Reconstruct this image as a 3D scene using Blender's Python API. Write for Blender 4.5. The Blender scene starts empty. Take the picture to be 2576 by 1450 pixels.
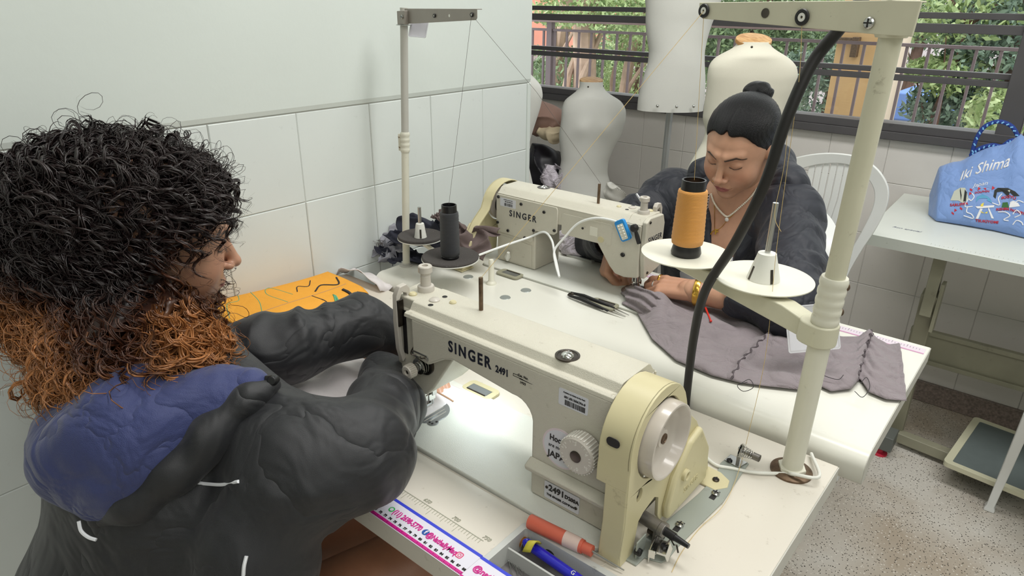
import bpy, math, random
import numpy as np
from mathutils import Vector, Matrix
from mathutils.geometry import tessellate_polygon
random.seed(7); rng = np.random.default_rng(7)
S = bpy.context.scene; COL = S.collection
PI = math.pi
# ---------------------------------------------------------------- camera
CZ = 1.44; FPX = 1713.3
_p, _r, _y = .4011, .0102, -.692
_f = Vector((math.sin(_y), math.cos(_y), 0)); _rt = Vector((math.cos(_y), -math.sin(_y), 0)); _up = Vector((0, 0, 1))
CF = math.cos(_p)*_f - math.sin(_p)*_up; _u2 = math.sin(_p)*_f + math.cos(_p)*_up
CR = math.cos(_r)*_rt + math.sin(_r)*_u2; CU = -math.sin(_r)*_rt + math.cos(_r)*_u2
cam = bpy.data.objects.new('camera', bpy.data.cameras.new('camera')); COL.objects.link(cam)
cam.data.sensor_width = 36; cam.data.lens = FPX/2576*36; cam.data.clip_start = .02; cam.data.clip_end = 200
cam.matrix_world = Matrix(((CR.x, CU.x, -CF.x, 0), (CR.y, CU.y, -CF.y, 0), (CR.z, CU.z, -CF.z, CZ), (0, 0, 0, 1)))
S.camera = cam
def at(x, y, ax, v):
    """world point where the photograph's pixel meets the plane ax = v"""
    d = CF + CR*((x-1288)/FPX) - CU*((y-725)/FPX)
    i = 'xyz'.index(ax); o = Vector((0, 0, CZ))
    return o + d*((v-o[i])/d[i])
def ad(x, y, dep):
    return Vector((0, 0, CZ)) + (CF + CR*((x-1288)/FPX) - CU*((y-725)/FPX))*dep
# ---------------------------------------------------------------- light and exposure
S.view_settings.view_transform = 'Standard'; S.view_settings.look = 'None'
S.view_settings.exposure = 0.0; S.view_settings.gamma = 1.0; S.view_settings.use_curve_mapping = False
W_ = bpy.data.worlds.new('sky'); S.world = W_; W_.use_nodes = True
bg = W_.node_tree.nodes['Background']; bg.inputs[0].default_value = (.93, .97, 1, 1); bg.inputs[1].default_value = 2.5
def area(name, loc, size, energy, col=(1, 1, 1), rot=(0, 0, 0)):
    l = bpy.data.lights.new(name, 'AREA'); l.shape = 'RECTANGLE'; l.size, l.size_y = size; l.energy = energy; l.color = col
    o = bpy.data.objects.new(name, l); COL.objects.link(o); o.location = loc; o.rotation_euler = rot; return o
area('ceiling_lamp', (.1, 1.3, 2.83), (2.4, .5), 46, (1, .99, .965))
area('ceiling_lamp', (.6, -.2, 2.83), (2.2, .5), 14, (1, .99, .965))
area('ceiling_lamp', (1.8, -1.2, 2.83), (2.2, .5), 24, (1, .99, .965))
# ---------------------------------------------------------------- helpers
def lin(c):
    if isinstance(c, str): c = tuple(int(c[i:i+2], 16) for i in (0, 2, 4))
    return tuple(((v/255)/12.92 if v/255 <= .04045 else ((v/255+.055)/1.055)**2.4) for v in c)
_M = {}
def mat(name, col, rough=.5, metal=0, bump=0, bscale=200, var=0, vscale=8, spec=.5, vcol=False, sheen=0, dirt=None, dscale=30, damt=.5,
        emit=None, estr=1, coat=0, alpha=1, trans=0, wave=None, aniso=None, wrink=0, wscale=9):
    if name in _M: return _M[name]
    m = bpy.data.materials.new(name); m.use_nodes = True; nt = m.node_tree; N = nt.nodes; L = nt.links
    b = N['Principled BSDF']; c = lin(col) + (1,)
    b.inputs['Base Color'].default_value = c; b.inputs['Roughness'].default_value = rough; b.inputs['Metallic'].default_value = metal
    b.inputs['Specular IOR Level'].default_value = spec; b.inputs['Sheen Weight'].default_value = sheen; b.inputs['Coat Weight'].default_value = coat
    b.inputs['Alpha'].default_value = alpha; b.inputs['Transmission Weight'].default_value = trans
    if emit: b.inputs['Emission Color'].default_value = lin(emit) + (1,); b.inputs['Emission Strength'].default_value = estr
    tc = N.new('ShaderNodeTexCoord'); src = None
    if vcol:
        a = N.new('ShaderNodeAttribute'); a.attribute_name = 'Col'; src = a.outputs['Color']
    if var:
        n = N.new('ShaderNodeTexNoise'); n.inputs['Scale'].default_value = vscale; n.inputs['Detail'].default_value = 5; L.new(tc.outputs['Object'], n.inputs['Vector'])
        mx = N.new('ShaderNodeMix'); mx.data_type = 'RGBA'; mx.blend_type = 'MULTIPLY'; mx.inputs[0].default_value = 1
        r = N.new('ShaderNodeMapRange'); r.inputs[1].default_value = .3; r.inputs[2].default_value = .7; r.inputs[3].default_value = 1-var; r.inputs[4].default_value = 1+var*.35
        L.new(n.outputs[0], r.inputs[0]); L.new(r.outputs[0], mx.inputs[7])
        if src: L.new(src, mx.inputs[6])
        else: mx.inputs[6].default_value = c
        src = mx.outputs[2]
    if dirt:
        n = N.new('ShaderNodeTexNoise'); n.inputs['Scale'].default_value = dscale; n.inputs['Detail'].default_value = 8; n.inputs['Roughness'].default_value = .7; L.new(tc.outputs['Object'], n.inputs['Vector'])
        r = N.new('ShaderNodeMapRange'); r.inputs[1].default_value = .62; r.inputs[2].default_value = .72; r.inputs[3].default_value = 0; r.inputs[4].default_value = damt
        mx = N.new('ShaderNodeMix'); mx.data_type = 'RGBA'; L.new(n.outputs[0], r.inputs[0]); L.new(r.outputs[0], mx.inputs[0])
        if src: L.new(src, mx.inputs[6])
        else: mx.inputs[6].default_value = c
        mx.inputs[7].default_value = lin(dirt) + (1,); src = mx.outputs[2]
    if src: L.new(src, b.inputs['Base Color'])
    if bump:
        if wave:
            n = N.new('ShaderNodeTexWave'); n.inputs['Scale'].default_value = bscale; n.inputs['Distortion'].default_value = wave; n.bands_direction = 'Z'
        else:
            n = N.new('ShaderNodeTexNoise'); n.inputs['Scale'].default_value = bscale; n.inputs['Detail'].default_value = 3
        if aniso:
            mp = N.new('ShaderNodeMapping'); mp.inputs['Scale'].default_value = aniso; L.new(tc.outputs['Object'], mp.inputs['Vector']); L.new(mp.outputs[0], n.inputs['Vector'])
        else: L.new(tc.outputs['Object'], n.inputs['Vector'])
        bp = N.new('ShaderNodeBump'); bp.inputs['Strength'].default_value = bump; bp.inputs['Distance'].default_value = .002
        L.new(n.outputs[0], bp.inputs['Height']); L.new(bp.outputs[0], b.inputs['Normal'])
        if wrink:
            n = N.new('ShaderNodeTexNoise'); n.inputs['Scale'].default_value = wscale; n.inputs['Detail'].default_value = 3; n.inputs['Roughness'].default_value = .45; n.inputs['Distortion'].default_value = .6; L.new(tc.outputs['Object'], n.inputs['Vector'])
            s1 = N.new('ShaderNodeMath'); s1.operation = 'SUBTRACT'; s1.inputs[1].default_value = .5; L.new(n.outputs[0], s1.inputs[0]); s2 = N.new('ShaderNodeMath'); s2.operation = 'ABSOLUTE'; L.new(s1.outputs[0], s2.inputs[0])
            s3 = N.new('ShaderNodeMath'); s3.operation = 'POWER'; s3.inputs[1].default_value = .7; L.new(s2.outputs[0], s3.inputs[0])
            bw = N.new('ShaderNodeBump'); bw.inputs['Strength'].default_value = wrink; bw.inputs['Distance'].default_value = .03; L.new(s3.outputs[0], bw.inputs['Height']); L.new(bw.outputs[0], bp.inputs['Normal'])
    _M[name] = m; return m
V = lambda *a: Vector(a)
class MB:
    def __init__(s): s.v = []; s.f = []; s.m = []
    def add(s, vs, fs, mi=0):
        n = len(s.v); s.v += [tuple(v) for v in vs]; s.f += [tuple(i+n for i in f) for f in fs]; s.m += [mi]*len(fs); return s
    def box(s, lo, hi, mi=0, M=None):
        x0, y0, z0 = lo; x1, y1, z1 = hi
        vs = [V(x, y, z) for z in (z0, z1) for y in (y0, y1) for x in (x0, x1)]
        if M is not None: vs = [M @ v for v in vs]
        return s.add(vs, [(0, 2, 3, 1), (4, 5, 7, 6), (0, 1, 5, 4), (2, 6, 7, 3), (0, 4, 6, 2), (1, 3, 7, 5)], mi)
    def tube(s, pts, r, n=8, mi=0, cap=True, sq=None):
        pts = [Vector(p) for p in pts]; k = len(pts)
        if not hasattr(r, '__len__'): r = [r]*k
        up = None; vs = []
        for i, p in enumerate(pts):
            t = (pts[min(i+1, k-1)]-pts[max(i-1, 0)]).normalized()
            if up is None:
                up = V(0, 0, 1) if abs(t.z) < .9 else V(1, 0, 0)
            a = (up - t*up.dot(t)).normalized(); up = a; b = t.cross(a)
            for j in range(n):
                th = 2*PI*j/n + (PI/n if n == 4 else 0); vs.append(p + (a*math.cos(th)+b*math.sin(th))*r[i])
        fs = [(i*n+j, i*n+(j+1) % n, (i+1)*n+(j+1) % n, (i+1)*n+j) for i in range(k-1) for j in range(n)]
        if cap: fs += [tuple(range(n-1, -1, -1)), tuple((k-1)*n+j for j in range(n))]
        return s.add(vs, fs, mi)
    def cyl(s, a, b, r0, r1=None, n=24, mi=0):
        return s.tube([a, b], [r0, r0 if r1 is None else r1], n, mi)
    def lathe(s, prof, n=32, M=None, mi=0, closed=False, sx=1, sy=1):
        vs = []
        for r, z in prof:
            for j in range(n):
                th = 2*PI*j/n; v = V(r*math.cos(th)*sx, r*math.sin(th)*sy, z); vs.append(M @ v if M is not None else v)
        k = len(prof)
        fs = [(i*n+j, i*n+(j+1) % n, (i+1)*n+(j+1) % n, (i+1)*n+j) for i in range(k-1) for j in range(n)]
        if closed: fs += [((k-1)*n+j, (k-1)*n+(j+1) % n, (j+1) % n, j) for j in range(n)]
        else: fs += [tuple(range(n-1, -1, -1)), tuple((k-1)*n+j for j in range(n))]
        return s.add(vs, fs, mi)
    def prism(s, poly, axis, a, b, holes=(), mi=0, M=None):
        """polygon (2-D) extruded along axis from a to b; 2-D coordinates are the other two axes in order"""
        loops = [list(poly)] + [list(h) for h in holes]
        def p3(q, t):
            v = {'x': V(t, q[0], q[1]), 'y': V(q[0], t, q[1]), 'z': V(q[0], q[1], t)}[axis]
            return M @ v if M is not None else v
        flat = [q for l in loops for q in l]; n = len(flat)
        vs = [p3(q, a) for q in flat] + [p3(q, b) for q in flat]
        if holes: tris = [tuple(t) for t in tessellate_polygon([[V(q[0], q[1], 0) for q in l] for l in loops])]
        else: tris = [tuple(range(n))]
        fs = [tuple(t) for t in tris] + [tuple(i+n for i in reversed(t)) for t in tris]
        o = 0
        for l in loops:
            k = len(l); fs += [(o+i, o+n+i, o+n+(i+1) % k, o+(i+1) % k) for i in range(k)]; o += k
        return s.add(vs, fs, mi)
    def sphere(s, c, r, n=16, m=10, mi=0, M=None):
        c = Vector(c); rr = r if hasattr(r, '__len__') else (r, r, r); vs = [c+V(0, 0, rr[2])]
        for i in range(1, m):
            ph = PI*i/m
            for j in range(n):
                th = 2*PI*j/n; vs.append(c+V(rr[0]*math.sin(ph)*math.cos(th), rr[1]*math.sin(ph)*math.sin(th), rr[2]*math.cos(ph)))
        vs.append(c-V(0, 0, rr[2]))
        if M is not None: vs = [M @ v for v in vs]
        fs = [(0, 1+j, 1+(j+1) % n) for j in range(n)]
        fs += [(1+i*n+j, 1+(i+1)*n+j, 1+(i+1)*n+(j+1) % n, 1+i*n+(j+1) % n) for i in range(m-2) for j in range(n)]
        L = 1+(m-1)*n; fs += [(L, 1+(m-2)*n+(j+1) % n, 1+(m-2)*n+j) for j in range(n)]
        return s.add(vs, fs, mi)
    def grid(s, P, mi=0, wrap=False):
        h = len(P); w = len(P[0]); vs = [p for r in P for p in r]
        fs = [(i*w+j, i*w+(j+1) % w, (i+1)*w+(j+1) % w, (i+1)*w+j) for i in range(h-1) for j in range(w if wrap else w-1)]
        return s.add(vs, fs, mi)
    def mesh(s, name, fix=True):
        me = bpy.data.meshes.new(name); me.from_pydata(s.v, [], s.f)
        me.polygons.foreach_set('material_index', s.m)
        if fix:
            import bmesh
            bm = bmesh.new(); bm.from_mesh(me); bmesh.ops.recalc_face_normals(bm, faces=bm.faces); bm.to_mesh(me); bm.free()
        return me
    def build(s, name, mats, parent=None, label=None, bevel=0, seg=2, smooth=True, ang=35, kind=None, subd=0, fix=True, solid=0):
        me = s.mesh(name, fix); return finish(name, me, mats, parent, label, bevel, seg, smooth, ang, kind, subd, solid)
def finish(name, me, mats, parent=None, label=None, bevel=0, seg=2, smooth=True, ang=35, kind=None, subd=0, solid=0):
    for m in (mats if isinstance(mats, (list, tuple)) else [mats]): me.materials.append(m)
    o = bpy.data.objects.new(name, me); COL.objects.link(o)
    if parent: o.parent = parent
    if label: o['label'] = label
    if kind: o['kind'] = kind
    if smooth:
        me.polygons.foreach_set('use_smooth', [True]*len(me.polygons))
        if ang and not subd: me.set_sharp_from_angle(angle=math.radians(ang))
    if solid:
        md = o.modifiers.new('solid', 'SOLIDIFY'); md.thickness = solid; md.offset = 0
    if bevel:
        md = o.modifiers.new('bevel', 'BEVEL'); md.width = bevel; md.segments = seg; md.limit_method = 'ANGLE'; md.angle_limit = math.radians(30); md.harden_normals = True
    if subd:
        md = o.modifiers.new('sub', 'SUBSURF'); md.levels = subd; md.render_levels = subd
    return o
def tag(o, label, cat, group=None, kind=None):
    if label: o['label'] = label
    if cat: o['category'] = cat
    if group: o['group'] = group
    if kind: o['kind'] = kind
    return o
def thing(name, label, cat, loc=(0, 0, 0), rotz=0, group=None):
    o = bpy.data.objects.new(name, None); COL.objects.link(o); o.location = loc; o.rotation_euler = (0, 0, rotz); o.empty_display_size = .05
    return tag(o, label, cat, group)
def struct(o): o['kind'] = 'structure'; return o
def dup(o, parent=None):
    c = o.copy(); COL.objects.link(c)
    if parent: c.parent = parent
    for ch in list(o.children): dup(ch, c)
    return c
def text(s, size, M, mt, parent=None, depth=.0004, name='lettering', xs=1, label=None, shear=0, align='CENTER', bold=0, sp=1):
    cu = bpy.data.curves.new('t', 'FONT'); cu.body = s; cu.size = size; cu.extrude = depth; cu.align_x = align; cu.align_y = 'CENTER'; cu.shear = shear; cu.offset = bold; cu.resolution_u = 3; cu.space_character = sp
    t = bpy.data.objects.new('t', cu); me = bpy.data.meshes.new_from_object(t); bpy.data.objects.remove(t); bpy.data.curves.remove(cu)
    me.transform(M @ Matrix.Diagonal((xs, 1, 1, 1))); me.name = name
    return finish(name, me, mt, parent, label, smooth=False)
def frame(o, x, z=None, y=None):
    """matrix with local x along x, local z (outward normal) along z"""
    x = Vector(x).normalized(); z = Vector(z).normalized(); y = z.cross(x).normalized(); x = y.cross(z)
    return Matrix(((x.x, y.x, z.x, o[0]), (x.y, y.y, z.y, o[1]), (x.z, y.z, z.z, o[2]), (0, 0, 0, 1)))
def arc(cx, cy, r, a0, a1, n):
    return [(cx+r*math.cos(math.radians(a0+(a1-a0)*i/n)), cy+r*math.sin(math.radians(a0+(a1-a0)*i/n))) for i in range(n+1)]
def rrect(x0, y0, x1, y1, r, n=4):
    return arc(x1-r, y0+r, r, -90, 0, n)+arc(x1-r, y1-r, r, 0, 90, n)+arc(x0+r, y1-r, r, 90, 180, n)+arc(x0+r, y0+r, r, 180, 270, n)
def circ(cx, cy, r, n=24): return [(cx+r*math.cos(2*PI*i/n), cy+r*math.sin(2*PI*i/n)) for i in range(n)]
def spline(pts, n=8):
    """Catmull-Rom through points"""
    P = [Vector(p) for p in pts]; P = [P[0]*2-P[1]]+P+[P[-1]*2-P[-2]]; out = []
    for i in range(1, len(P)-2):
        a, b, c, d = P[i-1:i+3]
        for k in range(n):
            t = k/n; out.append(.5*((2*b)+(c-a)*t+(2*a-5*b+4*c-d)*t*t+(3*b-a-3*c+d)*t**3))
    out.append(P[-2]); return out
# ------- signed-distance modelling (numpy) with surface nets
def vn(P, s, seed=0):
    """smooth pseudo noise in about [-1,1]"""
    r = np.random.default_rng(seed); o = 0
    for k in range(5):
        d = r.normal(size=3); d /= np.linalg.norm(d); o = o + np.sin((P @ d)*s*(1+.35*k)+r.uniform(0, 6.28) + 1.3*np.sin((P @ r.normal(size=3))*s*.5))
    return o/3
def sd_ell(P, c, r, R=None):
    q = P-np.array(c)
    if R is not None: q = q @ np.array(R)
    r = np.array(r); k0 = np.linalg.norm(q/r, axis=-1); k1 = np.linalg.norm(q/(r*r), axis=-1)+1e-9
    return k0*(k0-1)/k1
def sd_cone(P, a, b, ra, rb):
    a = np.array(a, float); b = np.array(b, float); pa = P-a; ba = b-a
    h = np.clip((pa @ ba)/(ba @ ba), 0, 1)
    return np.linalg.norm(pa-h[..., None]*ba, axis=-1)-(ra+(rb-ra)*h)
def smin(a, b, k):
    h = np.clip(.5+.5*(b-a)/k, 0, 1); return b*(1-h)+a*h-k*h*(1-h)
def smax(a, b, k): return -smin(-a, -b, k)
def nets(fn, lo, hi, h):
    lo = np.array(lo, float); n = np.ceil((np.array(hi)-lo)/h).astype(int)+1
    ax = [lo[i]+h*np.arange(n[i]) for i in range(3)]
    G = np.stack(np.meshgrid(*ax, indexing='ij'), -1); F = fn(G.reshape(-1, 3)).reshape(n)
    F = np.where(np.abs(F) < 1e-9, 1e-9, F); s = F < 0
    acc = np.zeros(tuple(n-1)+(3,)); cnt = np.zeros(tuple(n-1))
    sl = lambda d, k: slice(d, (n[k]-1+d))
    for A in range(3):
        B, C = [i for i in range(3) if i != A]
        for db in (0, 1):
            for dc in (0, 1):
                i0 = [None]*3; i1 = [None]*3; i0[A] = sl(0, A); i1[A] = sl(1, A); i0[B] = i1[B] = sl(db, B); i0[C] = i1[C] = sl(dc, C)
                f0 = F[tuple(i0)]; f1 = F[tuple(i1)]; cr = (f0 < 0) != (f1 < 0); t = np.where(cr, f0/np.where(cr, f0-f1, 1), 0)
                acc[..., A] += cr*t; acc[..., B] += cr*db; acc[..., C] += cr*dc; cnt += cr
    act = cnt > 0; idx = -np.ones(tuple(n-1), int); idx[act] = np.arange(act.sum())
    I = np.argwhere(act); Vt = lo+h*(I+acc[act]/cnt[act][:, None]); Q = []
    for A in range(3):
        B, C = (A+1) % 3, (A+2) % 3
        i0 = [slice(None)]*3; i1 = [slice(None)]*3; i0[A] = slice(0, -1); i1[A] = slice(1, None)
        for k in (B, C): i0[k] = i1[k] = slice(1, -1)
        a = s[tuple(i0)]; b = s[tuple(i1)]
        E = np.argwhere(a != b); E[:, B] += 1; E[:, C] += 1
        flip = s[tuple(E.T)]
        def g(ob, oc):
            e = E.copy(); e[:, B] -= ob; e[:, C] -= oc; return idx[tuple(e.T)]
        q = np.stack([g(1, 1), g(0, 1), g(0, 0), g(1, 0)], -1); q[~flip] = q[~flip][:, ::-1]; Q.append(q)
    Q = np.concatenate(Q); Q = Q[(Q >= 0).all(1)]
    return Vt, Q
def npmesh(name, parts, cols=None):
    """parts: list of (verts, quads[/tris]); one mesh"""
    me = bpy.data.meshes.new(name); o = 0; vs = []; fs = []
    for v, q in parts: vs.append(v); fs.append(q+o); o += len(v)
    v = np.concatenate(vs); me.vertices.add(len(v)); me.vertices.foreach_set('co', v.astype(np.float32).ravel())
    nl = sum(q.size for q in fs); npo = sum(len(q) for q in fs)
    me.loops.add(nl); me.polygons.add(npo)
    me.loops.foreach_set('vertex_index', np.concatenate([q.ravel() for q in fs]).astype(np.int32))
    st = []; k = 0
    for q in fs: st.append(k+np.arange(len(q))*q.shape[1]); k += q.size
    me.polygons.foreach_set('loop_start', np.concatenate(st).astype(np.int32))
    me.update(calc_edges=True); me.validate()
    if cols is not None:
        a = me.color_attributes.new('Col', 'FLOAT_COLOR', 'POINT'); c = np.ones((len(v), 4), np.float32); c[:, :3] = cols; a.data.foreach_set('color', c.ravel())
    return me
def strip(axis_pts, side, thick, mt, name, parent=None, label=None, n=None):
    """flat ribbon: points, half-width vectors"""
    m = MB(); P = []
    for p, s_ in zip(axis_pts, side):
        p = Vector(p); s_ = Vector(s_); P.append([p-s_, p+s_])
    m.grid(P); return m.build(name, mt, parent, label, solid=thick)
# ================================================================ materials
M_wall = mat('painted_wall', (218, 225, 220), .35, var=.03, vscale=2, bump=.15, bscale=60)
M_tile = mat('painted_tile', (222, 228, 225), .3, var=.03, vscale=5, bump=.08, bscale=40, dirt=(120, 118, 110), dscale=60, damt=.12)
M_tileb = mat('back_tile', (224, 220, 215), .35, var=.05, vscale=5, dirt=(120, 112, 100), dscale=40, damt=.2)
M_grout = mat('grout', (196, 196, 190), .8)
M_frame = mat('window_metal', (84, 82, 84), .45, dirt=(40, 38, 38), dscale=14, damt=.5, var=.1)
M_rail = mat('railing_metal', (128, 112, 116), .5, var=.1)
M_white = mat('white_paint', (232, 230, 222), .4, var=.03)
M_lam = mat('table_laminate', (224, 222, 210), .34, var=.04, vscale=4, dirt=(150, 140, 120), dscale=25, damt=.25)
M_lam1 = mat('beige_laminate', (216, 210, 198), .36, var=.04, vscale=3, dirt=(120, 100, 80), dscale=70, damt=.35)
M_lam2 = mat('roll_front_laminate', (222, 221, 211), .3, var=.03, vscale=3, dirt=(150, 140, 120), dscale=25, damt=.2)
M_edge = mat('table_edge', (196, 194, 186), .5, var=.06, vscale=20)
M_line = mat('dark_line', (60, 52, 44), .7)
M_black = mat('black_plastic', (22, 22, 24), .35)
M_rub = mat('black_rubber', (26, 24, 24), .45, var=.15, vscale=40)
M_steel = mat('steel', (190, 190, 188), .25, 1)
M_dsteel = mat('dark_steel', (90, 84, 78), .35, 1, var=.3, vscale=60)
M_rust = mat('aged_steel_pin', (120, 100, 82), .45, .8, var=.4, vscale=120)
M_glass = None
def floor_mat():
    m = bpy.data.materials.new('terrazzo'); m.use_nodes = True; nt = m.node_tree; N = nt.nodes; L = nt.links; b = N['Principled BSDF']
    tc = N.new('ShaderNodeTexCoord')
    def vor(sc, thr0, thr1, inv=False):
        v = N.new('ShaderNodeTexVoronoi'); v.inputs['Scale'].default_value = sc; v.inputs['Randomness'].default_value = 1; L.new(tc.outputs['Object'], v.inputs['Vector'])
        r = N.new('ShaderNodeMapRange'); r.inputs[1].default_value = thr0; r.inputs[2].default_value = thr1; r.inputs[3].default_value = 1; r.inputs[4].default_value = 0
        L.new(v.outputs['Distance'], r.inputs[0]); return v, r
    v1, r1 = vor(125, .17, .27); v2, r2 = vor(90, .14, .26)
    n = N.new('ShaderNodeTexNoise'); n.inputs['Scale'].default_value = 3; n.inputs['Detail'].default_value = 4; L.new(tc.outputs['Object'], n.inputs['Vector'])
    cr = N.new('ShaderNodeValToRGB'); cr.color_ramp.elements[0].position = .35; cr.color_ramp.elements[0].color = lin((176, 164, 148))+(1,); cr.color_ramp.elements[1].position = .62; cr.color_ramp.elements[1].color = lin((204, 200, 192))+(1,)
    L.new(n.outputs[0], cr.inputs[0])
    m1 = N.new('ShaderNodeMix'); m1.data_type = 'RGBA'; L.new(r2.outputs[0], m1.inputs[0]); L.new(cr.outputs[0], m1.inputs[6]); m1.inputs[7].default_value = lin((216, 211, 202))+(1,)
    m2 = N.new('ShaderNodeMix'); m2.data_type = 'RGBA'; L.new(r1.outputs[0], m2.inputs[0]); L.new(m1.outputs[2], m2.inputs[6]); m2.inputs[7].default_value = lin((72, 68, 62))+(1,)
    L.new(m2.outputs[2], b.inputs['Base Color']); b.inputs['Roughness'].default_value = .4
    return m
M_terr = floor_mat()
M_terrd = mat('terrazzo_skirting', (140, 126, 118), .45, var=.45, vscale=130)
# ================================================================ room shell
XL, YB, YE = -1.3645, 2.807, 1.722
m = MB(); m.box((-3.6, -3.2, -.06), (3.2, YB+.2, 0)); struct(m.build('floor', M_terr, smooth=False))
m = MB(); m.box((-3.6, -3.2, 2.9), (3.2, YB+.2, 2.96)); struct(m.build('ceiling', M_white, smooth=False))
m = MB(); m.box((3.1, -3.2, 0), (3.2, YB, 2.9)); struct(m.build('wall_right', M_wall, smooth=False))
m = MB(); m.box((-1.5, -3.2, 0), (3.1, -3.1, 2.9)); struct(m.build('wall_front', M_wall, smooth=False))
m = MB(); m.box((-3.6, YE-.1, 0), (-3.5, YB, 2.9)); struct(m.build('wall_recess', M_wall, smooth=False))
# left wall: core, thicker plaster above the tiles, tiles each an object
ZT = 1.44-1.1602*.205; TW = 1.0098*.205; TH = .205; Y0 = 3.305*.205
m = MB(); m.box((-1.5, -3.2, 0), (XL-.0026, YE, 2.9)); m.box((-3.5, YE-.1, 0), (-1.5, YE, 2.9))
wl = struct(m.build('wall_left', M_grout, smooth=False))
m = MB(); m.prism([(XL-.006, ZT), (XL+.0005, ZT+.002), (XL+.003, ZT+.012), (XL+.003, 2.9), (XL-.006, 2.9)], 'y', -3.2, YE+.002)
m.build('plaster', M_wall, wl, smooth=False)
def tile(w, h, t=.006, b=.0016):
    m = MB(); m.add([(0, 0, 0), (w, 0, 0), (w, h, 0), (0, h, 0), (0, 0, t-b), (w, 0, t-b), (w, h, t-b), (0, h, t-b), (b, b, t), (w-b, b, t), (w-b, h-b, t), (b, h-b, t)],
        [(0, 1, 5, 4), (1, 2, 6, 5), (2, 3, 7, 6), (3, 0, 4, 7), (4, 5, 9, 8), (5, 6, 10, 9), (6, 7, 11, 10), (7, 4, 8, 11), (8, 9, 10, 11)]); return m
g = .0016
tl = tile(TW-g, TH-g).build('tile', M_tile, wl, smooth=False); first = True
y_end = YE-.012
for k in range(6):
    for j in range(-5, 6):
        ya = Y0+TW*j; zb = ZT-TH*(k+1); 
        w = min(TW-g, y_end-ya); hh = TH-g
        if w < .02: continue
        if zb < 0: hh = TH-g+zb; zb = 0
        full = abs(w-(TW-g)) < 1e-6 and abs(hh-(TH-g)) < 1e-6
        if first and full: o = tl; first = False
        elif full: o = tl.copy(); COL.objects.link(o)
        else: o = tile(w, hh).build('tile', M_tile, wl, smooth=False)
        # local x -> world y ; local y -> z ; normal -> +x
        o.matrix_basis = Matrix(((0, 0, 1, XL-.006+rng.uniform(-.0006, .0006)), (1, 0, 0, ya), (0, 1, 0, zb), (0, 0, 0, 1)))
m = MB(); m.box((XL-.02, y_end, 0), (XL+.004, YE+.004, ZT)); m.build('corner_strip', M_wall, wl, smooth=False, bevel=.003)
# back wall with tiles under the window, window opening above
ZS = .985; BX0 = -5.7562*.2704; BW = .2033; BZ = 1.44-1.517*.2704
m = MB(); m.box((-3.6, YB+.0026, 0), (3.2, YB+.16, ZS-.004)); m.box((-3.6, YB+.006, 2.3), (3.2, YB+.16, 2.96)); m.box((-.1, YB+.006, ZS-.004), (3.2, YB+.16, 2.3))
wb = struct(m.build('wall_back', M_grout, smooth=False))
m = MB(); m.box((-3.6, YB-.001, 2.3), (3.2, YB+.006, 2.9)); m.box((-.1, YB-.001, ZS), (3.2, YB+.006, 2.3)); m.build('plaster', M_wall, wb, smooth=False)
tb = tile(BW-g, TH-g).build('tile', M_tileb, wb, smooth=False); first = True
for k in range(0, 5):
    for i in range(-8, 16):
        xa = BX0+BW*i; zb = BZ-TH*(k+1); hh = TH-g
        if zb < .0: hh += zb; zb = 0.
        if zb+hh > ZS-.002: hh = ZS-.004-zb
        if hh < .02: continue
        if abs(hh-(TH-g)) < 1e-6 and first: o = tb; first = False
        elif abs(hh-(TH-g)) < 1e-6: o = tb.copy(); COL.objects.link(o)
        else: o = tile(BW-g, hh).build('tile', M_tileb, wb, smooth=False)
        o.matrix_basis = Matrix(((1, 0, 0, xa), (0, 0, -1, YB+.006-rng.uniform(-.0005, .0005)), (0, 1, 0, zb), (0, 0, 0, 1)))
m = MB(); m.box((-3.5, YB-.012, 0), (3.1, YB+.004, .085)); struct(m.build('baseboard_back', M_terrd, smooth=False, bevel=.003))
# window
WF = [(-3.55, -.215)]
win = thing('window_1', None, None); win['kind'] = 'structure'
X0, X1 = -3.4, -.1
m = MB(); m.box((X0, YB-.03, ZS), (X1, YB+.07, ZS+.028)); m.box((X0, YB-.016, ZS+.028), (X1, YB+.07, ZS+.056)); m.build('window_sill', M_frame, win, bevel=.002)
def bar(z0, z1, y0=-.0, y1=.03, x0=X0, x1=X1):
    m = MB(); m.box((x0, YB+y0, z0), (x1, YB+y1, z1)); m.build('window_rail', M_frame, win, bevel=.0015)
bar(1.187, 1.2065); bar(1.211, 1.229, .02, .05); bar(1.349, 1.378); bar(1.393, 1.413, .02, .05); bar(1.60, 1.64)
m = MB(); m.box((-.232, YB-.01, ZS+.04), (-.165, YB+.06, 2.3)); m.build('window_jamb', M_frame, win, bevel=.002)
m = MB(); m.box((-.155, YB-.02, ZS+.02), (X1+.03, YB+.06, 2.3)); m.build('window_jamb', M_frame, win, bevel=.002)
m = MB(); m.box((X0, YB-.01, ZS), (X0+.06, YB+.06, 2.3)); m.build('window_jamb', M_frame, win, bevel=.002)
m = MB(); m.box((X0, YB-.01, 2.25), (X1, YB+.06, 2.3)); m.build('window_head', M_frame, win, bevel=.002)
gm = bpy.data.materials.new('window_glass'); gm.use_nodes = True; N = gm.node_tree.nodes; L = gm.node_tree.links
N.remove(N['Principled BSDF']); tr = N.new('ShaderNodeBsdfTransparent'); gl = N.new('ShaderNodeBsdfGlossy'); gl.inputs[1].default_value = .02
fr = N.new('ShaderNodeFresnel'); fr.inputs[0].default_value = 1.35; mx = N.new('ShaderNodeMixShader'); L.new(fr.outputs[0], mx.inputs[0]); L.new(tr.outputs[0], mx.inputs[1]); L.new(gl.outputs[0], mx.inputs[2]); L.new(mx.outputs[0], N['Material Output'].inputs[0])
tr.inputs[0].default_value = (.97, .98, .97, 1)
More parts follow.
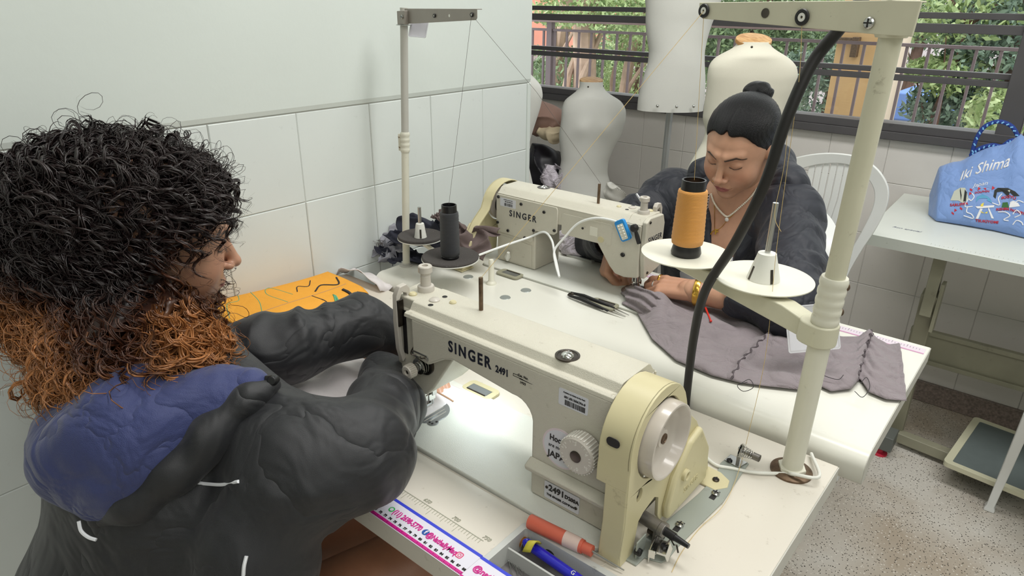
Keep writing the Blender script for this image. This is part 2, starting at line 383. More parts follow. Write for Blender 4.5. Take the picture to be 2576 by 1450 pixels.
for z0, z1 in ((ZS+.056, 1.187), (1.229, 1.349), (1.413, 1.6), (1.64, 2.25)):
    m = MB(); m.box((X0+.06, YB+.034, z0), (-.232, YB+.037, z1)); m.build('pane', gm, win, smooth=False)
# ================================================================ the sewing tables
def table_top(x0, x1, y0, y1, z, th, hole, extra=()):
    m = MB(); hx0, hx1, hy0, hy1 = hole
    m.prism([(x0, y0), (x1, y0), (x1, y1), (x0, y1)], 'z', z-th, z, holes=[rrect(hx0, hy0, hx1, hy1, .018, 3)[::-1]]+list(extra))
    return m
Z1, Z2 = .792, .815
BED = dict(x0=-.083, x1=.40, y0=-.083, y1=.097)
N1 = V(-.735, .668, Z1+.005); N2 = V(-.70, 1.298, Z2+.005)
# hole rectangles (world)
h1 = (N1.x+BED['x0']-.002, N1.x+BED['x1']+.002, N1.y+BED['y0']-.002, N1.y+BED['y1']+.002)
h2 = (N2.x-BED['x1']-.002, N2.x-BED['x0']+.002, N2.y-BED['y1']-.002, N2.y-BED['y0']+.002)
t1 = thing('sewing_table', 'beige sewing machine table nearest the camera, tape measure stuck along its front edge', 'table', (0, 0, 0))
T1 = (XL+.012, -.157, .445, .970); T2 = (-1.255, -.125, .982, 1.447)
TRAY = (-.438, -.19, .458, .562)
m = table_top(*T1, Z1, .034, h1, [rrect(TRAY[0], TRAY[2], TRAY[1], TRAY[3], .004, 2)[::-1]]); m.build('tabletop', M_lam1, t1, bevel=.0015)
m = MB(); m.box((T1[1], T1[2]+.001, Z1-.034), (T1[1]+.0015, T1[3]-.001, Z1-.001)); m.build('edge_band', M_edge, t1)
t2 = thing('sewing_table', 'white sewing machine table with a rounded front edge, grey cloth hanging over its end', 'table')
m = table_top(T2[0], T2[1], T2[2]+.03, T2[3], Z2, .03, h2)
m.build('tabletop', M_lam2, t2, bevel=.0012)
m = MB(); c = .024; ys = T2[2]+.0005
pr = [(T2[2]+.0305, Z2-.05), (ys+.004, Z2-.05), (ys, Z2-.046)]+[(ys+c-c*math.cos(a), Z2-c+c*math.sin(a)) for a in np.linspace(0, PI/2, 9)]+[(T2[2]+.0305, Z2)]
m.prism(pr, 'x', T2[0], T2[1]); m.build('rolled_edge', M_lam2, t2, ang=50)
m = MB(); m.prism([(a+(.001 if i else 0), b) for i, (a, b) in enumerate(pr[:-1])]+[(T2[3]-.001, Z2-.001), (T2[3]-.001, Z2-.03), (T2[2]+.04, Z2-.03)], 'x', T2[1], T2[1]+.0012); m.build('edge_band', M_edge, t2, smooth=False)
M_leg = mat('leg_paint', (150, 148, 128), .45, var=.12, vscale=10, dirt=(70, 62, 50), dscale=12, damt=.4)
M_legd = mat('grey_leg', (98, 102, 98), .5, var=.1)
def tleg(par, x, y0, y1, ztop):
    yc = (y0+y1)/2
    m = MB(); m.box((x-.02, yc-.02, .05), (x+.02, yc+.02, ztop-.034)); m.build('leg', M_leg, par, bevel=.003)
    m = MB(); m.box((x-.025, y0+.03, .035), (x+.025, y1-.03, .07)); m.build('foot_bar', M_leg, par, bevel=.004)
    m = MB(); m.box((x-.02, y0+.05, ztop-.06), (x+.02, y1-.05, ztop-.034)); m.build('top_bracket', M_leg, par, bevel=.003)
    for yy in (y0+.06, y1-.06):
        m = MB(); m.cyl((x, yy, .0), (x, yy, .036), .016, .012, 16); m.build('foot_pad', M_black, par)
tleg(t1, -.30, T1[2], T1[3], Z1); tleg(t1, -1.25, T1[2], T1[3], Z1)
tleg(t2, -1.15, T2[2], T2[3], Z2); tleg(t2, -.28, T2[2], T2[3], Z2)
m = MB(); m.box((-1.15, 1.2, .12), (-.28, 1.225, .16)); m.build('stretcher', M_leg, t2, bevel=.003)
m = MB(); m.box((-1.25, .7, .12), (-.30, .725, .16)); m.build('stretcher', M_leg, t1, bevel=.003)
# ================================================================ industrial sewing machines
M_mach = mat('machine_enamel', (205, 201, 186), .42, bump=.35, bscale=900, var=.05, vscale=14, dirt=(120, 104, 82), dscale=55, damt=.45)
M_bed = mat('bed_enamel', (218, 219, 210), .35, bump=.3, bscale=700, var=.03, vscale=10)
M_cream = mat('cream_plastic', (206, 197, 158), .4, var=.06, vscale=9, dirt=(110, 92, 60), dscale=28, damt=.4)
M_grey = mat('warm_grey_plastic', (196, 190, 180), .35, var=.04)
M_wheel = mat('grey_wheel_enamel', (196, 188, 178), .25, var=.05, coat=.3)
M_plate = mat('steel_plate', (168, 172, 176), .3, .9)
M_chrome = mat('chrome', (215, 215, 212), .12, 1)
M_ink = mat('navy_ink', (26, 30, 44), .5)
M_inkb = mat('black_ink', (28, 26, 26), .5)
M_inkf = mat('faded_ink', (120, 112, 100), .6)
M_stick = mat('paper_sticker', (214, 216, 222), .4)
M_pink = mat('pinkish_sticker', (220, 206, 210), .35)
M_alu = mat('cast_aluminium', (140, 136, 132), .4, .8, var=.2, vscale=40)
M_winder = mat('grey_green_enamel', (160, 166, 158), .35, .2, var=.06, vscale=14, dirt=(90, 80, 64), dscale=40, damt=.35)
FR = lambda x, y, z: frame((x, y, z), (1, 0, 0), (0, -1, 0))      # text facing -y
BK = lambda x, y, z: frame((x, y, z), (-1, 0, 0), (0, 1, 0))      # text facing +y
def screw(par, p, nrm, r=.004, mt=None, name='screw', cross=True):
    p = Vector(p); nrm = Vector(nrm).normalized(); m = MB(); M = frame(p, (1, 0, 0) if abs(nrm.x) < .9 else (0, 1, 0), nrm)
    m.lathe([(r, 0), (r, r*.35), (r*.75, r*.6), (.0001, r*.65)], 14, M)
    m.box((-r*.75, -r*.12, r*.6), (r*.75, r*.12, r*.72), 1, M)
    if cross: m.box((-r*.12, -r*.75, r*.6), (r*.12, r*.75, r*.72), 1, M)
    return m.build(name, [mt or M_steel, M_inkb], par)
def machine(name, label, loc, rz, front):
    t = thing(name, label, 'sewing machine', loc, rz)
    # bed
    m = MB(); b = BED
    m.prism(rrect(b['x0'], b['y0'], b['x1'], b['y1'], .016, 4), 'z', -.035, 0); m.build('bed', M_bed, t, bevel=.002)
    # throat plate, needle plate, slide plate
    m = MB(); m.prism(circ(0.002, -.003, .037, 36), 'z', -.001, .0012); 
    m.build('needle_plate', M_plate, t, bevel=.0005)
    for k in range(-4, 5):
        m = MB(); m.box((k*.007-.0006, -.036+abs(k)*.002, .0012), (k*.007+.0006, -.010 if abs(k) < 2 else .03-abs(k)*.004, .0015)); m.build('guide_line', M_grey, t, smooth=False)
    m = MB(); m.prism(circ(.034, -.022, .0095, 20), 'z', 0, .0014); pl = m.build('oil_plug', M_plate, t, bevel=.0004)
    for dx, dy in ((-.004, -.004), (.004, .004), (.002, -.004)):
        m = MB(); m.cyl((.034+dx, -.022+dy, .0013), (.034+dx, -.022+dy, .0017), .0022, n=10); m.build('plug_hole', M_inkb, pl)
    # feed area + presser foot
    m = MB(); m.box((-.006, -.03, .0013), (.006, .02, .0035)); m.box((-.004, -.034, .0025), (-.0005, -.01, .0035)); m.box((.0005, -.034, .0025), (.004, -.01, .0035))
    m.box((-.0035, -.012, .003), (.0035, .006, .014)); m.build('presser_foot', M_chrome, t, bevel=.0006)
    m = MB(); m.cyl((.0, .008, .01), (.0, .008, .075), .0042, n=14); m.box((-.006, -.002, .02), (.006, .012, .032)); m.build('presser_bar', M_chrome, t, bevel=.0005)
    m = MB(); m.cyl((0, -.006, .03), (0, -.006, .08), .0036, n=12); m.cyl((0, -.006, .022), (0, -.006, .032), .0052, n=12); m.build('needle_bar', M_chrome, t)
    m = MB(); m.cyl((0, -.006, .002), (0, -.006, .024), .0005, .0009, n=8); m.build('needle', M_steel, t)
    m = MB(); m.box((.007, .002, .03), (.010, .012, .068)); m.box((.006, -.004, .052), (.012, .006, .06)); m.build('presser_guide', M_steel, t, bevel=.0008)
    # body: pillar + arm silhouette
    ztop = .200; pb = .262
    prof = [(pb, 0), (.385, 0), (.385, ztop), (.027, ztop), (.027, .135), (.06, .130), (.095, .152), (.115, .158), (.17, .152), (.225, .146)] + arc(.232, .116, .030, 85, 5, 5) + [(pb, .1)]
    m = MB(); m.prism(prof, 'y', -.053, .050); body = m.build('arm_and_pillar', M_mach, t, bevel=.0045, seg=3)
    # head block (set back a little) with sloping jaw
    hd = [(-.024, .062), (.010, .055), (.034, .058), (.05, .075), (.10, .150), (.10, .199), (-.024, .199)]
    m = MB(); m.prism(hd, 'y', -.034, .0505); m.build('head', M_mach, t, bevel=.004, seg=3)
    # top lid with stepped shoulder
    sec = [(-.053, .198), (-.0515, .2035), (-.047, .2055), (-.0425, .2045), (-.040, .205), (-.0335, .2155), (-.030, .217), (.030, .217), (.036, .214), (.044, .204), (.050, .200), (.050, .198)]
    m = MB(); m.prism(sec, 'x', .012, .384); m.build('top_lid', M_mach, t, bevel=.0016, seg=2)
    m = MB(); m.prism([(-.030, .196), (-.030, .2165), (.030, .2165), (.050, .198)], 'x', -.0245, .014); m.build('head_lid', M_mach, t, bevel=.003, seg=2)
    # face plate at the needle end
    m = MB(); m.prism([(-.028, .075), (.040, .060), (.049, .12), (.049, .208), (.035, .217), (-.024, .214), (-.033, .19)], 'x', -.036, -.0245); m.build('face_plate', M_mach, t, bevel=.003, seg=3)
    text('SINGER', .020, frame((-.0362, .008, .160), (0, -1, 0), (-1, 0, 0)), M_ink, t, xs=.78, sp=1.2, bold=.0002)
    for q in ((.036, .207), (.030, .075)): screw(t, (-.0361, q[0], q[1]), (-1, 0, 0), .0035, M_dsteel)
    # rear cover plate with screws
    rp = [(.385, .118), (.385, .197), (.20, .197), (.196, .19), (.196, .128), (.205, .120), (.258, .118), (.268, .112), (.268, .086), (.275, .080), (.30, .085), (.375, .088)]
    m = MB(); m.prism(rp, 'y', .050, .0535); rc = m.build('rear_cover', M_mach, t, bevel=.001)
    for q in ((.378, .19), (.305, .184), (.235, .177), (.203, .133), (.265, .118), (.292, .09), (.38, .115), (.346, .098)): screw(t, (q[0], .0536, q[1]), (0, 1, 0), .0042, M_black, cross=False)
    text('SINGER', .025, BK(.300, .0540, .150), M_ink, t, xs=.8, sp=1.35, bold=.0003)
    text('THE SINGER COMPANY', .0052, BK(.325, .0504, .04), M_inkf, t)
    m = MB(); m.prism([(.375, .006), (.272, .006), (.272, .072), (.375, .078)], 'y', .050, .0512); m.build('lower_rear_cover', M_mach, t, bevel=.0006)
    m = MB(); m.prism(rrect(.048, .128, .185, .185, .006, 3), 'y', .050, .0513); m.build('side_cover', M_mach, t, bevel=.0006)
    screw(t, (.125, .0515, .158), (0, 1, 0), .003, M_black, cross=False); screw(t, (.016, .051, .115), (0, 1, 0), .0055, M_black)
    m = MB(); m.cyl((.075, .0512, .14), (.075, .0525, .14), .008, n=20); m.build('round_button', M_cream, t)
    # ledge on the pillar front
    m = MB(); m.prism([(-.053, .046), (-.066, .048), (-.068, .056), (-.053, .064)], 'x', .262, .393); m.build('pillar_ledge', M_mach, t, bevel=.002)
    # stitch dial
    if front:
        dc = V(.350, 0, .117); Mx = frame((dc.x, -.053, dc.z), (1, 0, 0), (0, -1, 0))
        m = MB(); m.lathe([(.022, 0), (.0262, .002), (.0262, .020), (.0240, .0225), (.0001, .0225)], 48, Mx); d = m.build('stitch_dial', M_grey, t, ang=40)
        m = MB()
        for k in range(36):
            a = 2*PI*k/36; R = Mx @ Matrix.Rotation(a, 4, 'Z'); m.box((.0250, -.0008, .003), (.0270, .0008, .0205), 0, R)
        m.build('grip_ridges', M_white, d, smooth=False, kind='stuff')
        m = MB(); m.lathe([(.008, .022), (.008, .0238), (.0072, .0241), (.0001, .0236)], 24, Mx); m.build('dial_screw', M_dsteel, d)
        for k, s_ in enumerate('012345'):
            a = math.radians(-100-62*k+20); R = Mx @ Matrix.Translation((.0180*math.cos(a), .0180*math.sin(a), .0226)) @ Matrix.Rotation(a-PI/2, 4, 'Z'); text(s_, .0072, R, M_white, d, depth=.0002)
        m = MB()
        for k in range(26):
            a = math.radians(-80-14*k*.9); R = Mx @ Matrix.Rotation(a, 4, 'Z')
            if k % 4: m.box((.0195, -.0003, .0225), (.0225, .0003, .0228), 0, R)
        m.build('dial_marks', M_white, d, smooth=False, kind='stuff')
        # round sticker
        m = MB(); m.prism(circ(.312, .098, .030, 40), 'y', -.0536, -.053); s1 = m.build('round_sticker', M_pink, t, label='round pale sticker with black lettering')
        m = MB(); m.prism(circ(.312, .098, .0272, 40), 'y', -.0539, -.0535); m.build('sticker_face', M_stick, s1)
        text('Hooks', .0125, FR(.308, -.054, .110), M_inkb, s1, bold=.0003, xs=.85); text('are made in', .0075, FR(.310, -.054, .098), M_inkb, s1); text('JAPAN', .0135, FR(.311, -.054, .084), M_inkb, s1, bold=.0003)
        # number plate
        m = MB(); m.prism(rrect(.288, .008, .346, .036, .002, 2), 'y', -.0545, -.053); p1 = m.build('number_plate', M_stick, t, label='white metal plate numbered 2491 D200A', bevel=.0003)
        text('2491', .0135, FR(.309, -.0549, .0275), M_inkb, p1, bold=.0003); text('D200A', .0078, FR(.334, -.0549, .0265), M_inkb, p1, bold=.0002); text('THE SINGER COMPANY', .0046, FR(.317, -.0549, .0155), M_inkb, p1)
        for q in ((.2925, .0265), (.3415, .017)): screw(p1, (q[0], -.0546, q[1]), (0, -1, 0), .0022, M_dsteel)
        # arm lettering
        text('SINGER', .0245, FR(.148, -.0533, .1800), M_ink, t, bold=.0006, xs=.82, sp=1.3); text('2491', .0145, FR(.2095, -.0533, .1765), M_ink, t, bold=.0004, xs=.82)
        text('Cat. No.', .0052, FR(.246, -.0533, .182), M_inkb, t); text('1933', .0052, FR(.246, -.0533, .172), M_inkb, t)
        m = MB(); m.box((.229, -.0534, .1775), (.246, -.053, .1781)); m.box((.229, -.0534, .1808), (.24, -.053, .1814)); m.box((.229, -.0534, .1775), (.2296, -.053, .1814)); m.prism([(.24, .1781), (.262, .1765), (.24, .1765)], 'y', -.0534, -.053); m.build('pen_mark', M_inkb, t, smooth=False)
        # stickers
        m = MB(); m.prism(rrect(.305, .1655, .350, .190, .002, 2), 'y', -.0535, -.053); s2 = m.build('barcode_sticker', M_stick, t, label='pale barcode sticker')
        text('001.051506296-0', .0046, FR(.330, -.0538, .1795), M_inkb, s2); text('Prefeitura da Cidade de Sao Paulo', .0024, FR(.329, -.0538, .186), M_inkb, s2)
        m = MB(); x = .315
        while x < .345:
            w = random.choice((.0004, .0008, .0013)); m.box((x, -.0538, .168), (x+w, -.0534, .1755)); x += w+random.choice((.0005, .0009))
        m.build('barcode', M_inkb, s2, smooth=False)
        # tension discs and knob on the jaw front
        Mt = frame((.036, -.034, .118), (1, 0, 0), (0, -1, 0))
        m = MB(); m.lathe([(.019, -.001), (.019, .004), (.016, .006), (.0001, .006)], 32, Mt); m.build('tension_base', M_dsteel, t)
        for k in range(3):
            m = MB(); m.lathe([(.004, .0065+k*.0035), (.0150-k*.001, .0075+k*.0035), (.0150-k*.001, .0085+k*.0035), (.004, .0095+k*.0035)], 28, Mt, closed=True); m.build('tension_disc', M_chrome, t)
        m = MB(); m.tube([Mt @ V(.007*math.cos(a), .007*math.sin(a), .016+.0022*a/6.28) for a in np.linspace(0, 6.28*4, 60)], .0007, 5); m.build('tension_spring', M_steel, t)
        m = MB(); m.lathe([(.009, .026), (.0105, .027), (.0105, .039), (.0095, .0405), (.005, .0405), (.005, .038), (.0001, .038)], 28, Mt)
        for k in range(22):
            R = Mt @ Matrix.Rotation(2*PI*k/22, 4, 'Z'); m.box((.0095, -.0006, .0275), (.0115, .0006, .039), 0, R)
        m.build('tension_knob', M_grey, t, ang=30)
        m = MB(); m.cyl(Mt @ V(0, 0, .0), Mt @ V(0, 0, .0385), .003, n=10); m.build('tension_post', M_dsteel, t)
        # thread guide slots and take-up guard
        m = MB(); m.prism(rrect(.028, .1375, .064, .1475, .004, 3), 'y', -.0545, -.0525, holes=[rrect(.031, .140, .061, .145, .002, 2)[::-1]]); m.build('thread_guide', M_steel, t, bevel=.0003)
        m = MB(); m.tube(spline([(.022, -.045, .146), (.03, -.058, .142), (.04, -.05, .139), (.052, -.058, .142), (.058, -.054, .143)], 5), .0012, 6); m.build('guide_wire', M_dsteel, t)
        m = MB(); m.box((-.012, -.0352, .12), (-.004, -.034, .196)); m.build('takeup_slot', M_inkb, t, smooth=False)
    # take-up guard loop (sticks up over the head)
    gp = [(-.040, .105), (-.046, .13), (-.048, .18), (-.046, .222), (-.038, .235), (-.024, .236), (-.018, .228), (-.018, .205), (-.024, .205), (-.025, .221), (-.034, .225), (-.039, .215), (-.040, .18), (-.038, .13), (-.033, .112)]
    m = MB(); m.prism([(a, b_) for a, b_ in gp], 'x', -.020, -.010); m.build('takeup_guard', M_grey, t, bevel=.0015)
    m = MB(); m.box((-.014, -.046, .17), (-.008, -.034, .215)); m.build('takeup_lever', M_dsteel, t, bevel=.001)
    # top fittings
    zt = .217
    m = MB(); m.lathe([(.0135, -.003), (.0135, .006), (.0125, .008), (.0085, .0085), (.0078, .022), (.0082, .024), (.0075, .026), (.0085, .030), (.0112, .031), (.0112, .040), (.0100, .0415), (.005, .0415), (.005, .038), (.0001, .038)], 28, Matrix.Translation((-.004, .010, zt)))
    m.build('pressure_screw', M_grey, t, ang=30)
    for p, r in (((.036, -.010), .0085), ((.052, .024) if 0 else (.0635, .002), .0055), ((-.006, -.016), .0065)):
        m = MB(); m.lathe([(r, -.002), (r, .0015), (r*.7, .0035), (.0001, .0042)], 24, Matrix.Translation((p[0], p[1], zt))); m.build('round_button', M_grey if r > .007 else M_cream, t)
    for p in ((.038, .010), (.044, -.026)):
        m = MB(); m.lathe([(.0042, 0), (.0042, .0006), (.003, .0006), (.003, .0003), (.0001, .0003)], 16, Matrix.Translation((p[0], p[1], zt-.0002))); m.build('oil_hole', M_inkb, t)
    m = MB(); m.cyl((.113, .011, zt-.002), (.113, .011, zt+.052), .0033, n=14); m.build('thread_pin', M_rust, t)
    Mo = Matrix.Translation((.293, -.020+.0, zt))
    m = MB(); m.lathe([(.0165, -.001), (.0165, .001), (.0135, .0014), (.0128, .0006), (.0001, .0004)], 32, Mo); ow = m.build('oil_window', M_dsteel, t)
    m = MB(); m.sphere((.293, -.020, zt+.0005), (.009, .009, .0045), 16, 8); m.build('window_dome', M_chrome, ow)
    m = MB(); m.tube([(.293, -.012, zt+.002), (.293, -.018, zt+.006), (.296, -.026, zt+.003)], .001, 6); m.build('wire_tip', M_steel, ow)
    # handwheel
    wx = .446; cy, cz = -.013, .150
    Mw = frame((wx, cy, cz), (0, 1, 0), (1, 0, 0))
    m = MB(); m.lathe([(.0001, -.03), (.040, -.03), (.0505, -.028), (.0505, -.006), (.0495, .001), (.0475, .0018), (.0455, .0005), (.0435, -.012), (.036, -.018), (.018, -.019), (.0125, -.016), (.0115, -.011), (.009, -.0105), (.0001, -.0105)], 56, Mw); hw = m.build('handwheel', M_wheel, t, ang=60)
    m = MB(); m.lathe([(.007, -.0108), (.007, -.009), (.005, -.0085), (.0045, -.0095), (.0001, -.0098)], 20, Mw); m.build('wheel_bolt', M_rust, hw)
    for a, l in ((100, .018), (235, .018)):
        R = Mw @ Matrix.Rotation(math.radians(a), 4, 'Z'); m = MB(); m.lathe([(.0028, -.0185), (.0028, -.0178), (.0001, -.0178)], 12, R @ Matrix.Translation((l+.004, 0, 0))); m.build('wheel_hole', M_inkb, hw)
    m = MB(); m.cyl((.380, cy, cz), (.425, cy, cz), .036, n=32); m.build('pulley_hub', M_inkb, t)
    # belt cover
    x0, x1 = .392, .431; xc = .388 if front else .402
    front_y = -.085
    circ_top = [(cy+.070*math.cos(a), cz+.070*math.sin(a)) for a in np.radians(np.linspace(190, 20, 16))]
    out = [(.140, .001), (.045, .001), (.014, .003), (.005, .016), (.002, .048), (-.010, .056), (-.036, .050), (-.048, .042), (-.052, .020), (-.054, .0), (-.058, -.004), (-.086, -.004), (-.088, .012), (-.082, .055), (-.0825, .098), (-.0830, .13)] + circ_top + [(.062, .150), (.096, .118), (.135, .062)]
    m = MB(); m.prism(out, 'x', x1-.005, x1, holes=[[(cy+.0535*math.cos(a), cz+.0535*math.sin(a)) for a in np.linspace(0, -2*PI, 40, endpoint=False)], [(-.052+.007*math.cos(a), .086+.010*math.sin(a)) for a in np.linspace(0, -2*PI, 16, endpoint=False)]])
    cov = m.build('belt_cover', M_cream, t, bevel=.0016, seg=2, label='cream plastic belt cover')
    # rim wall of cover (front leg and barrel)
    rim = [(-.070, -.003), (-.086, -.004), (-.088, .012), (-.082, .055)]
    m = MB(); m.prism([(-.088, -.004), (-.088, .012), (-.0835, .050), (-.0835, .108), (-.074, .108), (-.066, .050), (-.056, .004), (-.056, -.004)], 'x', .399, x1-.001); m.build('cover_leg', M_cream, cov, bevel=.002, seg=2)
    outer = [(-.0835, .106), (-.0835, .13)] + [(cy+.070*math.cos(a), cz+.070*math.sin(a)) for a in np.radians(np.linspace(190, 20, 16))]
    inner = [(a*(1-.05) - .0002, b_) for a, b_ in outer]
    inner = [(-.079, .106), (-.079, .13)] + [(cy+.066*math.cos(a), cz+.066*math.sin(a)) for a in np.radians(np.linspace(190, 20, 16))]
    m = MB(); m.prism(outer+inner[::-1], 'x', xc-.002, x1-.001); m.build('cover_barrel', M_cream, cov, bevel=.0015, ang=60)
    m = MB(); m.prism(rrect(.397, .163, .415, .175, .0055, 3), 'y', -.0842, -.0832); m.build('cover_slot', M_inkb, cov)
    # rear bulge of the cover, ring and mounting foot
    bul = [(.018, .003), (.014, .028), (.028, .066), (.066, .104), (.097, .112), (.132, .062), (.137, .003)]
    m = MB(); m.prism(bul, 'x', x1-.002, x1+.010); m.build('cover_bulge', M_cream, cov, bevel=.007, seg=3)
    m = MB(); Mr = frame((x1+.010, .052, .060), (0, 1, 0), (1, 0, 0)); m.lathe([(.0085, -.001), (.0085, .004), (.0065, .0055), (.0048, .004), (.0048, -.001)], 24, Mr, closed=True); m.build('cover_ring', M_cream, cov)
    text('SINGER', .013, frame((x1+.0102,   .078, .030), (0, 1, 0), (1, 0, 0)), M_cream, cov, depth=.0006)
    m = MB(); m.prism([(.395, .128), (x1+.028, .125), (x1+.040, .142), (x1+.036, .158), (x1+.018, .168), (.395, .172)], 'z', -.0045, -.0015); m.build('cover_foot', M_cream, cov, bevel=.001, seg=2)
    m = MB(); m.prism([(.138, -.002), (.128, .075), (.133, .075), (.160, .02), (.166, -.002)], 'x', .398, x1-.0006); m.build('cover_rear', M_cream, cov, bevel=.003, seg=2)
    sl = [(cy+.070*math.cos(a), cz+.070*math.sin(a)) for a in np.radians(np.linspace(40, 20, 3))] + [(.062, .150), (.096, .118), (.135, .062), (.140, .001)]
    si = [(a-.004, b_-.003) for a, b_ in sl]
    m = MB(); m.prism(sl+si[::-1], 'x', xc, x1-.001); m.build('cover_back_wall', M_cream, cov, bevel=.0012)
    screw(t, (x1+.020, .146, -.0015), (0, 0, 1), .005, M_dsteel)
    if not front:
        m = MB(); m.prism(rrect(.322, .166, .372, .190, .002, 2), 'y', .0535, .0539); s3 = m.build('barcode_sticker', M_stick, t, label='pale barcode sticker')
        text('Prefeitura de Sao Paulo', .003, BK(.346, .0541, .186), M_inkb, s3); text('001.051506312', .004, BK(.344, .0541, .1805), M_inkb, s3); m = MB(); x = .332
        while x < .358:
            w = random.choice((.0004, .0008, .0013)); m.box((x, .0539, .1685), (x+w, .0541, .1765)); x += w+random.choice((.0005, .0009))
        m.build('barcode', M_inkb, s3, smooth=False)
    # hinges at the rear seam
    for hx in (.0235, .295):
        m = MB(); m.prism(rrect(hx-.034, .088, hx+.034, .124, .010, 4), 'z', -.0045, .0006, holes=[rrect(hx-.024, .092, hx+.022, .113, .001, 1)[::-1]]); hg = m.build('hinge_frame', M_cream if front else M_leg, t, bevel=.0008)
        m = MB(); m.box((hx-.0235, .0925, -.004), (hx+.0215, .1125, .0002)); m.build('hinge_plate', M_plate, hg, smooth=False)
        m = MB(); m.cyl((hx-.022, .094, .0002), (hx+.020, .094, .0002), .0016, n=8); m.build('hinge_rod', M_dsteel, hg)
    return t
ma = machine('sewing_machine', 'large beige sewing machine in the foreground, 2491 on its arm', N1, 0, True)
mb_ = machine('sewing_machine', 'smaller-looking beige sewing machine behind, seen from its rear, white lamp cable over it', N2, PI, False)
mb_.scale = (1, 1, .885)
# ================================================================ thread stands
M_cpole = mat('cream_pole_paint', (206, 203, 180), .35, var=.05, vscale=20, dirt=(96, 84, 60), dscale=45, damt=.5)
M_wpole = mat('offwhite_pole_paint', (218, 216, 200), .35, var=.04, vscale=20, dirt=(96, 84, 60), dscale=35, damt=.4)
M_gpole = mat('grey_pole_paint', (186, 184, 176), .35, var=.04, vscale=20)
M_bar = mat('taupe_metal', (150, 144, 136), .35, .3, var=.08, vscale=20)
M_disc = mat('ivory_plastic', (226, 224, 208), .35, var=.05, vscale=20, dirt=(140, 130, 110), dscale=50, damt=.3)
M_felt = mat('dark_foam', (72, 68, 66), .95, bump=.8, bscale=500, dirt=(170, 165, 160), dscale=140, damt=.35)
M_spin = mat('white_plastic', (226, 226, 218), .35)
M_clear = bpy.data.materials.new('clear_plastic'); M_clear.use_nodes = True; b_ = M_clear.node_tree.nodes['Principled BSDF']
b_.inputs['Base Color'].default_value = (.85, .86, .88, 1); b_.inputs['Roughness'].default_value = .15; b_.inputs['Alpha'].default_value = .35
M_clear2 = bpy.data.materials.new('clear_rim'); M_clear2.use_nodes = True; b_ = M_clear2.node_tree.nodes['Principled BSDF']
b_.inputs['Base Color'].default_value = (.8, .8, .84, 1); b_.inputs['Roughness'].default_value = .2; b_.inputs['Alpha'].default_value = .6
def spindle(par, c, h=.036, r0=.022, r1=.012, pin=.075):
    m = MB(); M = Matrix.Translation(c)
    m.lathe([(r0, 0), (r0-.0005, .003), (r1+.001, h-.004), (r1, h), (.004, h+.001), (.0001, h+.001)], 28, M); s = m.build('spindle_cone', M_spin, par, ang=40)
    m = MB()
    for a in (-2.25, -.7, .8, 2.4):
        R = M @ Matrix.Rotation(a, 4, 'Z'); p = lambda z: r0-.0003+(r1-r0)*z/h
        m.add([R @ V(p(.0)+.0006, -.0022, .001), R @ V(p(0)+.0006, .0022, .001), R @ V(p(.022)+.0006, .0022, .022), R @ V(p(.022)+.0006, -.0022, .022)], [(0, 1, 2, 3)])
    m.build('cone_slot', M_dsteel, s, smooth=False)
    m = MB(); m.cyl(Vector(c)+V(0, 0, h), Vector(c)+V(0, 0, h+pin), .0042, n=14); m.build('spindle_pin', M_steel, par)
def disc(par, c, r, mt, felt=None):
    m = MB(); M = Matrix.Translation(c)
    m.lathe([(.0001, -.004), (r*.55, -.004), (r*.96, 0), (r, .0012), (r, .0028), (r*.97, .003), (r*.5, 0), (.0001, -.0005)], 56, M); d = m.build('spool_tray', mt, par, ang=40)
    if felt:
        m = MB(); m.lathe([(.0001, .0), (r*.5, .0005), (r*.93, .0035), (r*.985, .004), (r*.99, .0065), (r*.95, .009), (r*.5, .005), (r*.3, .0035), (.0001, .003)], 48, M); m.build('foam_pad', felt, d, ang=50)
def sleeve(par, a, b, r, mt, n=5):
    a = Vector(a); b = Vector(b); pts = []; rr = []
    for i in range(n*4+1):
        t = i/(n*4); pts.append(a.lerp(b, t)); rr.append(r+.0016*(abs(math.sin(PI*t*n))**.5)-.0006)
    m = MB(); m.tube(pts, rr, 28); return m.build('clamp_sleeve', mt, par, ang=60)
def eyelet(par, p, n_, r=.009, mt=M_rub):
    M = frame(p, (1, 0, 0), n_); m = MB(); m.lathe([(r, 0), (r*1.05, .0015), (r*.95, .003), (r*.62, .0032), (r*.55, 0)], 26, M); m.build('eyelet', mt, par)
    m = MB(); m.lathe([(r*.55, .0002), (r*.55, .0026), (r*.2, .0028), (r*.2, .0002)], 20, M, closed=True); m.build('eyelet_bush', M_spin, par)
# ---- near stand
B2 = at(1990, 1186, 'z', Z1); T2p = at(2253, 42, 'y', B2.y-.006); J0 = at(2073, 815, 'y', B2.y); J1 = at(2101, 697, 'y', B2.y-.001)
ax = (T2p-B2).normalized()
st = thing('thread_stand', 'tall cream thread stand with two ivory trays, orange cone on one', 'thread stand', B2); st_o = B2.copy()
def L(p): return Vector(p)-st_o
m = MB(); m.tube([L(B2), L(J0)], .0148, 28); m.build('lower_pole', M_wpole, st)
m = MB(); m.tube([L(J1)-ax*.02, L(T2p)+ax*.02], .0128, 28); m.build('upper_pole', M_cpole, st)
m = MB(); m.lathe([(.0145, 0), (.030, 0), (.030, .003), (.026, .0055), (.0145, .006)], 32); m.build('base_nut', M_rust, st)
m = MB(); m.lathe([(.0145, .005), (.0205, .005), (.0205, .010), (.0145, .011)], 6); m.build('pole_collar', M_wpole, st)
sleeve(st, L(J0)+ax*.0, L(J1), .0172, M_wpole)
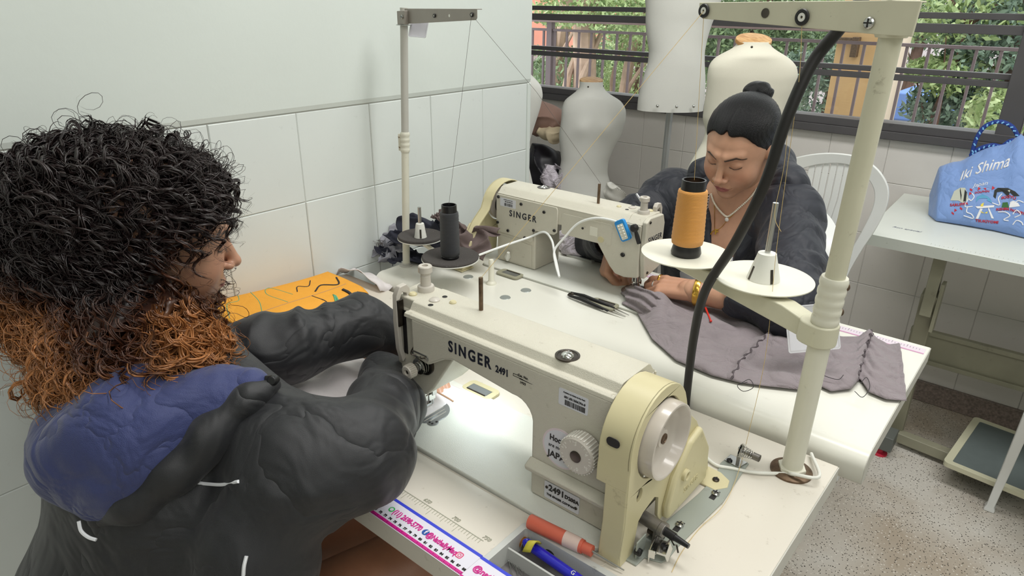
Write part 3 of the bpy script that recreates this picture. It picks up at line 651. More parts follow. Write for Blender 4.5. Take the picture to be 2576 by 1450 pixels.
for t_ in (.25, .78):
    p = L(J0).lerp(L(J1), t_)+CR*.019; m = MB(); m.sphere(p, (.004, .004, .0055), 12, 8); m.build('clamp_bolt', M_rust, st)
TR = at(1920, 702, 'z', 1.050); TL = at(1725, 640, 'z', 1.050)
dr = (TL-TR).normalized(); beam0 = V(B2.x, B2.y, 1.028)
dd = V(TL.x-beam0.x, TL.y-beam0.y, 0).normalized(); nn = V(-dd.y, dd.x, 0)
bl = (V(TL.x, TL.y, 0)-V(beam0.x, beam0.y, 0)).length+.02
m = MB(); Mb = Matrix(((dd.x, nn.x, 0, 0), (dd.y, nn.y, 0, 0), (0, 0, 1, 0), (0, 0, 0, 1))); Mb.translation = L(beam0)
m.prism([(.01, -.018), (bl, -.004), (bl, .015), (.06, .017), (.012, .008)], 'y', -.018, .012, M=Mb); m.build('tray_beam', M_cpole, st, bevel=.003)
m = MB(); m.prism(rrect(-.022, -.023, .030, .021, .02, 5), 'z', -.020, .012, M=Mb); m.build('beam_clamp', M_cpole, st, bevel=.003)
screw(st, L(beam0)+dd*.035-nn*.024+V(0, 0, -.004), -nn, .0065, M_dsteel)
disc(st, L(TR), .0735, M_disc); disc(st, L(TL), .0735, M_disc); spindle(st, L(TR), .042, .0245, .0135, .078)
m = MB(); m.cyl(L(TL), L(TL)+V(0, 0, .03), .012, .01); m.build('spindle_cone', M_spin, st)
# top arm
Ta = at(1776, 27, 'y', B2.y+.055); Tb = at(2237, 45, 'y', B2.y-.022); da = (Tb-Ta).normalized(); upv = V(0, 0, 1); na = da.cross(upv).normalized()
Mt_ = Matrix(((da.x, na.x, 0, 0), (da.y, na.y, 0, 0), (da.z, na.z, 1, 0), (0, 0, 0, 1))); Mt_.translation = L(Ta)
la = (Tb-Ta).length
m = MB(); m.prism([(-.012, .007), (-.010, -.004), (-.004, -.0105), (la, -.018), (la+.030, -.018), (la+.032, .018), (la, .018), (-.012, .0105)], 'y', -.002, .002, M=Mt_); m.prism([(-.012, .0085), (la+.03, .016), (la+.03, .018), (-.012, .0105)], 'y', -.014, .002, M=Mt_) 
m.build('guide_arm', M_cpole, st, bevel=.0012)
m = MB(); Mc = Matrix.Translation(L(T2p)+V(0, 0, 0)); m.lathe([(.0165, -.022), (.018, -.019), (.018, .017), (.016, .019), (.0001, .019)], 28, Mc); m.build('arm_clamp', M_cpole, st)
m = MB(); m.lathe([(.0135, .018), (.0135, .034), (.0001, .034)], 24, Mc); m.build('pole_cap', M_rub, st)
toc = V(-da.y, da.x, 0).normalized(); toc = toc if toc.y < 0 else -toc
eyelet(st, Mt_ @ V(0, 0, 0)+toc*.003, toc); eyelet(st, Mt_ @ V(.158, 0, -.003)+toc*.003, toc, .0095)
m = MB(); m.cyl(Mt_ @ V(.102, 0, .0)+toc*.0026, Mt_ @ V(.102, 0, .0)+toc*.003, .006, n=18); m.build('arm_hole', M_dsteel, st)
screw(st, Mt_ @ V(la-.02, 0, -.006)+toc*.0025, toc, .0065, M_steel)
# ---- orange cone on it
M_org = mat('orange_thread', (236, 164, 72), .75, bump=.6, bscale=420, wave=3.5, sheen=.3, var=.05, vscale=30)
def cone(name, label, c, h, r0, r1, mt, tube_mt, cat='thread cone', base=.018, top=.016):
    t = thing(name, label, cat, c)
    m = MB(); m.lathe([(r0*1.0, 0), (r0*1.06, .004), (r0*.98, base*.7), (r0*.93, base), (r1*.95, h-top), (r1*.92, h), (r1*.80, h), (r1*.80, h-.02), (.0001, h-.02)], 40); m.build('plastic_core', tube_mt, t, ang=50)
    pr = [(r0*.93, base), (r0*1.07, base+.002), (r0*1.12, base+.010)]; k = 30
    for i in range(k+1):
        f = i/k; z = base+.010+(h-top-base-.014)*f; pr.append((r0*1.12+(r1*1.14-r0*1.12)*f+.0003*math.sin(i*2.3), z))
    pr += [(r1*1.10, h-top-.001), (r1*.96, h-top)]
    m = MB(); m.lathe(pr, 44); m.build('wound_thread', mt, t, ang=60)
    return t
ctop = at(1740, 452, 'y', TL.y).z
cone('thread_cone', 'orange thread cone on a black core standing on the ivory tray', TL+V(0, 0, .0005), ctop-TL.z, .0236, .0208, M_org, M_black)
# ---- far stand
B1 = at(1022, 668, 'z', Z2); P1 = at(1016, 44, 'y', B1.y+.036)
st_o = B1.copy(); st = thing('thread_stand', 'slim grey thread stand against the tiled wall, black cone on its foam tray', 'thread stand', B1)
ax = (P1-B1).normalized(); q0 = at(1014, 384, 'y', B1.y+.012); q1 = at(1016, 333, 'y', B1.y+.016)
pA = B1; pM = B1+ax*((q0-B1).length); pN = B1+ax*((q1-B1).length)
m = MB(); m.tube([L(pA), L(pM)], .0090, 24); m.build('lower_pole', M_wpole, st)
m = MB(); m.tube([L(pN), L(P1)+ax*.02], .0088, 24); m.build('upper_pole', M_gpole, st)
m = MB(); m.lathe([(.009, 0), (.017, 0), (.017, .002), (.0115, .003), (.0115, .007), (.009, .008)], 28); m.build('base_nut', M_gpole, st)
sleeve(st, L(pM), L(pN), .0105, M_wpole, 4)
m = MB(); cen = L(pM.lerp(pN, .5)); m.box((-.016, -.002, -.020), (-.004, .002, .020), 0, Matrix.Translation(cen) @ Matrix.Rotation(.7, 4, 'Z')); m.build('clamp_plate', M_wpole, st, bevel=.001)
for dz in (-.012, .012):
    m = MB(); m.cyl(cen+V(-.012, -.010, dz), cen+V(-.008, -.001, dz), .0035, n=10); m.build('clamp_bolt', M_rust, st)
D1 = at(1058, 600, 'z', .905); D2 = at(1133, 652, 'z', .888)
disc(st, L(D1), .0555, M_spin, M_felt); disc(st, L(D2), .0665, M_spin, M_felt)
spindle(st, L(D1)+V(0, 0, .004), .034, .0155, .0095, .040)
m = MB(); m.tube([V(0, 0, D1.z-B1.z-.010), L(D1)-V(0, 0, .008), L(D2)-V(0, 0, .008)], .006, 4); m.build('tray_beam', M_wpole, st, bevel=.001)
E1 = at(1195, 37, 'y', P1.y-.045); dA = (E1-P1).normalized(); nA = dA.cross(V(0, 0, 1)).normalized(); nA = nA if nA.y < 0 else -nA
MA = Matrix(((dA.x, nA.x, 0, 0), (dA.y, nA.y, 0, 0), (dA.z, nA.z, 1, 0), (0, 0, 0, 1))); MA.translation = L(P1)
l1 = (E1-P1).length
m = MB(); m.prism([(-.012, -.014), (l1+.004, -.010), (l1+.008, -.006), (l1+.008, .010), (-.012, .019)], 'y', 0, .002, M=MA); m.prism([(-.012, .0175), (l1+.008, .009), (l1+.008, .0105), (-.012, .019)], 'y', -.012, .002, M=MA); m.build('guide_arm', M_bar, st, bevel=.0008)
m = MB(); m.box((-.010, .001, -.015), (.022, .012, .014), 0, MA); m.build('arm_clamp', M_bar, st, bevel=.0015)
screw(st, MA @ V(.013, .0125, .001), nA, .0045, M_steel)
m = MB(); m.lathe([(.009, -.0165), (.018, -.0165), (.018, -.0145), (.009, -.0145)], 24, Matrix.Translation(L(P1))); m.build('washer', M_steel, st)
eyelet(st, MA @ V(l1-.006, .0022, .000), nA, .0042); eyelet(st, MA @ V(l1*.48, .0022, .001), nA, .0038)
m = MB(); m.cyl(MA @ V(l1*.68, .0021, 0), MA @ V(l1*.68, .0024, 0), .003, n=14); m.build('arm_hole', M_spin, st)
M_blk = mat('black_thread', (24, 27, 34), .65, bump=.6, bscale=420, wave=3.5, sheen=.3)
bt = at(1133, 517, 'y', D2.y).z
cone('thread_cone', 'black thread cone standing on the dark foam tray beside the wall', D2+V(0, 0, .0035), bt-D2.z-.003, .0198, .0185, M_blk, M_black, base=.006)
# ---- badges
def card(name, label, cs, txt=None, inset=.004):
    """flat clear pocket with a paper in it, corners tl,tr,br,bl"""
    tl_, tr_, br_, bl_ = [Vector(c) for c in cs]; c0 = tl_; X = (tr_-tl_); Y = (tl_-bl_); n = X.cross(Y).normalized()
    t = thing(name, label, 'card', bl_); A = V(0, 0, 0); w = X.length; h = Y.length; M = frame(A, X, n)
    m = MB(); m.prism(rrect(0, 0, w, h, .004, 3), 'z', -.0006, .0006, M=M); m.build('clear_pocket', M_clear, t, smooth=False)
    m = MB(); ri = rrect(.002, .002, w-.002, h-.002, .003, 3); m.prism(rrect(0, 0, w, h, .004, 3), 'z', -.0009, .0009, holes=[ri[::-1]], M=M); m.build('welded_rim', M_clear2, t, smooth=False)
    m = MB(); m.prism([(inset, inset), (w-inset, inset), (w-inset, h-inset*3.5), (inset, h-inset*3.5)], 'z', -.0003, .0003, M=M); m.build('paper', mat('badge_paper', (216, 214, 222), .5), t, smooth=False)
    if txt: text(txt, .022, M @ Matrix.Translation((w*.45, h*.72, .0011)) @ Matrix.Diagonal((-1, 1, 1, 1)), mat('pale_pencil', (150, 150, 152), .6), t)
    return t
dB = 1.205
card('badge_holder', 'blank white card in a clear plastic pocket hanging from the cream stand', (ad(1990, 772, dB), ad(2121, 760, dB), ad(2108, 906, dB), ad(1984, 890, dB)))
dk = (P1-V(0, 0, CZ)).dot(CF)+.02
card('badge_holder', 'small card marked 15 in a clear pocket hanging from the slim grey stand', (ad(1027, 30, dk), ad(1071, 33, dk-.02), ad(1069, 107, dk-.02), ad(1027, 92, dk)), '15', .002)
# ---- threads
M_th = mat('gold_thread', (206, 180, 120), .6); M_thd = mat('grey_thread', (96, 90, 84), .7); M_thw = mat('white_thread', (226, 220, 206), .7)
def thread(label, pts, mt, r=.00038, n=1):
    m = MB(); m.tube(spline(pts, n) if n > 1 else [Vector(p) for p in pts], r, 5); tag(m.build('thread', mt), label, 'thread')
E1w = st_o+MA @ V(l1-.006, .004, 0)
thread('dark thread running straight down from the slim stand to the black cone', [E1w, D2+V(.0, 0, bt-D2.z+.001)], M_thd)
thread('dark thread slanting from the slim stand across the small dress form to the pin', [E1w, at(1350, 232, 'y', 1.15), at(1511, 462, 'y', 1.288)], M_thd)
A1 = B2+Mt_ @ V(0, 0, 0)+toc*.004; A2 = B2+Mt_ @ V(.158, 0, -.003)+toc*.004
thread('gold thread rising from the orange cone to the guide arm', [A1, V(TL.x, TL.y, ctop)], M_th)
thread('gold thread slanting down past the middle dress form to the front machine', [A1, N1+V(.113, .011, .268)], M_th)
thread('gold thread hanging from the guide arm down to the winder tension spring', [A2, at(2010, 200, 'y', .93), at(1978, 440, 'y', .945), at(1952, 640, 'y', .95), at(1925, 900, 'y', .93), at(1872, 1138, 'y', .895)], M_th, n=6)
thread('slack gold thread looped beside the black cable', [at(1998, 255, 'y', .93), at(1985, 300, 'y', .93), at(1972, 420, 'y', .93), at(1951, 520, 'y', .93), at(1951, 556, 'y', .93), at(1965, 583, 'y', .93)], M_th, n=6)
thread('gold thread trailing over the winder plate and off the table front', [at(1872, 1138, 'y', .895), at(1850, 1210, 'z', Z1+.006), at(1818, 1275, 'z', Z1+.005), at(1760, 1330, 'z', Z1+.001), at(1715, 1390, 'z', Z1+.001), at(1690, 1440, 'z', Z1+.001)], M_th, n=8)
# ---- black cable
cab = [at(1722, 1075, 'y', .976), at(1727, 1000, 'y', .976), at(1745, 850, 'y', .962), at(1775, 730, 'y', .945), at(1850, 610, 'y', .93), at(1925, 460, 'y', .92), at(1975, 310, 'y', .925), at(2040, 165, 'y', .945), at(2110, 75, 'y', .965), at(2150, 22, 'y', .965), at(2185, -30, 'y', .955), at(2230, -140, 'y', .95)]
pts = spline(cab, 8); m = MB(); m.tube(pts, [.0066+.0014*min(1, i/50) for i in range(len(pts))], 16); tag(m.build('power_cable', M_rub), 'thick black cable curving up from between the two tables', 'cable')
# ---- bobbin winder
wd = thing('bobbin_winder', 'grey-green bobbin winder plate beside the cream cover', 'bobbin winder', (0, 0, 0))
W1 = lambda x, y, z=Z1+.002: at(x, y, 'z', z)
pl = [(1548, 1408), (1565, 1404), (1600, 1424), (1622, 1403), (1640, 1410), (1664, 1416), (1682, 1406), (1700, 1382), (1760, 1322), (1819, 1264), (1851, 1215), (1884, 1167), (1838, 1143), (1812, 1166), (1800, 1200), (1755, 1245), (1690, 1300), (1650, 1335), (1600, 1372)]
pp = [(W1(*q).x, W1(*q).y) for q in pl]
m = MB(); m.prism(pp, 'z', Z1+.0002, Z1+.0026); m.build('base_plate', M_winder, wd, bevel=.0008)
for q in ((1800, 1243), (1710, 1322)):
    p = W1(*q, Z1+.003); m = MB(); d_ = (W1(q[0]-12, q[1]+14)-p); m.prism([(p.x-.004, p.y-.014), (p.x+.004, p.y-.014), (p.x+.004, p.y+.008), (p.x-.004, p.y+.008)], 'z', Z1+.0026, Z1+.0029); m.build('adjust_slot', M_inkb, wd, smooth=False); screw(wd, p, (0, 0, 1), .0058)
# tension post
a0 = W1(1862, 1165, Z1+.003)
m = MB(); m.prism([(W1(*q).x, W1(*q).y) for q in ((1838, 1147), (1880, 1167), (1858, 1180), (1822, 1160))], 'z', Z1+.003, Z1+.0045); m.build('tension_foot', M_steel, wd, bevel=.0004)
screw(wd, W1(1835, 1160, Z1+.0045), (0, 0, 1), .0045, M_black)
m = MB(); m.box((-.001, -.006, 0), (.001, .006, .033), 0, Matrix.Translation(W1(1855, 1168, Z1+.004))); m.build('tension_bracket', M_alu, wd, bevel=.0005)
tp = W1(1855, 1168, Z1+.004)+V(0, 0, .026); Mt2 = frame(tp, (0, 0, 1), (1, -.05, 0))
m = MB(); m.cyl(Mt2 @ V(0, 0, 0), Mt2 @ V(0, 0, .026), .0028, n=12); m.cyl(Mt2 @ V(0, 0, .021), Mt2 @ V(0, 0, .031), .0055, n=18); m.build('tension_nut', M_alu, wd)
for k in (0, .003):
    m = MB(); m.lathe([(.003, .002+k), (.0105, .001+k), (.0112, .002+k), (.003, .0035+k)], 24, Mt2, closed=True); m.build('tension_disc', M_chrome, wd)
m = MB(); m.tube([Mt2 @ V((.0085-.003*t_)*math.cos(t_*31), (.0085-.003*t_)*math.sin(t_*31), .005+.016*t_) for t_ in np.linspace(0, 1, 90)], .0006, 5); m.build('tension_spring', M_steel, wd)
# winding head: pulley, shaft, spindle, stop latch
h0 = at(1612, 1297, 'x', N1.x+.420); Mh = frame(h0, (0, 0, 1), (1, -.10, -.04))
m = MB(); m.lathe([(.0001, -.020), (.018, -.020), (.0195, -.016), (.0195, -.010), (.018, -.008), (.006, -.007), (.0001, -.007)], 32, Mh); m.build('winder_pulley', M_rub, wd)
m = MB(); m.cyl(Mh @ V(0, 0, -.006), Mh @ V(0, 0, .036), .0088, n=24); m.cyl(Mh @ V(0, 0, .030), Mh @ V(0, 0, .038), .0102, n=24); m.box((-.040, -.006, .024), (-.004, .006, .034), 0, Mh); m.build('winder_housing', M_alu, wd, bevel=.001)
m = MB(); m.cyl(Mh @ V(.0, .0, .036), Mh @ V(0, 0, .052), .0056, n=16); m.cyl(Mh @ V(0, 0, .052), Mh @ V(0, 0, .072), .0045, .0032, n=16); m.build('winder_spindle', M_black, wd)
m = MB(); m.cyl(Mh @ V(-.022, -.012, .010), Mh @ V(-.022, -.012, .03), .008, n=20); m.build('pivot', M_dsteel, wd)
lp = W1(1668, 1382, Z1+.016)
Ml = Matrix.Translation(lp) @ Matrix.Rotation(.25, 4, 'Z')
m = MB(); m.prism([(-.012, -.004), (-.006, .003), (.006, .003), (.010, -.006), (.008, -.007), (.005, .0), (-.005, .0), (-.010, -.006)], 'y', -.012, .012, M=Ml); m.build('bobbin_latch', M_chrome, wd, bevel=.0005)
m = MB(); m.box((-.0145, -.016, -.014), (-.0125, .014, .006), 0, Ml); m.box((-.0145, -.018, -.004), (-.006, -.016, .008), 0, Ml); m.build('latch_plate', M_chrome, wd, bevel=.0006)
m = MB(); m.tube([Ml @ V(.002, .004, .004), Ml @ V(.006, .01, .010), Ml @ V(.012, .004, .008), Ml @ V(.014, .012, .002), Ml @ V(.018, .006, -.004)], .0011, 6); m.build('latch_spring', M_dsteel, wd)
m = MB(); m.cyl(Ml @ V(0, .002, .002), Ml @ V(0, .002, .005), .0038, n=14); m.build('latch_screw', M_black, wd)
bp = W1(1612, 1395, Z1+.0026); m = MB(); m.box((-.002, -.012, 0), (.0, .010, .026), 0, Matrix.Translation(bp)); m.cyl(bp+V(-.004, -.008, .010), bp+V(.004, -.008, .010), .005, n=16, mi=1); m.build('side_bracket', [M_winder, M_black], wd, bevel=.0005)
# white wire
wp = [at(1765, 1140, 'z', Z1+.004), at(1800, 1170, 'z', Z1+.004), at(1835, 1178, 'z', Z1+.004), at(1905, 1190, 'z', Z1+.004), at(1975, 1192, 'z', Z1+.004), B2+V(.010, -.021, .012), B2+V(.040, -.006, .014), at(2041, 1142, 'z', Z1+.006)]
m = MB(); m.tube(spline(wp, 6), .0026, 10); tag(m.build('white_wire', M_spin), 'thin white wire looped round the foot of the cream stand', 'wire')
# ---- recessed tray with its contents
M_tray = mat('grey_tray_plastic', (196, 198, 194), .4, dirt=(80, 74, 66), dscale=35, damt=.5)
M_trayd = mat('tray_floor', (120, 116, 116), .6, var=.2, vscale=60)
ty = thing('table_tray', 'grey plastic tray sunk into the front edge of the near table', 'tray', ((TRAY[0]+TRAY[1])/2, (TRAY[2]+TRAY[3])/2, Z1-.03))
x0, x1, y0, y1 = TRAY; cx, cy_ = (x0+x1)/2, (y0+y1)/2; hw_, hd_ = (x1-x0)/2, (y1-y0)/2
m = MB(); m.prism(rrect(-hw_-.006, -hd_-.006, hw_+.006, hd_+.006, .006, 3), 'z', .030, .0318, holes=[rrect(-hw_+.003, -hd_+.003, hw_-.003, hd_-.003, .003, 2)[::-1]]); m.build('rim', M_tray, ty, bevel=.0005)
m = MB(); m.prism(rrect(-hw_+.001, -hd_+.001, hw_-.001, hd_-.001, .004, 2), 'z', .0, .0302, holes=[rrect(-hw_+.003, -hd_+.003, hw_-.003, hd_-.003, .003, 2)[::-1]]); m.build('side_wall', M_tray, ty, smooth=False)
m = MB(); m.box((-hw_+.001, -hd_+.001, -.001), (hw_-.001, hd_-.001, .0012)); m.build('tray_floor', M_trayd, ty, smooth=False)
m = MB(); m.box((-hw_+.002, .0118, .001), (hw_-.002, .0148, .024)); m.build('divider', M_tray, ty, bevel=.0006)
zf = Z1-.03+.0015
# contents
M_blue = mat('blue_gloss_barrel', (36, 34, 190), .25, var=.05, coat=.3); M_orng = mat('orange_cover', (226, 112, 88), .5, var=.06); M_yel = mat('yellow_plastic', (206, 196, 70), .45); M_copper = mat('copper_wire', (186, 120, 50), .4, .7)
p0 = at(1318, 1362, 'z', Z1-.008); p1 = at(1500, 1490, 'z', Z1-.006); dv = (p1-p0).normalized()
t = thing('pen', 'glossy blue pen lying diagonally in the tray', 'pen', p0)
m = MB(); m.tube([V(0, 0, 0), dv*.004, dv*.008, dv*.15], [.0035, .0062, .0068, .0065], 20); m.build('barrel', M_blue, t)
m = MB(); m.tube([dv*.0125, dv*.0145], [.00705, .00705], 20); m.build('white_ring', M_spin, t)
text('G', .008, frame(dv*.085+V(0, 0, .0068)-V(0, .002, 0), dv, (0, -.3, 1)), M_spin, t)
t = thing('bobbin', 'metal bobbin wound with golden thread behind the blue pen', 'bobbin', at(1312, 1362, 'z', zf+.010))
Mb_ = frame((0, 0, 0), (0, 0, 1), dv)
m = MB(); m.lathe([(.010, 0), (.010, .0008), (.004, .0008), (.004, .008), (.010, .008), (.010, .0088), (.0001, .0088)], 26, Mb_); m.build('spool', M_chrome, t)
m = MB(); m.lathe([(.004, .001), (.0078, .001), (.0078, .0078), (.004, .0078)], 24, Mb_, closed=True); m.build('wound_thread', M_copper, t)
t0 = at(1330, 1385, 'z', Z1-.006); m = MB(); m.grid([[t0+V(-.004+.0005*i, -.008+.0022*i, .012*math.sin(i*.35)+.001), t0+V(.006+.0005*i, -.004+.0022*i, .012*math.sin(i*.35)+.003)] for i in range(9)]); tag(m.build('thread_clip', M_yel, solid=.0016), 'curved yellow plastic clip hooked over the blue pen', 'clip')
m = MB(); q0 = at(1382, 1395, 'z', zf+.012); m.sphere(q0, (.007, .016, .005), 14, 8, M=Matrix.Translation(q0) @ Matrix.Rotation(.5, 4, 'Z') @ Matrix.Translation(-q0)); tag(m.build('chalk_piece', M_black, ang=60), 'small black oval piece lying in the tray', 'chalk')
for i, (x, y) in enumerate(((1268, 1392), (1275, 1395), (1284, 1394), (1290, 1402), (1300, 1400), (1280, 1412), (1310, 1410), (1296, 1420))):
    a = at(x, y, 'z', zf+.0012*(i % 3+1)); an = -.75+rng.uniform(-.35, .35); dvv = V(math.cos(an)*.5+.5, math.sin(an)*.45-.2, 0).normalized()*.034
    t = MB(); t.cyl(a, a+dvv, .0007, .0003, n=6); t.sphere(a, .0013, 8, 6); tag(t.build('pin', M_steel), 'thin silver pin lying in the front compartment of the tray', 'pin', 'loose pins in the tray')
for i, (x, y, lb) in enumerate(((1352, 1392, 'short metal tack standing point up next to the yellow clip'), (1402, 1430, 'short metal tack point up behind the pen, second of the row'), (1424, 1440, 'short metal tack point up at the bottom edge of the frame'))):
    a = at(x, y, 'z', zf); t = MB(); t.lathe([(.0035, 0), (.003, .001), (.0012, .002), (.0001, .011)], 12, Matrix.Translation(a)); tag(t.build('tack', M_steel), lb, 'tack', 'tacks in the tray')
t = thing('thread_ripper', 'tool wrapped in orange cover lying along the pillar foot', 'tool', at(1332, 1312, 'z', Z1+.012))
o0 = at(1332, 1312, 'z', Z1+.0125); o1 = at(1470, 1378, 'z', Z1+.012); dv = (o1-o0); ln = dv.length; dv.normalize()
Mo_ = frame((0, 0, 0), dv.cross(V(0, 0, 1)), dv); m = MB(); m.lathe([(.0085, 0), (.0092, .001), (.0088, ln*.7), (.0082, ln*.98), (.0068, ln*.98), (.0068, ln*1.14), (.0001, ln*1.14)], 20, Mo_, sx=1, sy=1.15); m.build('sleeve', M_orng, t, ang=50)
m = MB(); m.lathe([(.0092, ln*.66), (.0090, ln*.66), (.0086, ln*.93), (.0001, ln*.93)], 18, Mo_, sx=1.02, sy=1.17); m.build('tape_patch', mat('pale_tape', (232, 206, 196), .6), t, ang=50)
m = MB(); m.tube([dv*ln*1.13, dv*(ln*1.13+.045)+V(0, 0, -.006)], [.0018, .0009], 10); m.build('steel_tip', M_steel, t)
thread('loose white thread looped beside the orange tool', [at(1440, 1360, 'z', Z1+.018), at(1460, 1385, 'z', Z1+.003), at(1478, 1410, 'z', Z1+.001), at(1508, 1424, 'z', Z1+.001), at(1526, 1415, 'z', Z1+.001), at(1515, 1398, 'z', Z1+.001), at(1480, 1388, 'z', Z1+.002)], M_thw, n=6)
# ---- ruler print and tape on the front edge
M_tapep = mat('tape_paper', (222, 220, 232), .45); M_tblue = mat('royal_blue_print', (52, 66, 206), .45); M_mag = mat('magenta_print', (206, 24, 140), .45); M_rul = mat('grey_print', (168, 168, 152), .5)
zt_ = Z1+.0005
m = MB(); m.box((-.76, .5055, Z1), (-.463, .5065, zt_)); 
for k in range(59):
    x = -.757+.005*k; l = .014 if k % 10 == 0 else (.011 if k % 5 == 0 else .007); m.box((x, .506-l, Z1), (x+.0006, .506, zt_))
tag(m.build('ruler_print', M_rul, smooth=False, kind='stuff'), 'faint grey ruler scale printed on the near table', 'ruler')
rp_ = bpy.context.scene.collection.objects['ruler_print'] if 'ruler_print' in COL.objects else None
for k, s_ in enumerate(('750', '700', '650', '600')): text(s_, .0085, Matrix.Translation((-.463-.0555*k, .512, zt_)), M_rul, rp_, shear=.3)
t = thing('tape_measure', 'magenta-edged sewing tape measure stuck to the near table front', 'tape measure')
def tapeseg(x0, x1, dz=0):
    m = MB(); m.box((x0, .4445, Z1), (x1, .4865, zt_+dz)); m.build('tape_strip', M_tapep, t, smooth=False)
    m = MB(); m.box((x0, .4820, Z1), (x1, .4865, zt_+dz+.0002)); m.build('blue_band', M_tblue, t, smooth=False)
    m = MB(); m.box((x0, .4455, Z1), (x1, .4505, zt_+dz+.0002)); m.build('magenta_band', M_mag, t, smooth=False)
tapeseg(-1.0, -.4465)
tt = zt_+.0004
def fit(s_, size, x0_, x1_, z, par=None, yy=.4675):
    o = text(s_, size, Matrix.Identity(4), M_mag, par or t, bold=.00025, align='LEFT'); xs_ = [v.co.x for v in o.data.vertices]; k = (x1_-x0_)/(max(xs_)-min(xs_)); a_ = min(xs_)
    for v in o.data.vertices: v.co = ((v.co.x-a_)*k+x0_, v.co.y+yy, v.co.z+z)
XG, XF, XI = at(988, 1282, 'z', Z1).x, at(1071, 1341, 'z', Z1).x, at(1154, 1400, 'z', Z1).x
fit('(11) 2698-5770', .0125, at(995, 1287, 'z', Z1).x, at(1060, 1334, 'z', Z1).x, tt); fit('@NathallyMaq', .0125, at(1077, 1345, 'z', Z1).x, at(1145, 1397, 'z', Z1).x, tt)
m = MB(); m.cyl((XG, .468, zt_), (XG, .468, tt), .0046, n=20); m.build('green_phone_dot', mat('green_print', (60, 176, 90), .5), t, smooth=False)
m = MB(); m.cyl((XG, .468, tt), (XG, .468, tt+.0001), .0028, n=16); m.build('phone_dot_centre', M_tapep, t, smooth=False)
m = MB(); m.cyl((XF, .468, zt_), (XF, .468, tt), .0052, n=20); m.build('blue_round_badge', mat('badge_blue', (30, 80, 160), .5), t, smooth=False); text('f', .010, Matrix.Translation((XF+.0005, .468, tt+.0001)), M_tapep, t, bold=.0003)
m = MB(); m.prism(rrect(XI-.005, .463, XI+.005, .473, .003, 3), 'z', zt_, tt, holes=[rrect(XI-.0037, .4643, XI+.0037, .4717, .002, 3)[::-1]]); m.prism(circ(XI, .468, .0026, 16), 'z', zt_, tt, holes=[circ(XI, .468, .0017, 16)[::-1]]); m.build('camera_badge', mat('badge_pink', (216, 70, 120), .5), t, smooth=False)
for k in range(24):
    x = -.4490-.0098*k; text(str(88-k), .0052, Matrix.Translation((x, .4545, tt)), M_inkb, t, bold=.0001, name='numeral')
m = MB()
for k in range(110): x = -.448-.00245*k; m.box((x, .4455, zt_+.0002), (x+.0004, .4475 if k % 4 else .4495, zt_+.00045))
m.build('scale_marks', M_inkb, t, smooth=False, kind='stuff')
M_fad = mat('faded_blue_print', (172, 184, 208), .5)
for x in (-.672, -.700):
    m = MB(); m.prism(rrect(x-.010, .4560, x+.010, .4780, .002, 2), 'z', zt_, tt, holes=[rrect(x-.0085, .4575, x+.0085, .4765, .0015, 2)[::-1]]); m.prism(rrect(x-.006, .462, x+.006, .472, .002, 2), 'z', zt_, tt, holes=[rrect(x-.004, .464, x+.004, .470, .001, 2)[::-1]]); m.build('machine_picture', M_fad, t, smooth=False)
t = thing('tape_measure', 'second piece of the tape measure on the tray front, beginning with a blue band', 'tape measure')
def tapeseg2(x0, x1):
    m = MB(); m.box((x0, .4400, Z1+.0022), (x1, .4835, Z1+.003)); m.build('tape_strip', M_tapep, t, smooth=False)
    m = MB(); m.box((x0, .4790, Z1+.003), (x1, .4835, Z1+.0032)); m.build('blue_band', M_tblue, t, smooth=False)
    m = MB(); m.box((x0, .4405, Z1+.003), (x1, .4455, Z1+.0032)); m.build('magenta_band', M_mag, t, smooth=False)
tapeseg2(-.4445, -.30); fit('@nathallymaq', .0125, -.440, -.372, Z1+.0034, t, .464)
# ---- things on the far table
M_pad = mat('grey_metal_pad', (162, 168, 166), .35, .4)
for i, (x, y, lb) in enumerate(((1178, 697, 'grey round cap in the far table, nearest the stand'), (1323, 731, 'grey round cap in the far table, rightmost of three'), (1271, 749, 'grey round cap in the far table, nearest the viewer'))):
    m = MB(); m.lathe([(.0001, -.004), (.0115, -.004), (.0125, .0), (.0115, .0012), (.0001, .0012)], 28, Matrix.Translation(at(x, y, 'z', Z2))); tag(m.build('hole_cap', M_pad), lb, 'cap')
m = MB(); m.lathe([(.0125, 0), (.0125, .003), (.009, .006), (.0072, .009), (.0065, .05), (.0066, .056), (.005, .0615), (.0001, .0625)], 28, Matrix.Translation(at(1236, 714, 'z', Z2))); tag(m.build('thread_peg', M_disc, ang=60), 'white plastic peg standing on the far table', 'peg')
sn = thing('thread_snips', 'black-handled thread snips lying open by the hinge of the far machine', 'snips', (0, 0, 0))
for (a, b, c_) in (((1437, 737), (1545, 775), (1583, 793)), ((1434, 745), (1530, 783), (1574, 797))):
    A, B, C = [at(*q, 'z', Z2+.006) for q in (a, b, c_)]; d_ = (B-A).normalized(); n_ = V(-d_.y, d_.x, 0)
    m = MB(); m.tube([A, A.lerp(B, .3)+V(0, 0, .003), A.lerp(B, .7)+V(0, 0, .001), B], [.003, .0048, .0045, .0025], 8); m.build('handle', M_black, sn)
    m = MB(); S_ = A.lerp(B, .9); m.prism([(S_.x-n_.x*.0035, S_.y-n_.y*.0035), (C.x, C.y), (S_.x+n_.x*.0035, S_.y+n_.y*.0035)], 'z', Z2+.004, Z2+.0065); m.build('blade', M_steel, sn, bevel=.0003)
A = at(1436, 741, 'z', Z2+.006); m = MB(); m.tube([A+V(.004, .006, 0), A+V(-.004, .002, 0), A+V(-.002, -.006, 0), A+V(.006, -.008, 0)], .003, 8); m.build('spring_bow', M_dsteel, sn)
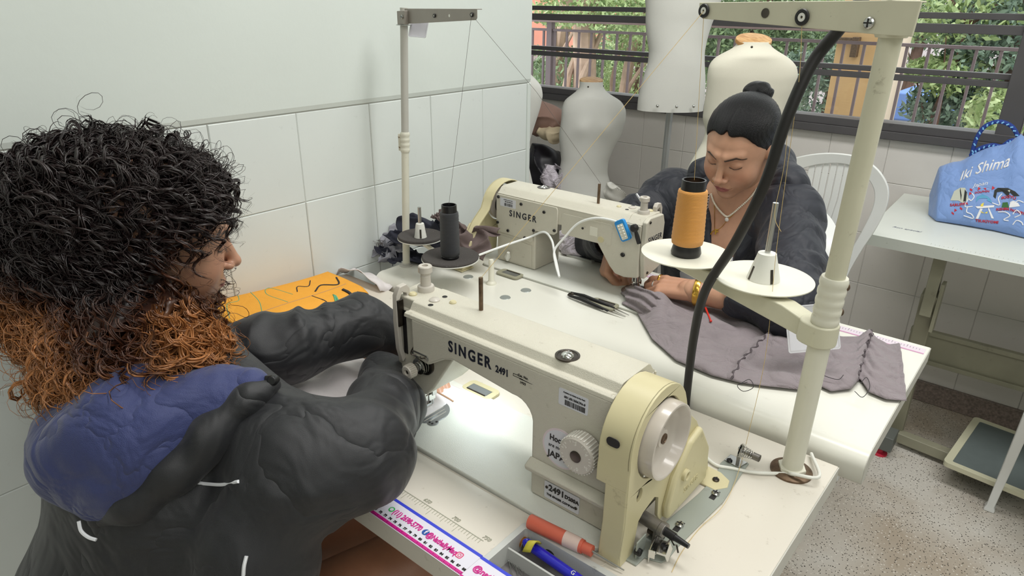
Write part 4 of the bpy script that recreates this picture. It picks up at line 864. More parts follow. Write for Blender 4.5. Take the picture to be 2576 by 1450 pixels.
# clip-on LED lamp and its cable on the far machine
M_cbl = mat('sky_blue_plastic', (30, 140, 214), .35); M_led = mat('led_face', (220, 220, 206), .3); M_wcab = mat('white_cable', (232, 234, 232), .35)
yb = N2.y-.056
t = thing('clip_lamp', 'blue clip lamp with ten small bulbs on the rear of the far machine', 'lamp', at(1571, 578, 'y', yb)); o0 = at(1571, 578, 'y', yb)
Ml_ = frame((0, -.006, 0), (math.cos(-1.05), 0, math.sin(-1.05)), (0, -1, 0))
m = MB(); m.prism(rrect(-.024, -.013, .024, .013, .006, 4), 'z', -.005, .004, M=Ml_); m.build('lamp_body', M_cbl, t, bevel=.002, seg=3)
m = MB(); m.prism(rrect(-.015, -.008, .020, .008, .002, 2), 'z', .0041, .0052, M=Ml_); m.build('lamp_window', M_led, t)
for i in range(5):
    for j in (-1, 1):
        m = MB(); m.sphere((-.011+.0065*i, .0036*j, .0056), .0022, 10, 6, M=Ml_); m.build('bulb', M_spin, t)
m = MB(); m.lathe([(.0085, 0), (.0085, .008), (.006, .010), (.0001, .010)], 22, frame(at(1598, 573, 'y', yb-.004)-o0, (1, 0, 0), (0, -1, 0))); m.build('clip_joint', M_black, t)
c0 = at(1598, 578, 'y', yb-.008)-o0; c1 = at(1608, 614, 'y', yb-.008)-o0; m = MB(); m.tube([c0, c0.lerp(c1, .5), c1], [.0035, .0055, .005], 4); m.build('clip_lever', M_black, t, bevel=.001)
cb = [at(1205, 642, 'y', 1.10), at(1270, 618, 'y', 1.16), at(1330, 598, 'y', 1.235), at(1368, 584, 'y', 1.243), at(1388, 605, 'y', 1.236), at(1395, 640, 'y', 1.21), at(1402, 672, 'y', 1.19), at(1407, 697, 'y', 1.17)]
m = MB(); m.tube(spline(cb, 8), .0027, 10); tag(m.build('lamp_cable', M_wcab), 'white cable from the foam tray tied to the far machine pillar', 'cable')
cb = [at(1407, 697, 'y', 1.17), at(1398, 665, 'y', 1.19), at(1395, 630, 'y', 1.21), at(1420, 598, 'y', 1.225), at(1455, 562, 'y', 1.235), at(1500, 549, 'y', 1.236), at(1545, 556, 'y', 1.235), at(1562, 566, 'y', 1.236)]
m = MB(); m.tube(spline(cb, 8), .0027, 10); tag(m.build('lamp_cable', M_wcab), 'white cable arching over the far machine to the blue lamp', 'cable')
m = MB(); m.box((.085, .051, .145), (.105, .0522, .168)); o = m.build('tape_scrap', mat('masking_tape', (222, 220, 206), .6), mb_, label='square of pale adhesive tape')
m = MB(); kp = V(.345, .056, .02); m.tube([kp+V(0, 0, -.012), kp, kp+V(-.006, .004, .016)], [.003, .008, .004], 7); m.build('knotted_rag', M_spin, mb_)
# lamp behind the front machine's head (lit)
M_lit = mat('lit_led', (235, 250, 255), .3, emit=(225, 246, 255), estr=18)
t = thing('clip_lamp', 'lit blue work lamp clipped behind the front machine, only its edge showing', 'lamp', N1+V(.068, .064, .118))
m = MB(); m.prism(rrect(-.022, -.012, .022, .012, .005, 3), 'z', -.004, .004, M=Matrix.Rotation(.35, 4, 'X')); m.build('lamp_body', M_cbl, t, bevel=.0015)
m = MB(); m.prism(rrect(-.018, -.009, .018, .009, .002, 2), 'z', -.0052, -.0041, M=Matrix.Rotation(.35, 4, 'X')); m.build('lamp_window', M_lit, t)
m = MB(); m.tube([V(0, -.004, .002), V(-.002, -.010, .03), V(.002, -.012, .05)], .003, 8); m.build('lamp_neck', M_wcab, t)
ll = bpy.data.lights.new('lamp_glow', 'AREA'); ll.shape = 'RECTANGLE'; ll.size = .034; ll.size_y = .016; ll.energy = .16; ll.color = (.86, .97, 1); ll.spread = math.radians(150)
lo = bpy.data.objects.new('lamp_glow', ll); COL.objects.link(lo); lo.parent = t; lo.location = (0, -.002, -.008); lo.rotation_euler = (-.42, .18, 0)
# ================================================================ people
def basis(F, roll=0):
    F = Vector(F).normalized(); X = F.cross(V(0, 0, 1)).normalized(); U = X.cross(F).normalized()   # X = person's right
    if roll: R = Matrix.Rotation(roll, 3, F); X = R @ X; U = R @ U
    return X, F, U
def to_world(Vt, c, B):
    X, F, U = [np.array(b) for b in B]; return np.array(c)+Vt[:, :1]*X+Vt[:, 1:2]*F+Vt[:, 2:3]*U
def head_field(P, full=1.0, smile=0):
    """head in its own frame: x right, y forward, z up"""
    A = np.abs(P[:, 0:1]); Q = np.concatenate([A, P[:, 1:]], 1)              # mirrored half
    d = sd_ell(P, (0, -.018, .040), (.0765, .094, .083))
    d = smin(d, sd_ell(P, (0, .022, -.012), (.0655, .072, .080)), .035)       # face mass
    d = smin(d, sd_ell(P, (0, .044, -.062), (.050*full, .045, .042)), .03)    # jaw
    d = smin(d, sd_ell(P, (0, .073, -.097), (.021, .017, .015)), .022)        # chin
    d = smin(d, sd_ell(Q, (.036, .058, -.034), (.024, .024, .026)), .028)     # cheeks
    d = smin(d, sd_cone(Q, (.010, .0885, .026), (.040, .072, .029), .0075, .005), .016)  # brow
    d = smax(d, -sd_ell(Q, (.0300, .1010, .006), (.018, .0155, .0115)), .014)      # sockets
    d = smin(d, sd_ell(Q, (.0300, .0765, .005), (.0150, .0130, .0115)), .004)      # lids
    d = smin(d, sd_cone(P, (0, .088, .014), (0, .111, -.027), .0058, .0095), .009)  # nose
    d = smin(d, sd_ell(P, (0, .1125, -.030), (.0095, .0095, .0085)), .006)
    d = smin(d, sd_ell(Q, (.0125, .102, -.034), (.0078, .0085, .0066)), .005)      # wings
    d = smax(d, -sd_ell(Q, (.0062, .1055, -.0425), (.0032, .0048, .0030)), .003)
    d = smin(d, sd_ell(P, (0, .078, -.062), (.024, .020, .018)), .014)
    d = smax(d, -sd_ell(P, (0, .1015, -.049), (.0030, .004, .006)), .005)
    d = smin(d, sd_ell(Q, (.0085, .0945, -.0600), (.0135, .0070, .0048)), .0045)   # lips
    d = smin(d, sd_ell(P, (0, .0945, -.0685), (.0150, .0075, .0058)), .0045)
    mo = sd_cone(Q, (0, .1035, -.0638), (.0235, .089, -.0645+smile), .0014, .0012); d = smax(d, -mo, .003)
    ey = sd_cone(Q, (.0200, .0905, -.0010), (.0300, .0925, -.0042), .0011, .0011)
    ey = np.minimum(ey, sd_cone(Q, (.0300, .0925, -.0042), (.0425, .0830, -.0008), .0011, .0011)); d = smax(d, -ey, .0015)   # lowered lid line
    d = smin(d, sd_ell(Q, (.0765, -.006, -.004), (.0075, .0170, .0290)), .006); d = smax(d, -sd_ell(Q, (.0845, -.003, .002), (.0045, .0095, .017)), .004)   # ears
    d = smin(d, sd_cone(P, (0, -.020, -.070), (0, -.045, -.19), .054, .058), .03)   # neck
    return d
def head_cols(Vt, skin, lip, brow=(.02, .012, .010), lash=(.03, .02, .02)):
    A = np.abs(Vt[:, 0]); y = Vt[:, 1]; z = Vt[:, 2]; c = np.tile(np.array(skin), (len(Vt), 1)).astype(float)
    def mix(w, col):
        w = np.clip(w, 0, 1)[:, None]; c[:] = c*(1-w)+np.array(col)*w
    mix(.30*np.exp(-((A-.043)/.02)**2-((z+.028)/.02)**2)*(y > .03), (skin[0]*1.1, skin[1]*.72, skin[2]*.68))
    mix(.25*np.exp(-(A/.012)**2-((z+.030)/.012)**2)*(y > .09), (skin[0]*1.05, skin[1]*.8, skin[2]*.78))
    lipw = np.where(z > -.0638, 1-((A/.0235)**2+((z+.0638)/(.0078-.0025*np.exp(-(A/.004)**2)))**2), 1-((A/.0215)**2+((z+.0638)/.0105)**2))
    mix(np.clip(lipw*5, 0, 1)*(y > .080), lip)
    bz = .0225+.0065*np.clip((A-.012)/.022, 0, 1)-.010*np.clip((A-.036)/.018, 0, 1); th = .0042*(1-.5*np.clip((A-.03)/.024, 0, 1))
    mix(np.clip(1.6*(1-np.abs(z-bz)/th), 0, 1)*(A > .010)*(A < .053)*(y > .03), brow)
    lz = np.where(A < .030, -.001-(A-.020)*.32, -.0042+(A-.030)*.27)
    mix(np.clip(1.9*(1-np.abs(z-lz)/.0021), 0, 1)*(A > .0175)*(A < .046)*(y > .05), lash)
    mix(.35*np.exp(-((A-.030)/.016)**2-((z-.008)/.008)**2)*(y > .05), (skin[0]*.72, skin[1]*.62, skin[2]*.60))
    return c
def hand_cones(wr, d, up, curls, side, s=1.0, thumb=(.5, .3), spread=.10):
    """wrist, pointing direction, back-of-hand normal; curls per finger (mcp, pip, dip); side=+1 thumb towards cross(up,d)"""
    d = Vector(d).normalized(); up = Vector(up); up = (up-d*up.dot(d)).normalized(); lat = up.cross(d)*side
    wr = Vector(wr); C = []
    P = lambda a, b, c: wr+d*a*s+lat*b*s+up*c*s
    for b in (.022, .008, -.006, -.019): C.append((P(.005, b*.75, 0), P(.072+(.004 if abs(b) < .01 else 0), b, -.001), .0135*s, .0115*s))
    C.append((P(-.02, 0, 0), P(.012, 0, 0), .023*s, .0225*s))
    tips = []
    for i, b in enumerate((.026, .009, -.008, -.024)):
        L3 = ((.040, .024, .020), (.044, .027, .021), (.041, .026, .020), (.032, .020, .018))[i]; p = P(.078-(.006 if i == 3 else 0), b, 0); ang = 0
        sp = spread*(1.2-i*.8)
        for j in range(3):
            ang += curls[i][j]; dirn = (d*math.cos(ang)-up*math.sin(ang)+lat*sp*math.cos(ang)).normalized(); q = p+dirn*L3[j]*s
            C.append((p.copy(), q.copy(), (.0098-.0010*j)*s, (.0092-.0011*j)*s)); p = q
        tips.append((p.copy(), dirn.copy()))
    p = P(.018, .024, -.006); dt = (d*math.cos(thumb[0])+lat*math.sin(thumb[0])-up*thumb[1]).normalized(); q = p+dt*.038*s; C.append((p, q, .0135*s, .0110*s))
    dt = (dt+d*.25-lat*.35-up*.15).normalized(); r_ = q+dt*.030*s; C.append((q, r_, .0108*s, .0098*s)); dt = (dt-lat*.15).normalized(); e = r_+dt*.022*s; C.append((r_, e, .0096*s, .0078*s)); tips.append((e, dt))
    return C, tips
def cones_mesh(C, h, k=.004, pad=.02, disp=None):
    pts = np.array([list(a) for c in C for a in c[:2]]); r = max(max(c[2:]) for c in C)
    def f(P):
        d = None
        for a, b, ra, rb in C:
            e = sd_cone(P, a, b, ra, rb); d = e if d is None else smin(d, e, k)
        return d+disp(P) if disp else d
    return nets(f, pts.min(0)-r-pad, pts.max(0)+r+pad, h)
def skinmat(name):
    m = bpy.data.materials.new(name); m.use_nodes = True; N = m.node_tree.nodes; L = m.node_tree.links; b = N['Principled BSDF']
    a = N.new('ShaderNodeAttribute'); a.attribute_name = 'Col'; n = N.new('ShaderNodeTexNoise'); n.inputs['Scale'].default_value = 60; n.inputs['Detail'].default_value = 4
    tc = N.new('ShaderNodeTexCoord'); L.new(tc.outputs['Object'], n.inputs['Vector'])
    r = N.new('ShaderNodeMapRange'); r.inputs[3].default_value = .86; r.inputs[4].default_value = 1.1; L.new(n.outputs[0], r.inputs[0])
    mx = N.new('ShaderNodeMix'); mx.data_type = 'RGBA'; mx.blend_type = 'MULTIPLY'; mx.inputs[0].default_value = 1; L.new(a.outputs['Color'], mx.inputs[6]); L.new(r.outputs[0], mx.inputs[7]); L.new(mx.outputs[2], b.inputs['Base Color'])
    b.inputs['Roughness'].default_value = .42; b.inputs['Subsurface Weight'].default_value = .12; b.inputs['Subsurface Radius'].default_value = (.008, .003, .0015); b.inputs['Subsurface Scale'].default_value = .6
    n2 = N.new('ShaderNodeTexNoise'); n2.inputs['Scale'].default_value = 900; L.new(tc.outputs['Object'], n2.inputs['Vector']); bp = N.new('ShaderNodeBump'); bp.inputs['Strength'].default_value = .12; bp.inputs['Distance'].default_value = .001; L.new(n2.outputs[0], bp.inputs['Height']); L.new(bp.outputs[0], b.inputs['Normal'])
    return m
M_skin = skinmat('skin')
M_nav = mat('navy_shell_fabric', (27, 30, 42), .55, bump=.25, bscale=1200, var=.08, vscale=12, sheen=.1, wrink=.5, wscale=12)
M_blk_f = mat('black_shell_fabric', (28, 29, 33), .5, bump=.25, bscale=1400, var=.1, vscale=10, sheen=.08, wrink=.5, wscale=10)
M_hood = mat('blue_lining_fabric', (44, 54, 104), .6, bump=.4, bscale=900, var=.14, vscale=10, sheen=.2, wrink=.5, wscale=14)
M_gold = mat('gold', (226, 180, 84), .2, 1); M_pearl = mat('pearl', (238, 228, 210), .2, coat=.5)
M_pip = mat('white_piping', (226, 228, 232), .5)
def smoothed(name, Vt, Q, mt, parent, label=None, it=2, cols=None):
    me = npmesh(name, [(Vt, Q)], cols); o = finish(name, me, mt, parent, label, ang=0)
    if it: md = o.modifiers.new('smooth', 'SMOOTH'); md.factor = .5; md.iterations = it
    return o
def bodymesh(name, parts, cols, mt, parent): me = npmesh(name, parts, cols); return finish(name, me, mt, parent, ang=0)
def relax(Vt, Q, it=2, f=.5):
    n = len(Vt); V_ = Vt.copy()
    e = np.concatenate([Q[:, [0, 1]], Q[:, [1, 2]], Q[:, [2, 3]], Q[:, [3, 0]]]); cnt = np.bincount(e[:, 0], minlength=n)+np.bincount(e[:, 1], minlength=n)
    for _ in range(it):
        s_ = np.stack([np.bincount(e[:, 0], V_[e[:, 1], k], n)+np.bincount(e[:, 1], V_[e[:, 0], k], n) for k in range(3)], 1)
        V_ = V_*(1-f)+f*s_/np.maximum(cnt, 1)[:, None]
    return V_
def folds(P, A, B, amp, freq, seed=0, bias=.5):
    """wrinkles around a sleeve that runs from A to B, stronger towards the ends"""
    A = np.array(A); B = np.array(B); ax_ = B-A; L_ = np.linalg.norm(ax_); ax_ = ax_/L_; t = (P-A) @ ax_/L_; q = vn(P, 18, seed)
    q2 = vn(P, 11, seed+9)
    w = .5+.5*np.cos(t*L_*freq+2.6*q+2.2*q2)
    return -amp*(1.9*w**2.5-.5)*(.4+.6*np.clip(1-np.abs(t-bias)*1.6, 0, 1))*(.55+.45*np.clip(vn(P, 9, seed+20)+.3, -1, 1))
def polyfield(P, segs, k=.03):
    d = None
    for a, b, ra, rb in segs:
        e = sd_cone(P, a, b, ra, rb); d = e if d is None else smin(d, e, k)
    return d
# ================================================================ cloths and small piles
def surf(nu, nv, f, thick=.0): return [[f(i/(nu-1), j/(nv-1)) for i in range(nu)] for j in range(nv)]
def interp(pts, t):
    k = (len(pts)-1)*t; i = min(int(k), len(pts)-2); return Vector(pts[i]).lerp(Vector(pts[i+1]), k-i)
def interpx(pts, t):
    L_ = [0]
    for a, b in zip(pts, pts[1:]): L_.append(L_[-1]+(Vector(b)-Vector(a)).length)
    s_ = t*L_[-1]
    for i in range(len(pts)-1):
        if s_ <= L_[i+1]+1e-9: return Vector(pts[i]).lerp(Vector(pts[i+1]), (s_-L_[i])/max(L_[i+1]-L_[i], 1e-9))
    return Vector(pts[-1])
M_gcl = mat('grey_cloth', (138, 128, 132), .8, bump=.5, bscale=700, var=.08, vscale=30, sheen=.2, wrink=.35, wscale=20)
F_ = [at(x, y, 'z', Z2+.002) for x, y in ((1592, 772), (1640, 858), (1700, 912), (1790, 950), (1862, 968), (1930, 977), (2010, 986), (2052, 972), (2090, 990), (2140, 984), (2162, 958), (2185, 992), (2228, 1010), (2279, 1014))]
B_ = [at(x, y, 'z', Z2+.002) for x, y in ((1578, 738), (1640, 742), (1700, 757), (1760, 770), (1850, 790), (1930, 806), (1985, 816), (2060, 830), (2115, 852), (2160, 852), (2185, 835), (2205, 858), (2232, 872), (2262, 869))]
T_ = [0, .10, .2, .32, .42, .5, .6, .66, .72, .78, .82, .86, .93, 1]
def knot(A, u):
    for i in range(len(T_)-1):
        if u <= T_[i+1]: return A[i].lerp(A[i+1], (u-T_[i])/(T_[i+1]-T_[i]))
    return A[-1]
def grey(u, v):
    a = knot(F_, u); b = knot(B_, u); p = a.lerp(b, v)
    P_ = np.array([[p.x, p.y, 0.]]); n1 = float(vn(P_, 38, 5)[0]); n2 = float(vn(P_, 90, 6)[0])
    env = math.sin(PI*min(max(v, 0), 1))**.5
    h = .004+.0016*n2*env
    bump_ = math.exp(-((u-.13)/.075)**2)*math.exp(-((v-.62)/.32)**2)*.030; h += bump_
    h += .016*math.exp(-((u-.27)/.07)**2)*env*(.6+.4*n1)+.012*env*abs(n1)*(1-u)
    for s0, w in ((.44, .012), (.655, .012), (.815, .014)):
        s1 = s0+(.18 if s0 < .5 else .03)*(v-.3); dd_ = (u-s1)
        h += .017*env*math.exp(-(dd_/(w*3.2))**2)*(1 if dd_ < 0 else .4) if s0 > .5 else .009*env*math.exp(-(dd_/w)**2)
    if u > .5: h += .010*abs(math.sin((u-.5)*PI/.16))*env
    h += .0022*math.sin(v*34+u*20+n1*2)*env*(u > .3)
    return p+V(0, 0, h)
m = MB(); m.grid(surf(150, 54, grey)); tag(m.build('grey_cloth', M_gcl, ang=0, solid=.0012), 'crumpled grey cloth being sewn, spread over the right of the far table', 'cloth')
gc_o = COL.objects.get('grey_cloth')
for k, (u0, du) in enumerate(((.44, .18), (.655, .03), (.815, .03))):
    m = MB(); m.tube([grey(u0+du*(v-.3)+.004*math.sin(v*60), v)+V(0, 0, .0008+.001*math.sin(v*90)) for v in np.linspace(.0, 1, 60)], [.0016+.0009*math.sin(i*1.9) for i in range(60)], 6); m.build('seam', mat('dark_seam_cloth', (86, 78, 82), .9), gc_o)  # raised seam cords, a darker grey than the cloth
# bunched end under the needle
def bunch(P): 
    n0 = np.array(N2); a = n0+np.array([.022, -.046, .012])
    d = polyfield(P, [(n0+np.array([-.010, -.03, .004]), a, .010, .016), (a, a+np.array([.055, -.030, .008]), .016, .024), (n0+np.array([.02, -.075, .004]), a+np.array([.07, -.045, .004]), .010, .020)], .015)
    return smax(d+.004*np.sin((P @ np.array([.5, 1.2, 2.0]))*150+2*vn(P, 30, 3)), Z2+.006-P[:, 2], .002)
Vb_, Qb_ = nets(bunch, np.array(N2)+[-.05, -.16, -.01], np.array(N2)+[.16, .03, .09], .0028); smoothed_ = npmesh('cloth_bunch', [(Vb_, Qb_)]); finish('cloth_bunch', smoothed_, M_gcl, gc_o, ang=0)
m = MB(); q0 = at(1775, 775, 'z', Z2+.03); q1 = at(1788, 808, 'z', Z2+.024); m.tube([q0, q1], [.0022, .0016], 8); m.sphere(q1, .003, 8, 6); tag(m.build('seam_ripper', mat('red_plastic', (210, 50, 40), .3)), 'small red pointed tool lying on the grey cloth beside the cable', 'seam ripper')
for pts, lb in ((((1860, 968), (1885, 955), (1895, 975), (1870, 985), (1855, 970), (1880, 962)), 'loose dark thread ends curled at the middle seam of the grey cloth'), (((2062, 940), (2085, 950), (2110, 955), (2122, 944)), 'dark thread curve on the grey cloth behind the stand'), (((2165, 965), (2180, 950), (2188, 975), (2170, 1000), (2150, 985)), 'loop of dark thread at the last seam of the grey cloth')):
    thread(lb, [at(x, y, 'z', Z2+.021) for x, y in pts], mat('charcoal_thread', (50, 46, 50), .8), .0006, 5)
# white cloth between the sleeves at the near machine
M_wcl = mat('white_cloth', (222, 216, 216), .75, bump=.3, bscale=700, var=.05, vscale=20, wrink=.2, wscale=14)
def wcl(u, v):
    p = V(-1.22+.50*u, .455+.30*v-.05*(1-u)*v, Z1+.004); P_ = np.array([[p.x, p.y, 0.]])
    e = math.sin(PI*u)**.4*math.sin(PI*v)**.5; return p+V(0, 0, .022*e+.010*e*float(vn(P_, 30, 15)[0])+.004*e*math.sin(v*26+u*8))
m = MB(); m.grid(surf(70, 44, wcl)); wc = tag(m.build('white_cloth', M_wcl, ang=0, solid=.0015), 'white cloth under the hands of the curly-haired woman', 'cloth')
m = MB(); m.tube([wcl(u, .86)+V(0, 0, .0015) for u in np.linspace(0, 1, 50)], .0016, 5); m.build('hem_seam', mat('tan_thread', (176, 140, 110), .8), wc)
m = MB(); m.tube([wcl(u, .12)+V(0, 0, .0015) for u in np.linspace(0, 1, 50)], .0014, 5); m.build('hem_seam', mat('tan_thread', (176, 140, 110), .8), wc)
# yellow printed cloth, folded
M_ycl = mat('yellow_cloth', (240, 168, 52), .7, bump=.4, bscale=600, var=.06, vscale=14, wrink=.15, wscale=10)
yc = [at(575, 728, 'z', Z1+.05), at(893, 712, 'z', Z1+.045)]
def ycl(u, v):
    # v 0 (front, on the table) -> crease -> back edge
    y = .60+.30*u; x = -1.175-.03*(1-u); prof_ = [(0, .002), (-.006, .020), (-.028, .030), (-.09, .034), (-.158, .036), (-.170, .012)]
    k = v*(len(prof_)-1); i = min(int(k), len(prof_)-2); a, b = prof_[i], prof_[i+1]; f = k-i; dx = a[0]+(b[0]-a[0])*f; dz = a[1]+(b[1]-a[1])*f
    n1 = float(vn(np.array([[u*.3, v*.2, 0.]]), 24, 25)[0]); return V(x+dx+.004*n1, y, Z1+dz*(.9+.1*math.sin(u*5+1))+.003*n1)
m = MB(); G = surf(50, 30, ycl); m.grid(G); m.add([G[j][-1] for j in range(30)]+[V(G[0][-1].x, G[0][-1].y, Z1+.001), V(G[-1][-1].x, G[-1][-1].y, Z1+.001)], [tuple(list(range(30))+[31, 30])]); yo = tag(m.build('yellow_cloth', M_ycl, ang=50, solid=.0016), 'folded orange-yellow printed cloth lying by the wall', 'cloth')
M_pg = mat('green_print_line', (96, 168, 130), .8); M_pb = mat('black_print', (34, 34, 40), .7)
def yline(pts, r, mt, nm='printed_line'):
    m = MB(); sp_ = spline([V(a, b, 0) for a, b in pts], 6); m.tube([ycl(p.x, p.y)+V(.0006, 0, .0006) for p in sp_], r, 5); m.build(nm, mt, yo)
yline([(.85, .18), (.88, .3), (.87, .45)], .0042, M_pb); yline([(.93, .3), (.98, .18), (1.0, .1)], .0036, M_pb); yline([(.62, .1), (.68, .3), (.64, .5)], .0012, M_pb); yline([(.70, .55), (.8, .62), (.9, .55), (.97, .66)], .0022, M_pb); yline([(.60, .62), (.66, .70), (.72, .66), (.80, .74)], .0014, M_pb)
yline([(.15, .3), (.3, .6), (.36, .8)], .0009, M_pg); yline([(.45, .5), (.42, .7), (.50, .8), (.55, .6)], .0009, M_pg); yline([(.02, .5), (.12, .7), (.22, .72), (.3, .9)], .0009, M_pg); yline([(.72, .1), (.77, .42), (.75, .12)], .0030, M_pg)
yline([(.0, .42), (.3, .47), (.6, .5), (.95, .52)], .0009, mat('tan_thread', (176, 140, 110), .8), 'stitch_line')
m = MB(); m.grid(surf(16, 12, lambda u, v: V(-1.36+.17*u, .945+.06*v, Z1+.002+.034*math.sin(PI*min(1, u*1.0))**.5*(1-v)+.004*math.sin(u*14+v*9)))); tag(m.build('white_cloth', M_wcl, ang=0, solid=.0015), 'white cloth end sticking out behind the yellow cloth', 'cloth')
# crumpled scraps behind the slim stand
def lump(name, label, cat, c, r, mt, seed, amp=.012, sc=30, h=.005, floor=None, group=None, par=None, ridge=1):
    c = np.array(c, float); r = np.array(r, float)
    def f(P):
        w = 1-np.abs(np.sin(.5*sc*((P-c) @ np.array([.6, .5, .4]))+2.2*vn(P, sc*.45, seed)))
        d = sd_ell(P, c, r)+amp*(.6-1.3*w**2*ridge)*.8+amp*.5*vn(P, sc*.8, seed+1)
        return smax(d, floor-P[:, 2], .003) if floor is not None else d
    v, q = nets(f, c-r-amp*2.5, c+r+amp*2.5, h); o = finish(name, npmesh(name, [(relax(v, q, 1), q)]), mt, par, ang=0)
    return tag(o, label, cat, group) if label else o
M_nc = mat('navy_cloth', (36, 38, 52), .8, wrink=.3, bump=.3, bscale=600); M_lg = mat('grey_frayed_cloth', (150, 150, 158), .85, bump=.5, bscale=400); M_br = mat('taupe_cloth', (104, 90, 88), .85, wrink=.4, bump=.3, bscale=500)
def crumple(label, c, U_, W_v, amp, mt, seed, sc=26, n=46, lift=.0):
    c = Vector(c); U_ = Vector(U_); W_v = Vector(W_v); nn_ = U_.cross(W_v).normalized(); nn_ = nn_ if nn_.z > 0 else -nn_
    us = np.linspace(-1, 1, n); UU, VV = np.meshgrid(us, us); e = 1+.16*np.sin(UU*5+seed)+.12*np.sin(VV*7+seed*2)
    P0 = np.array(c)[None, None]+UU[..., None]*e[..., None]*np.array(U_)+VV[..., None]*e[..., None]*np.array(W_v)
    q = np.stack([UU*.09, VV*.09, UU*0], -1).reshape(-1, 3); r1 = 1-np.abs(np.sin(q @ np.array([1, .6, 0])*sc+2.0*vn(q, sc, seed))); r2 = 1-np.abs(np.sin(q @ np.array([-.5, 1, 0])*sc*1.2+2.0*vn(q, sc, seed+5)))
    h = amp*(r1**1.5+.8*r2**1.5+.5*vn(q, sc*.5, seed+7)).reshape(n, n)*(1-.35*(UU**2+VV**2)/2)+lift*np.exp(-(UU**2+VV**2)*1.5)
    P0 = P0+h[..., None]*np.array(nn_)+ (amp*.5*np.stack([vn(q, sc, seed+k).reshape(n, n) for k in (11, 12, 13)], -1))
    P0[..., 2] = np.maximum(P0[..., 2], Z2+.002+.0006*(seed % 5)) if mt is not M_lg else P0[..., 2]
    m = MB(); m.grid([[Vector(p) for p in r_] for r_ in P0]); return tag(m.build('fabric_scrap', mt, ang=0, solid=.0014), label, 'fabric')
crumple('crumpled navy fabric scrap heaped behind the slim stand', at(1090, 600, 'y', 1.15), (.085, .03, 0), (-.01, .045, .02), .022, M_nc, 31, 30, lift=.02)
crumple('frayed grey and navy scrap hanging over the far table corner by the wall', at(990, 622, 'y', 1.10), (.035, .0, -.008), (0, .04, .028), .014, M_lg, 32, 34)
crumple('dark navy scrap lying under the foam tray beside the pole', at(1060, 655, 'y', 1.12), (.06, .01, 0), (0, .04, 0), .012, M_nc, 33, 30)
crumple('taupe fabric scrap behind the black cone', at(1175, 608, 'y', 1.17), (.055, .02, 0), (-.01, .035, .03), .024, M_br, 34, 28, lift=.02)
crumple('small rolled brown scrap on top of the navy heap', at(1112, 548, 'y', 1.15), (.024, .004, -.004), (0, .018, .006), .010, M_br, 35, 22)
crumple('black-edged pale lining scrap at the foot of the slim stand', at(985, 640, 'y', 1.08), (.04, .0, -.01), (0, .025, .004), .010, M_nc, 36, 26)
m = MB(); 
for k in range(14):
    r_ = np.random.default_rng(k); c = at(955, 620, 'y', 1.09); pts = [c+V(*(r_.uniform(-.018, .022, 3))) for _ in range(6)]; m.tube(spline(pts, 5), .0004, 4)
tag(m.build('loose_threads', M_thd, kind='stuff'), 'tangle of loose dark threads beside the grey scrap', 'threads')
# pale plastic bag and wire tray behind the far machine arm
M_bag = mat('pale_plastic_film', (206, 198, 208), .3, bump=.3, bscale=80, wrink=.6, wscale=30)
lump('plastic_bag', 'pale pinkish plastic bag glimpsed under the far machine arm', 'bag', at(1452, 612, 'y', 1.43), (.075, .03, .045), M_bag, 36, .012, 60, .004, Z2+.002)
m = MB(); m.prism([(-.97, 1.395), (-.89, 1.395), (-.89, 1.43), (-.97, 1.43)], 'z', Z2, Z2+.006, holes=[[(-.962, 1.401), (-.962, 1.424), (-.898, 1.424), (-.898, 1.401)]]); tag(m.build('wire_frame', M_tray), 'small grey rectangular frame behind the far machine pillar', 'frame')
# tape along the operator edge of the far table
t = thing('tape_measure', 'pale pink tape measure along the back edge of the far table', 'tape measure')
m = MB(); m.box((-.80, 1.405, Z2), (-.13, 1.432, Z2+.0006)); m.build('tape_strip', mat('pink_tape', (216, 204, 214), .5), t, smooth=False)
m = MB(); m.box((-.80, 1.4055, Z2+.0006), (-.13, 1.409, Z2+.0008)); m.build('pink_band', mat('pink_band', (196, 130, 170), .5), t, smooth=False)
m = MB()
for k in range(120): m.box((-.795+.0055*k, 1.420, Z2+.0006), (-.7944+.0055*k, 1.431 if k % 5 == 0 else 1.426, Z2+.0008))
m.build('scale_marks', M_inkb, t, smooth=False, kind='stuff')
# ---------------------------------------------------------------- woman behind the far machine
w2 = thing('person', 'woman with sleek black hair in a navy jacket, looking down behind the far machine', 'person', (-.62, 1.75, 0)); o2 = np.array([-.62, 1.75, 0])
SK = (.55, .305, .200); LIP = (.36, .115, .105)
hc = np.array([-.590, 1.512, 1.142]); Bh = basis((-.07, -.88, -.45), math.radians(-5))
Vh, Qh = nets(lambda P: head_field(P, 1.06, .0012), (-.105, -.135, -.205), (.105, .135, .135), .0019)
ch = head_cols(Vh, SK, LIP, (.022, .014, .012)); Vh = relax(Vh, Qh, 1, .4)
SC2 = .90
def sq(Q_): Q_ = Q_*SC2; Q_[:, 2] = np.where(Q_[:, 2] > .045, .045+(Q_[:, 2]-.045)*.80, Q_[:, 2]); return Q_
Vw = to_world(sq(Vh), hc, Bh)
sR, sL = tuple(at(1690, 500, 'y', 1.665)), tuple(at(1985, 545, 'y', 1.60)); nb = (-.630, 1.635, .960); ch_ = (-.645, 1.655, .86)
eR, eL = tuple(at(1512, 608, 'y', 1.47)), tuple(at(2000, 772, 'z', .875)); wR, wL = (-.800, 1.345, .905), (-.560, 1.285, .866)
